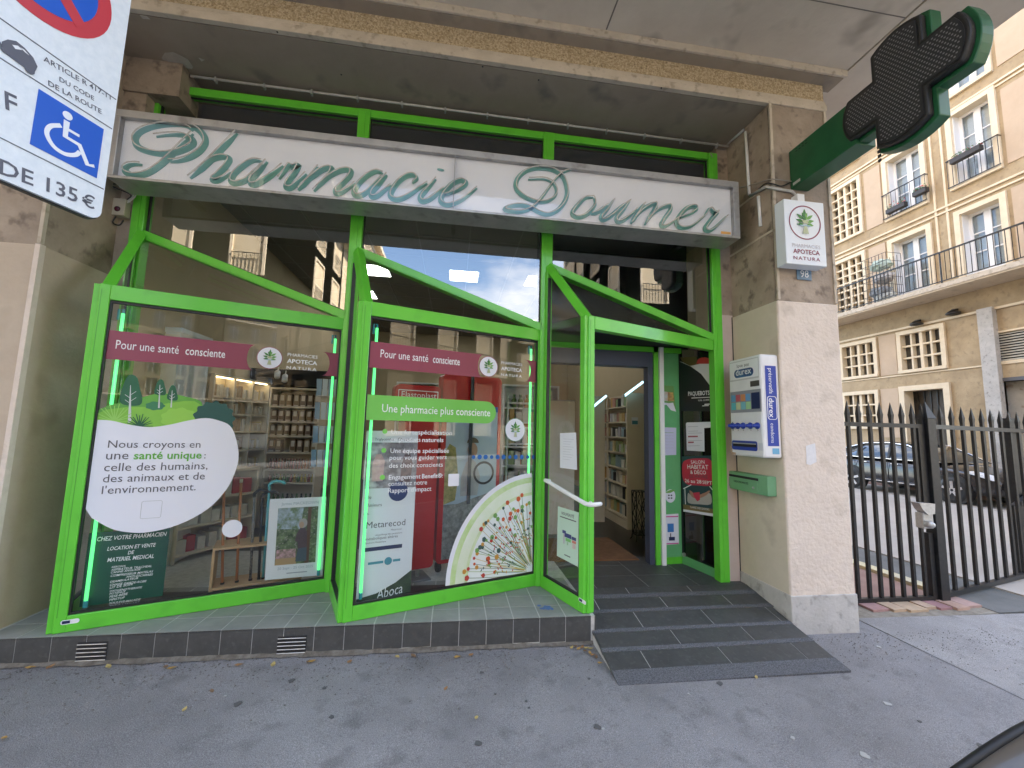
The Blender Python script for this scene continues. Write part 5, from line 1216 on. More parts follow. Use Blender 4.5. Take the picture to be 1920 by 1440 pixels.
# landscape and speech blob on the first window
ls = thing('window_decal', 'green hill landscape with three trees above the white speech bubble', 'decal', F0.P(0.4, 1.35, HD))
hill = [(172, 800), (176, 776), (200, 762), (235, 753), (270, 744), (295, 738), (325, 739), (350, 744), (372, 750), (380, 760), (380, 790), (300, 805), (220, 800)]
flatp(F0, spline(hill, 3, True), 'far_hill', M('hill_green', (0.10, 0.33, 0.05), (0.15, 0.42, 0.06), scale=2, rough=0.5), ls, HD)
flatp(F0, [(172, 800), (176, 778), (200, 768), (240, 763), (275, 763), (310, 757), (345, 752), (365, 752), (385, 765), (400, 785), (380, 800), (250, 806)], 'near_hill', M('hill_lime', (0.20, 0.48, 0.05), (0.26, 0.55, 0.08), scale=2, rough=0.5), ls, HD+0.0008)
m_tree = M('tree_print', (0.015, 0.10, 0.045), (0.02, 0.13, 0.06), scale=6, rough=0.5)
m_trunk = M('trunk_print', (0.55, 0.58, 0.58), rough=0.5)
def tree_d(cx, top, bot, w, foot):
    o = [(cx+1, top), (cx+w*.30, top+(bot-top)*.12), (cx+w*.42, top+(bot-top)*.5), (cx+w*.52, top+(bot-top)*.8), (cx+w*.38, bot), (cx-w*.3, bot-1), (cx-w*.5, top+(bot-top)*.8), (cx-w*.38, top+(bot-top)*.45), (cx-w*.18, top+(bot-top)*.1)]
    flatp(F0, spline(o, 3, True), 'tree_crown', m_tree, ls, HD+0.0016)
    tr = MB(); a = F0.px(cx, top+(bot-top)*.35, HD); b = F0.px(cx-2, foot, HD)
    add_ribbon(tr, F0, [b, a], [0.010*w/22, 0.003], HD+0.0026)
    for s, f in ((1, .55), (-1, .65), (1, .75), (-1, .82)):
        p = F0.px(cx-0.5, top+(bot-top)*(f+.12), HD); q = F0.px(cx+s*w*.25, top+(bot-top)*f, HD); add_ribbon(tr, F0, [p, q], 0.003, HD+0.0027)
    tr.build('tree_trunk', m_trunk, ls)
tree_d(245, 702, 760, 42, 792); tree_d(300, 711, 741, 22, 765); tree_d(323, 722, 751, 20, 764)
def bumpy(cx, cy, rx, ry, n, k):
    o = []
    for i in range(n):
        a = 2*math.pi*i/n; r = 1+0.07*math.cos(k*a); o.append((cx+rx*r*math.cos(a), cy+ry*r*math.sin(a)))
    return o
flatp(F0, bumpy(291, 761, 18, 8, 36, 7), 'bush', M('bush_teal', (0.04, 0.2, 0.09), rough=0.5), ls, HD+0.0014)
flatp(F0, bumpy(336, 785, 34, 20, 40, 9), 'bush', M('bush_lime', (0.28, 0.58, 0.08), rough=0.5), ls, HD+0.0018)
flatp(F0, bumpy(401, 785, 38, 32, 60, 13), 'bush', M('bush_dark', (0.018, 0.085, 0.07), rough=0.5), ls, HD+0.0022)
for cx, cy, R_, mt, nm in ((262, 799, 25, m_tree, 'grass_tuft'), (215, 790, 36, M('tuft_lime', (0.3, 0.6, 0.12), rough=0.5), 'grass_tuft')):
    g = MB()
    for k in range(13):
        a = math.radians(180*k/12); p = F0.px(cx, cy, HD); q = F0.px(cx+R_*math.cos(a), cy-R_*0.95*math.sin(a)*(0.85+0.15*(k % 2)), HD); add_ribbon(g, F0, [p, q], [0.008, 0.004], HD+0.0029+0.00002*k)
    g.build(nm, mt, ls)
bz = lambda x, y: (100+x/2.769, 720+y/2.769)
blob = [bz(*p) for p in ((203, 185), (300, 190), (400, 212), (500, 224), (600, 212), (700, 190), (790, 177), (860, 190), (915, 215), (945, 270), (962, 360), (950, 440), (900, 545), (800, 650), (650, 730), (500, 768), (400, 770), (300, 750), (200, 695), (147, 650))]
bl = thing('window_decal', 'large white speech bubble with grey French text on the first window', 'decal', F0.P(0.5, 0.6, HD))
Pb = [F0.px(*p, HD) for p in spline(blob[:-1], 4)]+[F0.px(*blob[-1], HD)]
Pb = [(max(a, 0.077), b) for a, b in Pb]
MB().flat(F0, Pb, HD+0.0036).build('bubble', m_vwhite, bl)
hb2 = HD+0.0050
tx = MB(); tg = MB()
def row(a, b):   # baseline level in frame units
    p, q = F0.px(*a, hb2), F0.px(*b, hb2); v = (p[1]+q[1])/2; return p[0], q[0], v
for s, a, b in (('Nous croyons en', bz(282, 331), bz(763, 331)), ('celle des humains,', bz(262, 449), bz(800, 446)), ('des animaux et de', bz(256, 507), bz(785, 499)), ("l'environnement.", bz(250, 569), bz(738, 554))):
    x0, x1, v = row(a, b); text_uv(tx, F0, s, (x0, v), (x1, v), hb2, asp=1.0)
x0, x1, v = row(bz(272, 390), bz(790, 388)); L_ = x1-x0
text_uv(tx, F0, 'une', (x0, v), (x0+L_*.21, v), hb2); text_uv(tx, F0, ':', (x1-0.010, v), (x1, v), hb2, height=0.05); text_uv(tg, F0, 'santé unique', (x0+L_*.26, v), (x1-0.025, v), hb2, bold=0.02)
tx.build('lettering', m_txt, bl); tg.build('lettering', M('green_print', (0.13, 0.42, 0.06), rough=0.6), bl)
qx0, qv0 = F0.px(262, 973, hb2); qx1, qv1 = F0.px(305, 938, hb2)
o = rrect(qx0, qx1, qv0, qv1, 0.012); i_ = rrect(qx0+.002, qx1-.002, qv0+.002, qv1-.002, 0.010); n = len(o)
MB().add([F0.P(*p, hb2) for p in o]+[F0.P(*p, hb2) for p in i_], [(k, (k+1) % n, n+(k+1) % n, n+k) for k in range(n)]).build('code_outline', M('grey_line', (0.35, 0.38, 0.36), rough=0.6), bl)
c = F0.px(435.5, 991, HD); MB().flat(F0, circ(*c, 0.066, n=32), HD+0.002).build('window_decal', m_vwhite, label='small plain white disc below the speech bubble', cat='decal')
# second window
gb = thing('window_decal', 'bright green rounded strip with white French slogan on the second window', 'decal', F1.P(0.5, 1.4, HD))
p0 = F1.px(690, 740, HD); p1 = F1.px(690, 788, HD); pr = F1.px(930, 772, HD); v1_ = (p0[1]+F1.px(905, 752, HD)[1])/2; v0_ = (p1[1]+F1.px(905, 793, HD)[1])/2; r_ = (v1_-v0_)/2
MB().flat(F1, [(0.077, v1_), (0.077, v0_)]+[(pr[0]-r_+r_*math.cos(a), (v0_+v1_)/2+r_*math.sin(a)) for a in [math.radians(d) for d in range(-90, 91, 10)]], HD).build('strip', m_vgreen, gb)
tx = MB(); a, b, m_ = F1.px(716, 772, HD), F1.px(919, 778, HD), F1.px(853, 776, HD); v = v0_+r_*0.66
text_uv(tx, F1, 'Une pharmacie plus', (a[0], v), (m_[0]-0.015, v), HD+0.0012, height=0.066); text_uv(tx, F1, 'consciente', (m_[0]+0.01, v), (b[0], v), HD+0.0012, bold=0.008, height=0.066); tx.build('lettering', m_print, gb)
bt = thing('window_decal', 'white bulleted French text lines with green dots on the second window', 'decal', F1.P(0.4, 0.9, HD))
sz = lambda x, y: (660+x/3.892, 780+y/3.892)
dots = ((240, 112), (232, 251), (222, 448))
for d in dots:
    c = F1.px(*sz(*d), HD); MB().flat(F1, circ(*c, 0.019, n=18), HD).build('bullet', m_vgreen, bt)
for s, a, b, bd in (('Une forte', (287, 134), (475, 134), 0.0), ('spécialisation', (483, 136), (729, 136), .02), ('en produits', (280, 186), (500, 189), 0), ('naturels', (512, 190), (667, 190), .02), ('Une', (280, 270), (357, 270), 0), ('équipe spécialisée', (370, 270), (708, 268), .02), ('pour vous guider vers', (274, 318), (690, 316), 0), ('des choix conscients', (270, 378), (662, 370), 0), ('Engagement', (268, 464), (500, 456), 0), ('Benefit®:', (510, 456), (662, 450), .02), ('consultez notre', (265, 508), (547, 502), 0), ("Rapport d'impact", (264, 560), (578, 548), 0)):
    tx = MB(); p, q = F1.px(*sz(*a), HD), F1.px(*sz(*b), HD); v = (p[1]+q[1])/2
    text_uv(tx, F1, s, (p[0], v), (q[0], v), HD, bold=bd*.4, height=0.037); tx.build('lettering', m_print, bt)
p, q = F1.px(840, 912, HD), F1.px(861, 888, HD); MB().flat(F1, rrect(p[0], q[0], p[1], q[1], 0.008), HD).build('white_square', m_vwhite, bt)
e = thing('window_decal', 'single round plant emblem on the right of the second window', 'decal', F1.P(1.3, 1.4, HD))
c = F1.px(966, 806, HD); MB().flat(F1, circ(*c, 0.105, n=36), HD+0.0004).build('emblem_rim', M('rim_green', (0.1, 0.3, 0.15), rough=0.5), e); MB().flat(F1, circ(*c, 0.101, n=36), HD+0.0014).build('emblem_disc', m_vwhite, e); plant_logo(F1, c, 0.088, e, HD+0.0024)
# quarter-circle decal with a spray of flowers
fd = thing('window_decal', 'large quarter-round decal with a fan of small flowers on the second window', 'decal', F1.P(1.2, 0.11, HD))
cx_, cy_ = LB-0.08, 0.125; ul = F1.px(835, 1098, HD)[0]; vt_ = F1.px(1016, 886, HD)[1]; RX, RYq = cx_-ul, vt_-cy_
def quarter(f): return [(cx_, cy_)]+[(cx_-RX*f*math.cos(a), cy_+RYq*f*math.sin(a)) for a in [math.radians(d) for d in range(0, 91, 4)]]
for k, (f, m_) in enumerate(((1.0, m_vwhite), (0.955, M('fan_lime', (0.42, 0.60, 0.22), (0.62, 0.74, 0.48), scale=5, rough=0.5)), (0.90, M('fan_pale', (0.62, 0.72, 0.52), (0.74, 0.78, 0.70), scale=3, rough=0.5)), (0.80, M('fan_lime2', (0.48, 0.62, 0.30), (0.7, 0.76, 0.58), scale=6, rough=0.5)), (0.77, M('fan_white', (0.70, 0.76, 0.76), (0.76, 0.79, 0.80), scale=2, rough=0.5)))):
    MB().flat(F1, quarter(f), HD+0.0009*k).build('fan_ring', m_, fd)
m_stems = [M('stem%d' % k, c, rough=0.6) for k, c in enumerate(((0.10, 0.16, 0.05), (0.55, 0.38, 0.06), (0.06, 0.12, 0.10), (0.3, 0.42, 0.12)))]
m_heads = [M('head%d' % k, c, rough=0.6) for k, c in enumerate(((0.55, 0.10, 0.03), (0.55, 0.28, 0.05), (0.05, 0.10, 0.09), (0.18, 0.36, 0.10), (0.45, 0.05, 0.04)))]
SB = [MB() for _ in m_stems]; HB = [MB() for _ in m_heads]
rnd = random.Random(5)
for k in range(54):
    a = math.radians(2+86*(k+0.5)/54+rnd.uniform(-.8, .8)); f = rnd.uniform(0.42, 0.80) if k % 3 else rnd.uniform(.66, .82)
    d = (-RX*math.cos(a), RYq*math.sin(a)); nrm = (-d[1], d[0]); w = rnd.uniform(-.035, .035)
    P_ = [(cx_+d[0]*s*f+nrm[0]*w*math.sin(3.1*s), cy_+d[1]*s*f+nrm[1]*w*math.sin(3.1*s)) for s in (0.16, 0.4, 0.7, 1.0)]
    h = HD+0.0046+0.00002*k; add_ribbon(SB[k % 4], F1, spline(P_, 3), [0.0036]*10, h)
    e_ = P_[-1]; r = rnd.uniform(.011, .021); HB[rnd.randrange(5)].flat(F1, bumpy(e_[0], e_[1], r, r*1.1, 16, 5), h+0.0008)
    for s in (0.55, 0.78):
        j = rnd.uniform(-.02, .02); HB[rnd.randrange(5)].flat(F1, leafpoly((cx_+d[0]*s*f, cy_+d[1]*s*f), a+rnd.uniform(-.8, .8)+math.pi/2, 0.026, 0.010), h+0.0009)
for m_, b_ in zip(m_stems, SB): b_.build('flower_stem', m_, fd)
for m_, b_ in zip(m_heads, HB): b_.build('flower_head', m_, fd)
for o_ in fd.children:
    if o_.name.startswith('flower'): o_['kind'] = 'stuff'
# row of blue dots
bd = thing('window_decal', 'row of blue dots stuck across the second window', 'decal', F1.P(1.2, 1.1, HD))
for k in range(11):
    c = F1.px(888+11.3*k, 857, HD); MB().flat(F1, circ(*c, 0.021*(1 if k % 3 else .8), n=14), HD).build('dot', M('dot_blue', (0.01, 0.12, 0.42), rough=0.5), bd)

# ------------------------------------------------------------------ papers on the entrance glass
S2 = SIDE[2]; hS = 0.016
def paper(name, label, F, P, mat, h, lines=(), mats=None):
    t = thing(name, label, 'poster', F.P(*F.px(*P[0], h), h)); flatp(F, P, 'sheet', mat, t, h)
    return t
m_paper = M('paper', (0.72, 0.73, 0.78), rough=0.8)
t = paper('notice', 'plain white typed sheet taped inside the entrance side glass', S2, [(1050, 812), (1080, 811), (1082, 881), (1050, 877)], m_paper, hS)
q = [S2.px(*p, hS) for p in ((1050, 812), (1082, 881))]
for k in range(9):
    v = q[0][1]-0.05-(q[0][1]-q[1][1]-0.1)*k/9; w_ = (q[1][0]-q[0][0]); MB().flat(S2, [(q[0][0]+w_*.2, v), (q[0][0]+w_*(.8-.1*(k % 3)), v), (q[0][0]+w_*(.8-.1*(k % 3)), v+.003), (q[0][0]+w_*.2, v+.003)], hS+0.001).build('text_line', M('faint_print', (0.5, 0.5, 0.56), rough=0.7), t)
t = paper('poster', 'pale green product poster at knee height on the entrance side glass', S2, [(1046, 949), (1085, 961), (1084, 1063), (1044, 1042)], M('mint_paper', (0.50, 0.66, 0.54), rough=0.7), hS)
q0 = S2.px(1046, 949, hS); q1 = S2.px(1084, 1061, hS); W_ = q1[0]-q0[0]; H2 = q0[1]-q1[1]
def G(x, y): return (q0[0]+W_*x, q1[1]+H2*y)
tx = MB(); text_uv(tx, S2, 'NOUVEAUTÉ', G(.2, .86), G(.8, .86), hS+.0012, bold=.01, asp=1.2); MB().flat(S2, [G(.12, .80), G(.9, .80), G(.9, .82), G(.12, .82)], hS+.0012).build('print_bar', m_txt, t); MB().flat(S2, [G(.36, .08), G(.64, .08), G(.64, .10), G(.36, .10)], hS+.0012).build('print_bar', m_txt, t); tx.build('lettering', m_txt, t)
for k, (x0, x1, y0, y1, c) in enumerate(((.25, .42, .50, .56, (0.06, 0.07, 0.2)), (.36, .68, .44, .52, (0.05, 0.06, 0.18)), (.70, .9, .44, .50, (0.05, 0.06, 0.16)), (.42, .66, .37, .43, (0.2, 0.5, 0.15)), (.72, .9, .38, .43, (0.6, 0.2, 0.15)), (.3, .36, .30, .49, (0.5, 0.45, 0.5)), (.48, .54, .3, .36, (0.3, 0.5, 0.3)), (.74, .88, .28, .37, (0.6, 0.45, 0.42)))):
    MB().flat(S2, [G(x0, y0), G(x1, y0), G(x1, y1), G(x0, y1)], hS+.0011+.0002*k).build('product_print', M('gprint%d' % k, c, rough=.7), t)
# green side panel
def fsheet(F, name, label, P, mat, h): return paper(name, label, F, P, mat, h)
FG0 = FG
t = fsheet(FG0, 'flyer', 'torn green flyer with small photo on the entrance side panel', [(1239, 722), (1263, 724), (1268, 772), (1260, 770), (1254, 757), (1240, 755)], M('flyer_green', (0.16, 0.34, 0.10), rough=0.7), 0.002)
flatp(FG0, [(1240, 733), (1252, 735), (1252, 752), (1240, 751)], 'flyer_photo', M('flyer_photo', (0.55, 0.4, 0.3), (0.5, 0.62, 0.6), scale=30, rough=0.7), t, 0.0035)
flatp(FG0, [(1252, 735), (1262, 736), (1264, 752), (1252, 752)], 'flyer_photo', M('flyer_photo2', (0.25, 0.12, 0.08), (0.6, 0.4, 0.1), scale=25, rough=0.7), t, 0.0035)
flatp(FG0, [(1239, 754), (1254, 756), (1262, 755), (1268, 772), (1258, 769), (1250, 759), (1240, 759)], 'torn_edge', m_paper, t, 0.0045)
t = fsheet(FG0, 'notice', 'pale lilac typed sheet on the green entrance panel', [(1240, 801), (1268, 802), (1268, 853), (1241, 854)], M('lilac_paper', (0.56, 0.57, 0.72), rough=0.8), 0.002)
a = FG0.px(1240, 801, .002); b = FG0.px(1268, 853, .002)
for k in range(6):
    v = a[1]-0.06-(a[1]-b[1]-0.1)*k/6; MB().flat(FG0, [(a[0]+.02, v), (b[0]-.03, v), (b[0]-.03, v+.004), (a[0]+.02, v+.004)], .0035).build('text_line', MATS['faint_print'] if k else m_lgreen, t)
c = FG0.px(1257, 930, .002); t = thing('sticker', 'round white opening sticker low on the green entrance panel', 'sticker', FG0.P(*c, .002))
MB().flat(FG0, circ(*c, 0.062, 0.072, 24), .002).build('disc', m_paper, t); MB().flat(FG0, leafpoly((c[0]-.06, c[1]+.035), .25, .13, .03), .0035).build('leaf', m_lgreen, t)
for k in range(4): MB().flat(FG0, [(c[0]-.03+.032*(k % 2), c[1]-.03+.03*(k//2)), (c[0]-.01+.032*(k % 2), c[1]-.03+.03*(k//2)), (c[0]-.01+.032*(k % 2), c[1]-.015+.03*(k//2)), (c[0]-.03+.032*(k % 2), c[1]-.015+.03*(k//2))], .0035).build('print_mark', m_dgrey, t)
t = fsheet(FG0, 'poster', 'white poster with a blue box and pink borders low on the green panel', [(1243, 965), (1272, 963), (1273, 1020), (1245, 1022)], m_paper, 0.002)
a = FG0.px(1243, 965, .002); b = FG0.px(1273, 1021, .002); w_ = b[0]-a[0]; h_ = a[1]-b[1]
for x0, x1, y0, y1, mt in ((.02, .98, .91, .95, M('pink_print', (0.6, 0.1, 0.3), rough=.7)), (.02, .98, .02, .06, MATS['pink_print']), (.28, .68, .42, .70, M('blue_box', (0.05, 0.2, 0.5), rough=.6)), (.36, .74, .14, .26, MATS['navy']), (.44, .5, .26, .38, m_dgrey)):
    MB().flat(FG0, [(a[0]+w_*x0, b[1]+h_*y0), (a[0]+w_*x1, b[1]+h_*y0), (a[0]+w_*x1, b[1]+h_*y1), (a[0]+w_*x0, b[1]+h_*y1)], .0035).build('print_block', mt, t)
# dark display case posters
hC = 0.0
def cz(x, y): return (1220+x/3.2714, 640+y/3.2727)
t = fsheet(FD, 'poster', 'black exhibition poster with white arc and red disc in the entrance case', [cz(168, 120), cz(362, 100), cz(372, 430), cz(178, 428)], M('poster_black', (0.012, 0.012, 0.014), rough=0.3), hC)
flatp(FD, [cz(168, 120), cz(240, 150), cz(310, 200), cz(364, 272), cz(362, 138), cz(300, 138), cz(240, 152), cz(200, 130)], 'white_arc', M('poster_white', (0.6, 0.6, 0.58), rough=.4), t, hC+.0015)
flatp(FD, [cz(200, 130), cz(240, 152), cz(285, 139), cz(282, 92), cz(180, 100)], 'olive_field', M('poster_olive', (0.10, 0.075, 0.02), rough=.4), t, hC+.0012)
flatp(FD, [cz(280, 138), cz(288, 112), cz(308, 100), cz(335, 98), cz(360, 105), cz(362, 137)], 'red_disc', M('poster_red', (0.45, 0.04, 0.03), rough=.4), t, hC+.0024)
tx = MB(); tpx(tx, FD, 'PAQUEBOTS', cz(230, 334), cz(361, 328), hC+.0024, bold=.012, height=.046); flatp(FD, [cz(250, 346), cz(362, 341), cz(362, 345), cz(250, 350)], 'print_bar', m_print, t, hC+.0024); tpx(tx, FD, 'MUMA - LE HAVRE', cz(292, 368), cz(360, 364), hC+.0024, height=.018); flatp(FD, [cz(330, 384), cz(362, 382), cz(362, 388), cz(330, 390)], 'print_bar', m_print, t, hC+.0024); flatp(FD, [cz(316, 394), cz(356, 391), cz(356, 396), cz(316, 399)], 'print_bar', m_print, t, hC+.0024); tx.build('lettering', m_print, t)
t = fsheet(FD, 'notice', 'white printed notice with rounded corners taped in the entrance case', [cz(216, 505), cz(222, 498), cz(368, 494), cz(370, 529), cz(328, 532), cz(330, 676), cz(222, 670)], m_paper, hC+.001)
for k, (x0, x1, y) in enumerate(((228, 290, 522), (232, 290, 550), (230, 314, 562), (230, 316, 608), (230, 300, 640))): flatp(FD, [cz(x0, y), cz(x1, y-2), cz(x1, y+2), cz(x0, y+4)], 'text_line', MATS['faint_print'], t, hC+.0025)
for x0, x1, y in ((229, 289, 580), (230, 264, 616)): flatp(FD, [cz(x0, y), cz(x1, y-1), cz(x1, y+8), cz(x0, y+9)], 'text_bar', M('notice_bar', (0.35, 0.1, 0.12), rough=.7), t, hC+.0025)
t = fsheet(FD, 'poster', 'teal poster with red blot and woman on a sofa in the entrance case', [cz(186, 706), cz(392, 700), cz(404, 1078), cz(200, 1044)], M('poster_teal', (0.018, 0.05, 0.06), (0.025, 0.07, 0.08), scale=3, rough=.35), hC)
flatp(FD, spline([cz(x, y) for x, y in ((200, 740), (240, 722), (300, 718), (360, 722), (386, 770), (390, 830), (388, 872), (350, 888), (290, 884), (230, 880), (200, 850), (192, 790))], 3, True), 'red_blot', M('poster_crimson', (0.52, 0.03, 0.07), rough=.4), t, hC+.0012)
tx = MB()
for s, a, b, bd_ in (('SALON', (247, 751), (331, 750), .036), ('HABITAT', (226, 781), (355, 786), .046), ('& DÉCO', (244, 813), (340, 817), .040), ('26 au 28', (210, 864), (312, 873), .038), ('SEPT.', (318, 874), (382, 880), .034)): tpx(tx, FD, s, cz(*a), cz(*b), hC+.0024, bold=.008, height=bd_)
tpx(tx, FD, 'CARRÉ DES DOCKS', cz(242, 1022), cz(360, 1038), hC+.0028, height=.02); tx.build('lettering', m_print, t)
tx = MB(); tpx(tx, FD, 'LE HAVRE', cz(240, 836), cz(350, 842), hC+.0024, height=.034); tx.build('lettering', m_txt, t)
flatp(FD, [cz(199, 1000), cz(400, 1032), cz(402, 1060), cz(200, 1030)], 'gold_strip', M('poster_gold', (0.18, 0.13, 0.05), rough=.5), t, hC+.0012); flatp(FD, [cz(200, 1030), cz(402, 1060), cz(404, 1078), cz(200, 1044)], 'white_strip', m_paper, t, hC+.0014)
g = MB()
for L_ in ([(200, 905), (250, 880)], [(210, 898), (214, 1000)], [(362, 890), (396, 930)], [(382, 920), (386, 1028)]): add_ribbon(g, FD, [FD.px(*cz(*p), hC) for p in L_], 0.009, hC+.0018)
g.build('house_outline', m_print, t)
flatp(FD, spline([cz(x, y) for x, y in ((226, 950), (232, 930), (252, 945), (330, 950), (355, 930), (372, 950), (368, 1000), (300, 1000), (232, 992))], 3, True), 'sofa', M('sofa_print', (0.42, 0.40, 0.37), rough=.6), t, hC+.002)
flatp(FD, spline([cz(x, y) for x, y in ((238, 915), (256, 925), (276, 945), (330, 930), (358, 915), (362, 925), (335, 948), (300, 962), (262, 960), (244, 940))], 3, True), 'reclining_figure', M('skin_print', (0.38, 0.2, 0.14), rough=.6), t, hC+.0026)
flatp(FD, [cz(258, 930), cz(300, 925), cz(302, 972), cz(286, 982), cz(270, 960)], 'red_dress', MATS['poster_crimson'], t, hC+.0032)
# ------------------------------------------------------------------ shop interior
m_wall = M('cream_wall', (0.46, 0.385, 0.25), (0.50, 0.42, 0.28), scale=1.5, rough=0.8)
m_floor = M('dark_floor', (0.022, 0.02, 0.019), (0.032, 0.029, 0.027), scale=2, rough=0.3)
m_ceil = M('perforated_tile', (0.22, 0.21, 0.19), (0.2, 0.19, 0.17), scale=60, rough=0.9)
m_shelf = M('shelf_laminate', (0.62, 0.55, 0.43), (0.66, 0.59, 0.47), scale=4, rough=0.5)
m_wlam = M('white_laminate', (0.72, 0.74, 0.76), rough=0.4)
ZCL = 3.95
structure('shop_floor', MB().box((-0.15, 0.03, -0.28), (3.60, 7.9, -0.012)).box((3.60, ED+0.08, -0.28), (6.04, 7.9, -0.012)), m_floor)
for i in (0, 1):
    tri = [(PW*i+0.05, 0.03), (PW*i+DX+0.03, DY+0.05), (PW*(i+1)-0.05, 0.03)]
    MB().prism(Frame((0, 0, 0), (1, 0, 0), (0, 1, 0), Z1V), tri, 0.001, 0.012).build('window_floor', m_floor, kind='structure')
structure('shop_wall', MB().box((-0.155, 0.11, -0.28), (-0.06, 7.9, 4.5)), m_wall)
structure('shop_wall', MB().box((5.96, 0.7, -0.28), (6.05, 7.9, 4.5)), m_wall)
structure('shop_wall', MB().box((-0.06, 7.6, -0.28), (5.96, 7.9, 4.5)), m_wall)
structure('shop_ceiling', MB().box((-0.06, 0.06, ZCL), (5.96, 7.6, ZCL+0.05)), m_ceil)
structure('ceiling_board', MB().box((-0.06, 0.3, 4.3), (5.96, 0.34, 4.5)), m_dark)
cgz = thing('ceiling_grid', 'thin metal grid of the suspended shop ceiling', 'ceiling grid', (3, 3, ZCL-0.01))
for k in range(9): MB().box((0.15+k*0.68, 0.07, ZCL-0.006), (0.165+k*0.68, 7.5, ZCL)).build('grid_bar', M('grid_grey', (0.28, 0.27, 0.25), rough=.6), cgz)
for k in range(11): MB().box((-0.05, 0.2+k*0.68, ZCL-0.0065), (5.9, 0.215+k*0.68, ZCL)).build('grid_bar', MATS['grid_grey'], cgz)
m_lp = M('led_panel_light', (1.0, 0.98, 0.93), emit=1.5)
cen = [onZ(870, 517, ZCL), onZ(702, 506, ZCL), onZ(1012, 527, ZCL)]
px_l = [(c.x, c.y) for c in cen]+[(0.9, 4.3), (4.9, 4.4), (0.8, 5.4), (4.7, 5.6), (2.9, 6.2)]  # the deeper panels are added to brighten the interior
for k, (x, y) in enumerate(px_l):
    t = thing('ceiling_light', ['square ceiling light panel in the middle upper window', 'square ceiling light panel seen just left of the middle, behind the green post', 'square ceiling light panel seen behind the third green post'][k] if k < 3 else 'added ceiling light panel deeper in the shop to brighten the interior', 'ceiling light', (x, y, ZCL-0.03), 'ceiling light panels')
    MB().box((x-0.25, y-0.25, ZCL-0.012), (x+0.25, y+0.25, ZCL-0.001)).build('frame', m_white, t)
    MB().box((x-0.23, y-0.23, ZCL-0.018), (x+0.23, y+0.23, ZCL-0.0125)).build('diffuser', m_lp, t)
ORD = 'first second third fourth fifth sixth seventh eighth ninth tenth eleventh twelfth thirteenth fourteenth fifteenth sixteenth'.split()
CN = {}
# ---- shelving
PAL = [(0.30, 0.20, 0.11), (0.24, 0.15, 0.09), (0.36, 0.26, 0.15), (0.2, 0.13, 0.09)]
m_packs = [M('packet%d' % k, c, tuple(x*.7 for x in c), scale=14, rough=.7) for k, c in enumerate(PAL)]
BOX = [(0.62, 0.60, 0.55), (0.66, 0.55, 0.30), (0.30, 0.42, 0.50), (0.55, 0.30, 0.25), (0.70, 0.70, 0.68), (0.35, 0.45, 0.25), (0.5, 0.48, 0.55), (0.6, 0.38, 0.15)]
m_box = [M('carton%d' % k, c, tuple(x*.8 for x in c), scale=10, rough=.6) for k, c in enumerate(BOX)]
for m_, n_ in list(zip(m_packs, ('brown', 'dark brown', 'tan', 'deep brown')))+list(zip(m_box, ('cream', 'yellow', 'blue-grey', 'rust red', 'white', 'olive green', 'mauve', 'orange'))): CN[m_.name] = n_
CN['dark_interior'] = 'black'; CN['carton_red'] = 'red'
def shelf_unit(label, F, w, zs, ztop, depth=0.32, mat=m_shelf, cols=1, z0=-0.01):
    t = thing('shelf_unit', label, 'shelf', F.P(w/2, z0, -depth/2))
    MB().fbox(F, 0, w, z0, ztop, -depth-0.02, -depth).build('back', mat, t)
    for k in range(cols+1):
        u = w*k/cols; MB().fbox(F, u-0.012, u+0.012, z0, ztop, -depth, 0.004).build('upright', mat, t)
    for z in zs: MB().fbox(F, 0.012, w-0.012, z-0.022, z, -depth, 0.0).build('shelf_board', mat, t)
    MB().fbox(F, -0.012, w+0.012, ztop, ztop+0.025, -depth-.02, 0.008).build('top_board', mat, t)
    return t
def light_strip(F, w, z, depth):
    t = MB().fbox(F, 0.03, w-0.03, z-0.012, z-0.003, -0.05, -0.02).build('shelf_light', M('warm_strip', (1.0, 0.78, 0.45), emit=1.1), label='warm light strip along the top of the lit wooden shelving', cat='light strip')
# back unit seen through the first window
YK = 2.3
FK1 = Frame((onY(508, 740, YK).x, YK, 0), (1, 0, 0), Z1V); wk = onY(600, 740, YK).x-FK1.O.x
zk = [onY(560, y, YK).z for y in (905, 880, 848, 817, 790, 762)]
zk = [zk[0]-0.30]+zk
ztk = onY(560, 731, YK).z
shelf_unit('wooden back shelf of brown packets and small bottles seen through the first window', FK1, wk, zk, ztk)
def packet(p, w, h, d, mt, label, group, F):
    t = thing('tea_packet', label, 'packet', p, group)
    u, v = (p-F.O).dot(F.u), (p-F.O).dot(F.v)
    MB().prism(F, [(u-w/2, v), (u+w/2, v), (u+w*.48, v+h*.9), (u+w*.35, v+h), (u-w*.35, v+h), (u-w*.48, v+h*.9)], -d-.04, -.04).build('bag', mt, t)
    MB().flat(F, [(u-w*.3, v+h*.45), (u+w*.3, v+h*.45), (u+w*.3, v+h*.9), (u-w*.3, v+h*.9)], -.038).build('label_patch', M('pack_label', (0.62, 0.55, 0.46), rough=.7), t)
    MB().flat(F, [(u-w*.42, v+h*.04), (u+w*.42, v+h*.04), (u+w*.42, v+h*.11), (u-w*.42, v+h*.11)], -.0385).build('label_patch', MATS['pack_label'], t)
for r in range(3, 7):
    for k in range(7):
        if random.random() < .06: continue
        hsh = (zk[r+1] if r < 6 else ztk)-zk[r]
        packet(FK1.P(wk*(k+.5)/7, zk[r], 0), wk/7*.8, hsh*.74, .1, m_packs[(k*3+r+random.randrange(2)) % 4], '%s packet from the left with white label, %s packet row of the back shelf' % (ORD[k], ('bottom', 'third', 'second', 'top')[r-3]), 'brown packets on the back shelf', FK1)
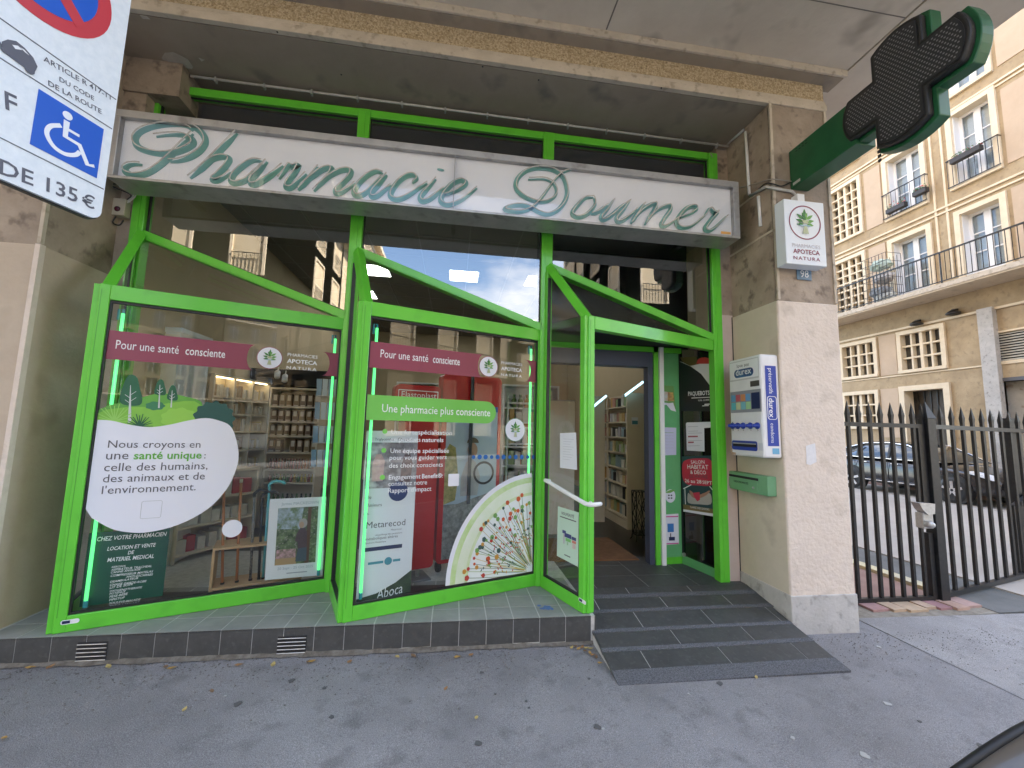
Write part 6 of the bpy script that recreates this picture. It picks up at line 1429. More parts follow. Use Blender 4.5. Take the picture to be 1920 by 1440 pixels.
def bottles(F, u0, u1, z, n, h, cols, group, label, nb=-.06):
    for k in range(n):
        u = u0+(u1-u0)*(k+.5)/n; c = cols[(k+random.randrange(2)) % len(cols)]; r = (u1-u0)/n*.40
        o = MB().lathe(F.P(u, z, nb-r), [(r, 0), (r, h*.62), (r*.45, h*.75), (r*.45, h*.86), (r*.55, h*.87), (r*.55, h)], 8).build('bottle', c, smooth=False, label=ORD[k]+' '+label, cat='bottle', group=group)
m_bot = [M('bottle%d' % k, c, rough=.25) for k, c in enumerate(((0.25, 0.10, 0.05), (0.4, 0.2, 0.1), (0.32, 0.12, 0.1), (0.5, 0.38, 0.1), (0.12, 0.2, 0.08)))]
bottles(FK1, .02, wk-.02, zk[2], 16, (zk[3]-zk[2])*.6, m_bot[:3], 'small bottles on the back shelf', 'amber bottle from the left, upper bottle row of the back shelf')
bottles(FK1, .02, wk-.02, zk[1], 13, (zk[2]-zk[1])*.6, m_bot[2:], 'small bottles on the lower back shelf', 'yellowish bottle from the left, lower bottle row of the back shelf')
bottles(FK1, .02, wk-.02, zk[0], 10, .14, [m_dark, m_bot[4]], 'dark jars on the back shelf', 'dark jar from the left at the bottom of the back shelf')
CNT = {}
HT = ('lowest', 'second lowest', 'third lowest', 'fourth', 'fifth', 'sixth', 'seventh', 'top')
# angled side units with lit shelves
def cartons(F, u0, u1, z, n, hmax, group, label, mats=None, depth=.16):
    u = u0; mats = mats or m_box; CNT[label] = row = CNT.get(label, -1)+1
    w = (u1-u0)/n
    for k in range(n):
        ww = w*random.uniform(.7, .93); h = hmax*random.uniform(.6, .95)
        mm = mats[random.randrange(len(mats))]
        MB().fbox(F, u+w*k*1.0, u+w*k+ww, z+.001, z+h, -depth-random.uniform(0, .08), -.03-random.uniform(0, .03)).build('carton', mm, label='%s %s, %s from the left' % (CN.get(mm.name, 'pale'), label, ORD[k]), cat='carton', group=group)
PA = onY(400, 735, 1.35); PB = Vector((FK1.O.x-0.02, YK, 0)); PA.z = 0
dA = (PB-PA).normalized()
FKA = Frame(PA, dA, Z1V); wa = (PB-PA).length
zs = [0.55, 0.82, 1.05, 1.28, 1.50, 1.70]; zta = 1.93
shelf_unit('wooden side shelving with three bays leading to the back shelf', FKA, wa, zs, zta, cols=3)
for r, z in enumerate(zs):
    for c in range(3):
        u0, u1 = wa*c/3+.03, wa*(c+1)/3-.03; hz = ((zs+[zta])[r+1]-z)*.78
        if c == 2: cartons(FKA, u0, u1, z, 7, hz*.8, 'small cartons on the side shelving', 'small carton, right bay, %s side shelf' % HT[r], [m_box[0], m_box[1], m_box[4]])
        else: cartons(FKA, u0, u1, z, 4, hz, 'goods on the side shelving', 'packet, %s bay, %s side shelf' % (('left', 'middle')[c], HT[r]), [m_packs[0], m_box[0], m_box[1], m_packs[2], m_box[4]])
light_strip(FKA, wa, zta, .3)
# white cabinet at the left
FL = Frame(onY(215, 700, 0.55), (1, 0, 0), Z1V); x0 = onY(222, 640, .55).x; x1 = onY(338, 640, .55).x; zt = onY(300, 622, .55).z
cbn = thing('cabinet', 'tall white cabinet standing behind the left of the first window', 'cabinet', ((x0+x1)/2, .8, 0))
MB().box((x0, .55, -.01), (x1, 1.05, zt)).build('carcass', m_wlam, cbn); MB().box((x0-.01, .535, zt), (x1+.015, 1.06, zt+.05)).build('top', m_wlam, cbn, bevel=.004)
MB().box((x1-.26, .545, .02), (x1-.005, .551, zt-.02)).build('side_panel', M('ivory_panel', (0.74, 0.70, 0.62), rough=.5), cbn)
FLs = Frame((x1+.004, 1.06, 0), (0.35, 1, 0), Z1V, (1, -.35, 0))
# low red/white goods gondola behind the green notice
FLw = Frame((onY(330, 1000, .75).x, .75, 0), (.5, .85, 0), Z1V)
shelf_unit('low pale gondola of red and white goods behind the dark green notice', FLw, .8, [.08, .34, .60], .85, .3, m_shelf)
for r, z in enumerate((.08, .34, .60)): cartons(FLw, .03, .77, z, 7, .2, 'goods on the low gondola', 'carton on the %s board of the low gondola' % ('bottom', 'middle', 'upper')[r], [m_box[4], m_box[0], M('carton_red', (0.45, 0.05, 0.06), rough=.5)])
# ---- window display: notice board, cane rack, exhibition poster
FNb = BAY[0].off(-0.10)
hN = 0.0
nb0 = FNb.px(188, 998); nb1 = FNb.px(312, 1140)
nt_ = thing('notice_board', 'dark green acrylic notice listing medical equipment in the first window', 'notice', FNb.P(nb0[0], .1))
MB().fbox(FNb, .085, FNb.px(318, 1000)[0], .115, nb0[1], -.006, 0).build('sheet', M('green_acrylic', (0.006, 0.065, 0.04), (0.008, 0.085, 0.05), scale=2, rough=.12), nt_)
tx = MB()
gz_ = lambda x, y: (60+x/4.8, 1000+y/4.8)
for s, a, b, kw in (('CHEZ VOTRE PHARMACIEN', (580, 72), (1205, 22), dict(bold=.012, shear=.2, asp=1.35)), ('LOCATION ET VENTE', (676, 156), (1108, 118), dict(bold=.012, shear=.2, asp=1.35)), ('DE', (862, 190), (914, 184), dict(bold=.012, shear=.2, asp=1.3)), ('MATERIEL MEDICAL', (676, 258), (1096, 220), dict(bold=.012, shear=.2, asp=1.35))): text_px(tx, FNb, s, gz_(*a), gz_(*b), .0015, **kw)
yy = [(312, 300, 712, 845), (338, 302, 710, 1076), (362, 330, 706, 975), (392, 350, 704, 1086), (400, 378, 845, 1084), (446, 410, 702, 955), (474, 438, 698, 1026), (500, 466, 698, 902), (530, 492, 696, 988), (554, 530, 696, 838), (582, 552, 696, 858), (610, 585, 694, 832), (640, 602, 692, 972), (668, 632, 690, 960)]
for s, (ya, yb, xa, xb) in zip(('AEROSOL', 'ASPIRATEUR TRACHEAL', 'CANNE ANGLAISE', 'COMPRESSEUR MATELAS', 'ANTI-ESCARRES', 'DEAMBULATEUR', 'CHAISE GARDE-ROBE', 'LIT DE SOIN', 'OXYGENOTHERAPIE', 'POTENCE', 'PESE-BEBE', 'PIPISTOP', 'SOULEVE-MALADE', 'TABLE A MALADE'), yy): text_px(tx, FNb, s, gz_(xa, ya), gz_(xb, yb), .0015, bold=.008, shear=.25)
tx.build('lettering', m_print, nt_)
# cane rack
FCr = BAY[0].off(-0.22)
m_beech = M('beech', (0.42, 0.27, 0.14), (0.50, 0.33, 0.18), scale=6, rough=.5)
ra, rb_ = FCr.px(398, 1110), FCr.px(500, 1015); u0, u1 = FCr.px(400, 1060)[0], FCr.px(505, 1060)[0]; vs_ = FCr.px(430, 1030)[1]; vb_ = .03
cr = thing('cane_rack', 'light wooden rack holding walking sticks in the first window', 'rack', FCr.P((u0+u1)/2, 0, -.1))
for v in (vb_+.03, vs_): 
    MB().fbox(FCr, u0, u1+.25, v, v+.018, -.26, 0).build('rack_board', m_beech, cr)
for u in (u0, u1+.25): MB().fbox(FCr, u-.015, u+.003, .013, vs_+.02, -.262, .003).build('rack_end', m_beech, cr)
CAN = [(420, 918, 416, 1102, M('orange_wood', (0.42, 0.16, 0.06), rough=.35), 0, 'orange-brown'), (452, 905, 443, 1100, MATS['orange_wood'], 0, 'taller orange-brown'), (477, 932, 468, 1104, M('patterned_cane', (0.25, 0.25, 0.24), (0.02, 0.02, 0.02), scale=60, rough=.4), 1, 'grey marbled'), (492, 935, 484, 1100, m_black, 1, 'black speckled'), (505, 915, 492, 1095, M('turquoise_cane', (0.10, 0.38, 0.42), rough=.35), 1, 'turquoise')]
for (xa, ya, xb, yb, mt, crook, nm) in CAN:
    a_ = FCr.px(xa, ya, -.08); b__ = FCr.px(xb, yb, -.08)
    t = thing('walking_stick', '%s walking stick standing in the wooden rack' % nm, 'walking stick', FCr.P(b__[0], .05, -.08), 'walking sticks in the rack')
    A_ = FCr.P(a_[0], a_[1], -.08); B_ = FCr.P(b__[0], .052, -.08)
    MB().tube([B_, A_], .011, 8).build('shaft', mt, t, smooth=True)
    hk = spline([A_, A_+Vector((0, 0, .03)), A_+FCr.u*.035+Vector((0, 0, .055)), A_+FCr.u*.09+Vector((0, 0, .05)), A_+FCr.u*.12+Vector((0, 0, .03))], 4) if crook else [A_+Vector((0, 0, 0)), A_+Vector((0, 0, .03))]
    MB().tube(hk, .013, 8).build('handle', mt if crook and nm == 'turquoise' else (m_black if crook else M('pale_ferrule', (0.6, 0.5, 0.4), rough=.5)), t, smooth=True)
    MB().tube([B_, B_+Vector((0, 0, .04))], .015, 8).build('rubber_tip', m_black, t)
# exhibition poster leaning in the window
FE = BAY[0].off(-0.07)
pe = [FE.px(*p) for p in ((506, 936), (612, 931), (604, 1078), (496, 1088))]
ep = thing('poster', 'white framed exhibition poster of a woman in a garden in the first window', 'poster', FE.P(*pe[3], 0))
MB().flat(FE, pe, 0.0).build('sheet', m_paper, ep)
def E_(x, y):
    a = Vector(pe[3]).lerp(Vector(pe[2]), x); b = Vector(pe[0]).lerp(Vector(pe[1]), x); q = a.lerp(b, y); return (q.x, q.y)
def ep_(n, P, mt, h): MB().flat(FE, [E_(*p) for p in P], h).build(n, mt, ep)
ep_('garden_scene', [(.15, .17), (.86, .17), (.86, .88), (.15, .88)], M('garden_print', (0.015, 0.04, 0.012), (0.16, 0.22, 0.10), scale=26, rough=.6, c3=(0.35, 0.33, 0.3), s3=60), .0012)
ep_('sky_scene', [(.15, .62), (.55, .60), (.60, .88), (.15, .88)], M('gardensky_print', (0.10, 0.16, 0.06), (0.40, 0.47, 0.62), scale=22, rough=.6), .002)
ep_('table_scene', [(.15, .17), (.52, .17), (.50, .25), (.16, .25)], M('table_print', (0.40, 0.26, 0.13), rough=.6), .0024)
ep_('flowers_scene', [(.16, .25), (.50, .25), (.50, .36), (.17, .36)], M('flowers_print', (0.15, 0.12, 0.08), (0.62, 0.35, 0.40), scale=40, rough=.6), .0026)
ep_('door_scene', [(.66, .17), (.74, .17), (.74, .88), (.68, .88)], M('door_print', (0.10, 0.04, 0.02), rough=.6), .0028)
ep_('painted_figure', [(.50, .20), (.70, .20), (.69, .38), (.68, .56), (.64, .62), (.56, .62), (.50, .55), (.47, .46), (.52, .44), (.53, .36)], M('figure_print', (0.06, 0.035, 0.05), (0.09, 0.05, 0.065), scale=20, rough=.6), .0032)
ep_('painted_figure', [(.50, .20), (.69, .20), (.69, .37), (.54, .36)], M('skirt_print', (0.05, 0.08, 0.11), rough=.6), .0036)
MB().flat(FE, circ(*E_(.60, .675), .033, .04, 18), .004).build('painted_hair', M('hair_print', (0.35, 0.32, 0.3), rough=.6), ep); MB().flat(FE, circ(*E_(.575, .655), .018, .026, 14), .0046).build('painted_face', M('face_print', (0.42, 0.26, 0.18), rough=.6), ep)
tx = MB(); text_uv(tx, FE, 'James MACKEOWN', E_(.2, .915), E_(.86, .915), .0014); text_uv(tx, FE, '20 Sept - 25 Oct 2025', E_(.2, .11), E_(.82, .11), .0014); MB().flat(FE, [E_(.36, .055), E_(.72, .055), E_(.72, .067), E_(.36, .067)], .0014).build('print_bar', M('grey_bar', (0.3, 0.33, 0.4), rough=.6), ep); tx.build('lettering', M('poster_print', (0.3, 0.36, 0.42), rough=.6), ep)
# card rack with blue bags at the right edge of the first window
kx = onY(615, 800, .9)
rk = thing('card_rack', 'wire rack of blue packets at the right edge of the first window', 'rack', (kx.x, .9, 0))
MB().tube([(kx.x, .9, 0), (kx.x, .9, 1.85)], .012, 8).build('stem', m_galv, rk)
for z in (.95, 1.2, 1.45, 1.7):
    MB().tube([(kx.x-.12, .80, z), (kx.x+.12, .80, z), (kx.x+.12, 1.0, z), (kx.x-.12, 1.0, z), (kx.x-.12, .80, z)], .004, 5).build('wire_tray', m_galv, rk)
    for k in range(4): MB().bar((kx.x-.09+k*.06, .81, z), (kx.x-.09+k*.06, .79, z+.18), .05, .012, (0, 1, 0)).build('packet', M('blue_packet%d' % (k % 2), [(0.2, 0.32, 0.45), (0.45, 0.52, 0.58)][k % 2], rough=.4), rk)
# ---- second window: banners and stands
FR1 = BAY[1].off(-0.16)
def Q1(x, y): return FR1.px(*sz(x, y))
bn = thing('roll_up_banner', 'white roll-up product banner standing behind the left of the second window', 'banner', FR1.P(*Q1(200, 1300), 0))
bx0, bx1 = Q1(70, 700)[0], Q1(455, 700)[0]; bz1 = Q1(300, 110)[1]; bz0 = .03
MB().fbox(FR1, bx0, bx1, bz0, bz1, -.006, 0).build('sheet', M('banner_white', (0.66, 0.68, 0.74), rough=.5), bn)
MB().fbox(FR1, bx0-.02, bx1+.02, .012, bz0, -.08, .04).build('base', m_galv, bn)
bh = bz1-bz0; bw_ = bx1-bx0
def B1(x, y): return (bx0+bw_*x, bz0+bh*y)
MB().flat(FR1, [B1(0, 0), B1(1, 0), B1(1, .16), B1(.7, .10), B1(.35, .055), B1(0, .04)], .0012).build('dark_swoosh', M('banner_dark', (0.02, 0.03, 0.025), (0.06, 0.1, 0.05), scale=8, rough=.5), bn)
MB().flat(FR1, [B1(0.02, .66), B1(1, .655), B1(1, .93), B1(0.02, .93)], .0012).build('photo_print', M('banner_photo', (0.36, 0.34, 0.38), (0.10, 0.08, 0.10), scale=9, rough=.5, c3=(0.6, 0.58, 0.62), s3=7), bn)
MB().flat(FR1, [B1(.15, .70), B1(.35, .70), B1(.37, .82), B1(.30, .86), B1(.20, .86), B1(.14, .80)], .002).build('figure_print', M('pink_figure', (0.45, 0.26, 0.28), (0.55, 0.36, 0.36), scale=20, rough=.5), bn)
MB().flat(FR1, [B1(.68, .69), B1(.88, .69), B1(.92, .80), B1(.86, .86), B1(.75, .86), B1(.70, .80)], .002).build('figure_print', M('dark_figure', (0.09, 0.06, 0.07), (0.2, 0.12, 0.12), scale=20, rough=.5), bn)
MB().flat(FR1, circ(*B1(.66, .635), .078, n=26), .002).build('blue_badge', M('badge_navy', (0.012, 0.03, 0.13), rough=.5), bn)
tx = MB()
for s, a, b, kw in (('Triglycérides', (.16, .942), (.52, .942), {}), ('Glycémie', (.6, .942), (.9, .942), {}), ('ède', (.04, .60), (.16, .60), {}), ('plusieurs', (.06, .555), (.36, .553), {}), ('ées.', (.04, .508), (.14, .508), {}), ('Metarecod', (.10, .43), (.83, .43), dict(asp=1.0)), ('Metarecod', (.56, .405), (.76, .405), {}), ('rééquilibrage des paramètres', (.27, .383), (.78, .383), {}), ('métaboliques altérés', (.1, .362), (.7, .362), {}), ('Syndrome Métabolique', (.1, .342), (.48, .342), {})): text_uv(tx, FR1, s, B1(*a), B1(*b), .0014, **kw)
tx.build('lettering', m_txt, bn)
MB().flat(FR1, [B1(.1, .298), B1(.79, .298), B1(.79, .32), B1(.1, .32)], .0014).build('navy_bar', MATS['navy'], bn)
for x0, x1 in ((.17, .45), (.63, .77)): MB().flat(FR1, [B1(x0, .222), B1(x1, .222), B1(x1, .236), B1(x0, .236)], .0014).build('teal_bar', M('teal_print', (0.06, 0.25, 0.33), rough=.5), bn)
MB().flat(FR1, circ(*B1(.54, .23), .03, n=18), .0014).build('teal_disc', MATS['teal_print'], bn)
tx = MB(); text_uv(tx, FR1, 'Aboca', B1(.36, .02), B1(.84, .035), .003, shear=.25, asp=1.4); tx.build('lettering', m_print, bn)
m_red = M('display_red', (0.42, 0.01, 0.012), (0.47, 0.014, 0.016), scale=2, rough=.35)
FR2 = BAY[1].off(-0.55)
def Q2(x, y): return FR2.px(*sz(x, y))
e0, e1 = Q2(440, 900)[0]-.12, Q2(598, 900)[0]; ez1 = Q2(450, -200)[1]; ez0 = Q2(500, 1115)[1]
es = thing('display_stand', 'red plaster display stand with a rounded header behind the second window', 'display stand', FR2.P((e0+e1)/2, 0, -.1))
MB().prism(FR2, rrect(e0, e1, ez0, Q2(500, 0)[1], .04), -.25, 0).build('body', m_red, es)
hx0, hx1 = FR2.px(741, 735)[0], FR2.px(826, 735)[0]; hz0, hz1 = FR2.px(780, 790)[1], FR2.px(780, 722)[1]
MB().prism(FR2, rrect(hx0, hx1, hz0, hz1, .05), -.12, .01).build('header', m_red, es)
tx = MB(); w_ = hx1-hx0; text_uv(tx, FR2, 'Elastoplast', (hx0+w_*.13, (hz0+hz1)/2+.05), (hx1-w_*.1, (hz0+hz1)/2+.05), .0125); tx.build('lettering', m_print, es)
o = rrect(hx0+w_*.06, hx1-w_*.06, hz0+.06, hz1-.05, .004, 2); i_ = rrect(hx0+w_*.075, hx1-w_*.075, hz0+.068, hz1-.058, .004, 2); n = len(o)
MB().add([FR2.P(*p, .012) for p in o]+[FR2.P(*p, .012) for p in i_], [(k, (k+1) % n, n+(k+1) % n, n+k) for k in range(n)]).build('header_outline', m_print, es)
MB().tube([FR2.P((e0+e1)/2+.05, 0.0, -.1), FR2.P((e0+e1)/2+.05, ez0, -.1)], .02, 8).build('foot_post', m_galv, es); MB().fbox(FR2, e0+.05, e1-.02, -.008, .012, -.25, .02).build('foot_plate', M('foot_grey', (.18, .18, .19), rough=.4), es)
s0, s1 = Q2(655, 500)[0], Q2(1105, 300)[0]; sz0 = Q2(660, 1100)[1]; sz1 = FR2.px(860, 700)[1]
ps = thing('display_stand', 'tall red bordered stand with a photo of a laughing driver behind the second window', 'display stand', FR2.P((s0+s1)/2, 0, -.3))
MB().prism(FR2, rrect(s0, s1, sz0, sz1, .05), -.22, -.08).build('body', m_red, ps)
FP_ = FR2.off(-.08)
def D1(x, y): return (s0+(s1-s0)*x, sz0+(sz1-sz0)*y)
def dp(n, P, mt, h): MB().flat(FP_, [D1(*p) for p in P], h).build(n, mt, ps)
dp('photo_sky', [(.08, .02), (.94, .02), (.94, .80), (.08, .80)], M('photo_blue', (0.36, 0.45, 0.56), (0.46, 0.54, 0.63), scale=2, rough=.4), .0012)
dp('photo_rock', [(.08, .02), (.94, .02), (.94, .36), (.6, .33), (.3, .30), (.08, .30)], M('photo_grey', (0.14, 0.14, 0.14), (0.33, 0.33, 0.33), scale=22, rough=.5), .002)
dp('photo_grass', [(.08, .30), (.26, .32), (.30, .44), (.24, .60), (.14, .62), (.08, .58)], M('photo_olive', (0.16, 0.17, 0.05), (0.42, 0.36, 0.14), scale=18, rough=.5), .0024)
dp('photo_figure', [(.34, .34), (.62, .34), (.66, .44), (.58, .52), (.50, .54), (.42, .52), (.34, .44)], M('photo_shirt', (0.46, 0.45, 0.46), (0.36, 0.34, 0.36), scale=6, rough=.5), .0028)
MB().flat(FP_, circ(*D1(.52, .585), .055, .075, 22), .0032).build('photo_face', M('photo_skin', (0.46, 0.27, 0.19), rough=.5), ps)
MB().flat(FP_, circ(*D1(.52, .625), .065, .055, 22, 0, math.pi), .0036).build('photo_cap', M('photo_cap', (0.12, 0.09, 0.06), rough=.5), ps)
rg = MB(); ring(rg, FP_, D1(.72, .46), .095, .118, .0040); rg.build('photo_wheel', m_dark, ps)
dp('blue_strip', [(.30, .80), (.94, .80), (.94, .83), (.30, .83)], M('photo_strip', (0.03, 0.12, 0.4), rough=.4), .0016)
MB().tube([FP_.P(*D1(.46, .30), .03), FP_.P(*D1(.46, 1.05), .03)], .018, 8).build('pole', M('slate_pole', (0.04, 0.045, 0.06), rough=.4), ps)
for u in (s0+.05, s1-.05): MB().lathe(FR2.P(u, .05, -.15), [(.045, -.02), (.05, 0), (.045, .02)], 14, FR2.u).build('castor', m_black, ps)
# shelves of bottles at the far right of the second window
FSb = Frame(onY(930, 900, 1.9)*1.0, (1, 0, 0), Z1V); FSb.O = Vector((onY(940, 900, 1.9).x, 1.9, 0)); wsb = onY(1012, 900, 1.9).x-FSb.O.x+.25
zsb = [.35, .62, .89, 1.16, 1.43, 1.7]
shelf_unit('white shelf of orange and green bottles at the right of the second window', FSb, wsb, zsb, 2.0, .3, m_wlam)
for r, z in enumerate(zsb): bottles(FSb, .03, wsb-.03, z, 8, .19, [M('bot_o', (0.5, 0.2, 0.06), rough=.3), M('bot_w', (0.66, 0.66, 0.64), rough=.4), M('bot_g', (0.08, 0.18, 0.06), rough=.3)], 'bottles on the white shelf', 'bottle from the left, %s board of the white shelf' % HT[r])
# dark shelving wall behind everything in the second window
FSw = Frame((1.75, 3.6, 0), (1, 0, 0), Z1V)
shelf_unit('long shelving wall at the back of the shop behind the second window', FSw, 2.6, [.3, .62, .94, 1.26, 1.58, 1.9], 2.15, .3, m_wlam, 3)
for r, z in enumerate((.3, .62, .94, 1.26, 1.58, 1.9)):
    for c in range(3): cartons(FSw, 2.6*c/3+.04, 2.6*(c+1)/3-.04, z, 8, .25, 'cartons on the back wall shelving', 'carton, %s bay, %s long back shelf' % (('left', 'middle', 'right')[c], HT[r]))
# ---- seen through the doorway
zd = -0.012
MB().box((3.75, ED+.10, zd), (4.85, 1.55, zd+.014)).build('doormat', M('coir_mat', (0.17, 0.075, 0.03), (0.23, 0.11, 0.05), scale=14, rough=.95, bump=.5, bscale=200), label='brown coir doormat just inside the entrance', cat='doormat')
FGd = Frame((onY(1176, 900, 2.0).x, 2.0, 0), (1, 0, 0), Z1V); wg = onY(1204, 900, 2.0).x-FGd.O.x+.06
gd2 = thing('gondola_shelf', 'tall beige gondola end with shelves of toiletries inside the doorway', 'shelf', FGd.P(wg/2, 0, -.5))
ztg = onY(1190, 737, 2.0).z
MB().fbox(FGd, 0, wg, zd, ztg, -.03, 0).build('end_panel', m_shelf, gd2)
MB().fbox(FGd, wg*.45, wg*.5, zd, ztg, -1.6, -.03).build('spine', m_shelf, gd2)
for k in range(8): MB().fbox(FGd, 0.0, wg*.45, .12+k*.235, .14+k*.235, -1.6, -.031).build('shelf_board', m_shelf, gd2)
MB().fbox(FGd, 0.0, wg*.45, zd, .10, -1.6, -.031).build('plinth', m_shelf, gd2); MB().fbox(FGd, 0, .02, .10, ztg, -.82, -.78).build('divider', m_shelf, gd2)
FGs = Frame((FGd.O.x-.0, 3.58, 0), (0, -1, 0), Z1V, (-1, 0, 0))
for k in range(8):
    cartons(FGs, .05, .75, .141+k*.235, 6, .19, 'toiletries on the gondola', 'toiletry pack, far half, %s doorway shelf' % HT[k], m_box+[m_dark], .1); cartons(FGs, .82, 1.5, .141+k*.235, 6, .19, 'toiletries on the gondola', 'toiletry pack, near half, %s doorway shelf' % HT[k], m_box+[m_dark], .1)
c0 = onY(1190, 790, 2.0)
nt2 = thing('notice', 'small teal card on the gondola end inside the doorway', 'notice', c0); MB().box((c0.x-.05, 1.992, c0.z-.05), (c0.x+.05, 1.998, c0.z+.06)).build('card', m_paper, nt2); MB().box((c0.x-.045, 1.988, c0.z-.045), (c0.x+.045, 1.9915, c0.z+.01)).build('picture', MATS['teal_print'], nt2)
for k, (x0p, x1p, Yp, lab) in enumerate(((1108, 1134, 2.5, 'beige partition panel deeper inside the doorway'), (1047, 1078, 1.8, 'grey-beige partition behind the taped white sheet'))):
    a = onY(x0p, 760, Yp); b = onY(x1p, 760, Yp); zt_ = onY(x0p, 745 if k == 0 else 752, Yp).z
    t = thing('partition', lab, 'partition', (a.x, Yp, zd)); MB().box((a.x-.15 if k else a.x, Yp, zd), (b.x, Yp+.04, zt_)).build('panel', m_shelf, t); MB().box((a.x-.15 if k else a.x, Yp-.003, zt_), (b.x, Yp+.043, zt_+.02)).build('cap', m_plin, t)
    if k: FPt = Frame((a.x-.7, Yp+.1, 0), (1, 0, 0), Z1V); shelf_unit('shelf of boxed goods behind the entrance side glass', FPt, .62, [.3, .6, .9, 1.2, 1.5], 1.75, .3, m_wlam); [cartons(FPt, .03, .59, z, 6, .22, 'boxed goods behind the side glass', 'product, %s shelf behind entrance side glass' % HT[r]) for r, z in enumerate((.3, .6, .9, 1.2, 1.5))]
# cool tube lights in the shop
for (a, b, lab) in ((onY(1107, 767, 2.2), onY(1137, 742, 2.2), 'pale blue tube light on the left inside the doorway'), (onY(1171, 742, 1.9), onY(1206, 716, 1.9), 'pale blue tube light on the right inside the doorway')):
    t = thing('tube_light', lab, 'lamp', a, 'tube lights'); MB().tube([a, b], .018, 8).build('tube', M('cool_tube', (0.45, 0.85, 1.0), emit=0.35), t, smooth=True); MB().tube([a-Vector((.03, 0, 0)), a], .02, 8).build('cap', m_white, t)
# wrought iron umbrella stand
u0 = onZ(1207, 1018, zd); 
us_ = thing('umbrella_stand', 'black wrought iron umbrella stand just inside the doorway', 'umbrella stand', (u0.x, u0.y+.1, zd))
ux, uy = u0.x, u0.y+.12; R_ = .10; hU = .62
for k in range(4):
    a = math.pi/4+k*math.pi/2; MB().tube(spline([(ux+R_*1.25*math.cos(a), uy+R_*1.25*math.sin(a), zd), (ux+R_*.95*math.cos(a), uy+R_*.95*math.sin(a), .08), (ux+R_*math.cos(a), uy+R_*math.sin(a), hU)], 3), .007, 6).build('leg', m_bmet, us_, smooth=True)
for k in range(4):
    a = k*math.pi/2; c_a, s_a = math.cos(a), math.sin(a); r2 = R_*.72
    for s in (-1, 1):
        L_ = [(ux+r2*c_a-s_a*(s*.03+.022*math.sin(j*1.4+s)), uy+r2*s_a+c_a*(s*.03+.022*math.sin(j*1.4+s)), .06+j*.055) for j in range(11)]
        MB().tube(spline(L_, 3), .0055, 5).build('scroll', m_bmet, us_, smooth=True)
for z in (.07, hU): MB().tube([(ux+R_*math.cos(math.pi/4+k*math.pi/2), uy+R_*math.sin(math.pi/4+k*math.pi/2), z) for k in range(5)], .007, 6).build('hoop', m_bmet, us_, smooth=True)
# warm picture frames / vents on the interior wall, spot lights
for k, (x, y) in enumerate(((1110, 560), (1135, 590))): pass
for k, (x, y) in enumerate(((520, 705), (534, 712))):
    p = onY(x, y, 1.9); t = thing('spotlight', 'small white spotlight above the shelving, %s of the pair' % ('left' if k == 0 else 'right'), 'lamp', p, 'spotlights above the shelving')
    MB().tube([p+Vector((0, 0, .05)), p+Vector((.03, -.08, -.02))], .035, 10).build('head', m_white, t, smooth=True); MB().tube([p+Vector((0, 0, .05)), p+Vector((0, .02, .12))], .008, 6).build('arm', m_white, t)
fb_ = MB().box((FK1.O.x-1.3, YK-.02, ztk+.05), (FK1.O.x+wk+.15, YK+.3, ztk+.28)).build('fascia_board', m_dark, label='black fascia board above the shelving in the first window', cat='fascia')
# ------------------------------------------------------------------ small things on the ground
m_leafs = [M('dry_leaf%d' % k, c, tuple(x*.6 for x in c), scale=30, rough=.8) for k, c in enumerate(((0.5, 0.3, 0.08), (0.38, 0.2, 0.08), (0.55, 0.42, 0.15), (0.25, 0.15, 0.08)))]
def leaf(x, y, k, lab=None, s=.03):
    p = onZ(x, y, -.19); p = onZ(x, y, gz(p.x)+.004-.0068*max(0, -.64-p.y)); a = random.uniform(0, 6.28); c, sn = math.cos(a), math.sin(a); vs = []
    for t, w, h in ((-1, 0, 0), (-.4, .5, .25), (.3, .45, .1), (1, 0, .35), (.3, -.45, .3), (-.4, -.5, .05)): vs.append((p.x+(t*c-w*sn)*s, p.y+(t*sn+w*c)*s, p.z+h*s*.7+.001))
    MB().add(vs, [(0, 1, 5), (1, 2, 4, 5), (2, 3, 4)]).build('fallen_leaf', m_leafs[k % 4], label=lab or 'small dry leaf lying along the foot of the tiled ledge', cat='leaf', group='dry leaves on the pavement')
for k, (x, y) in enumerate(((57, 1252), (95, 1250), (203, 1250), (310, 1251), (322, 1253), (448, 1247), (512, 1246), (578, 1241), (585, 1240), (655, 1241), (745, 1232), (775, 1230), (858, 1232), (883, 1228), (1072, 1214), (1079, 1212), (1085, 1216), (1092, 1213), (1100, 1215), (1098, 1221), (1106, 1224), (1112, 1228), (1108, 1216), (1118, 1232), (1125, 1243))): leaf(x, y, k, s=.028 if k < 14 else .022)
for x, y, lab, k in ((397, 1296, 'dark red leaf alone on the pavement left of centre', 3), (346, 1330, 'tiny yellowish leaf on the pavement below the dark leaf', 2), (836, 1291, 'tiny red scrap on the pavement in front of the second window', 1), (893, 1346, 'tiny yellow leaf in the middle of the pavement', 2), (1418, 1270, 'small yellow leaf at the foot of the ramp', 2), (8, 1384, 'yellow leaf at the left edge of the pavement', 0)): leaf(x, y, k, lab, .02)
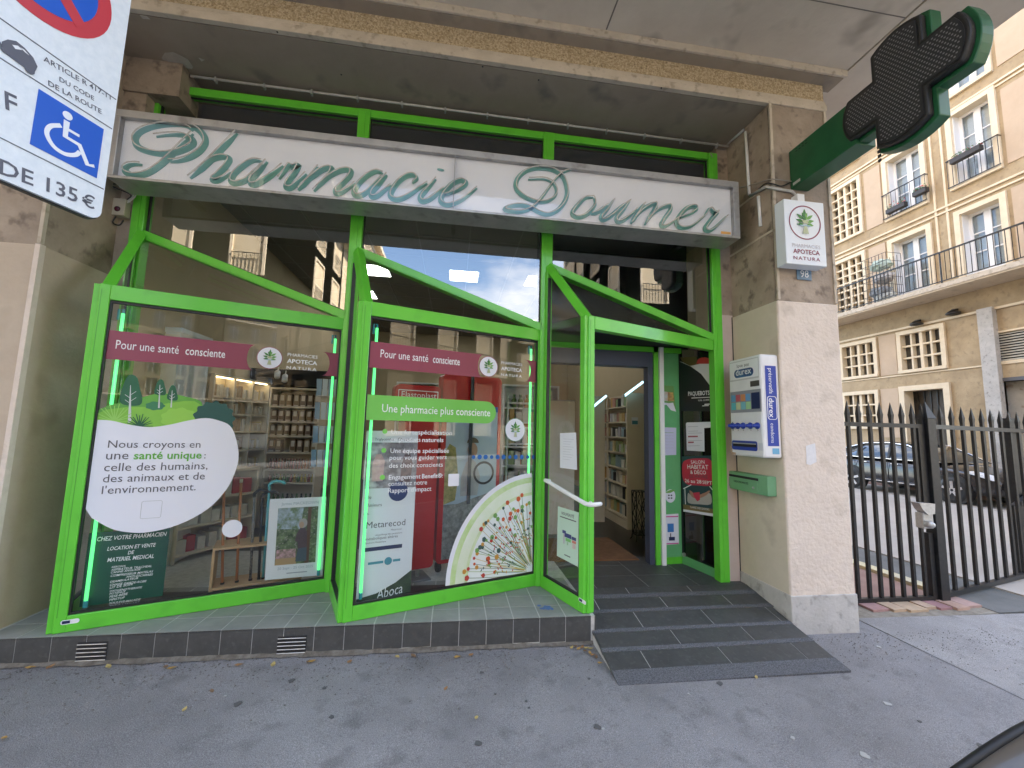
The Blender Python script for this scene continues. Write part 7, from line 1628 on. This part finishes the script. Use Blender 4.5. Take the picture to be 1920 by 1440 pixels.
# grit scattered on the pavement along the ledge and the pillar
gr = MB(); rnd = random.Random(3)
def grit(x, y, z, s): gr.add([(x-s, y-s*.6, z), (x+s, y-s*.4, z), (x+s*.3, y+s, z), (x, y, z+s*.7)], [(0, 1, 3), (1, 2, 3), (2, 0, 3)])
for k in range(1500):
    x = rnd.uniform(-.6, 3.86); d = abs(rnd.gauss(0, .22)); y = -.65-d; grit(x, y, gz(x)-.0068*d, rnd.uniform(.002, .0065))
for k in range(500):
    x = rnd.uniform(5.4, 7.4); d = abs(rnd.gauss(0, .25)); y = -.66-d; grit(x, y, gz(min(x, 6.42))-.0068*d, rnd.uniform(.002, .007))
for k in range(500):
    x = rnd.uniform(.5, 7); y = rnd.uniform(-2.6, -.9); grit(x, y, gz(min(x, 6.42))-.0068*(-y-.4), rnd.uniform(.0015, .004))
gr.build('grit', M('grit', (0.05, 0.045, 0.04), (0.2, 0.18, 0.15), scale=9, rough=.95), label='dark grit and crumbs scattered along the foot of the shop', cat='grit', kind='stuff')
# chewing gum and damp spots trodden into the asphalt
gm = MB(); gm2 = MB()
for k in range(70):
    x = rnd.uniform(-.3, 6.3); y = rnd.uniform(-3.0, -.85); z = gz(x)-.0068*(-y-.4)+.0012; r = rnd.uniform(.006, .02)
    (gm if k % 3 else gm2).prism(Frame((x, y, z), (1, 0, 0), (0, 1, 0), Z1V), [(r*(1+.25*math.sin(3*a+k))*math.cos(a), r*(1+.25*math.sin(2*a+k))*math.sin(a)) for a in [6.2832*j/11 for j in range(11)]], -.002, .0012)
gm.build('gum_spots', M('old_gum', (0.10, 0.098, 0.095), rough=.9), label='dark trodden gum spots dotted over the pavement', cat='gum', kind='stuff')
gm2.build('gum_spots', M('pale_gum', (0.40, 0.39, 0.37), rough=.9), label='pale trodden gum spots dotted over the pavement', cat='gum', kind='stuff')
# blue spray mark on the ledge
bs = MB()
FLt = Frame((0, 0, 0.0), (1, 0, 0), (0, 1, 0), Z1V)
c = onZ(1026, 1141, 0.0)
for k in range(26): a = rnd.uniform(0, 6.28); d = abs(rnd.gauss(0, .03)); bs.flat(FLt, circ(c.x+d*math.cos(a), c.y+d*.8*math.sin(a), rnd.uniform(.006, .018), n=9), .0012+.00003*k)
bs.build('paint_mark', M('blue_spray', (0.09, 0.16, 0.36), rough=.6), label='small blue spray paint mark on the grey ledge tiles', cat='paint mark')
# dirt wedge under the ledge
mb = MB(); n = 60
vs = []; fs = []
for i in range(n+1):
    x = -.7+(3.87+.7)*i/n; z = gz(x); w = .02+.025*rnd.random(); vs += [(x, LY+.02, z+.018+.012*rnd.random()), (x, LY-w, z+.001)]
for i in range(n): fs.append((2*i, 2*i+1, 2*i+3, 2*i+2))
mb.add(vs, fs).build('dirt', M('dirt', (0.10, 0.085, 0.065), (0.2, 0.18, 0.15), scale=20, rough=.95), label='line of dirt caught along the bottom of the tiled ledge', cat='dirt', kind='stuff')
# ------------------------------------------------------------------ wing of a dark car parked right beside the camera
nc = thing('parked_car', 'edge of a dark car roof at the bottom right corner of the picture', 'car', (4.3, -3.9, -.2))
pts = [CAM+ray(x, y)*1.5 for x, y in ((1790, 1450), (1850, 1408), (1920, 1365), (2000, 1330))]
base = []
for p in pts: base.append(p)
L_ = spline(pts, 4); vs = []; fs = []
for p in L_:
    q = Vector(p); out = Vector((.55, -.55, 0))
    for (o, dz) in ((0, -.02), (.01, .0), (.06, .02), (.2, .035), (.6, .04), (1.2, .03)): vs.append(q+out*o+Vector((0, 0, dz)))
m6 = 6
for i in range(len(L_)-1):
    for j in range(m6-1): fs.append((i*m6+j, i*m6+j+1, (i+1)*m6+j+1, (i+1)*m6+j))
MB().add(vs, fs).build('roof', M('brown_car_paint', (0.10, 0.085, 0.07), rough=.25, coat=.6), nc, smooth=True)
MB().tube([Vector(p)+Vector((-.005, .005, -.008)) for p in L_], .016, 8).build('roof_gutter', m_black, nc, smooth=True)
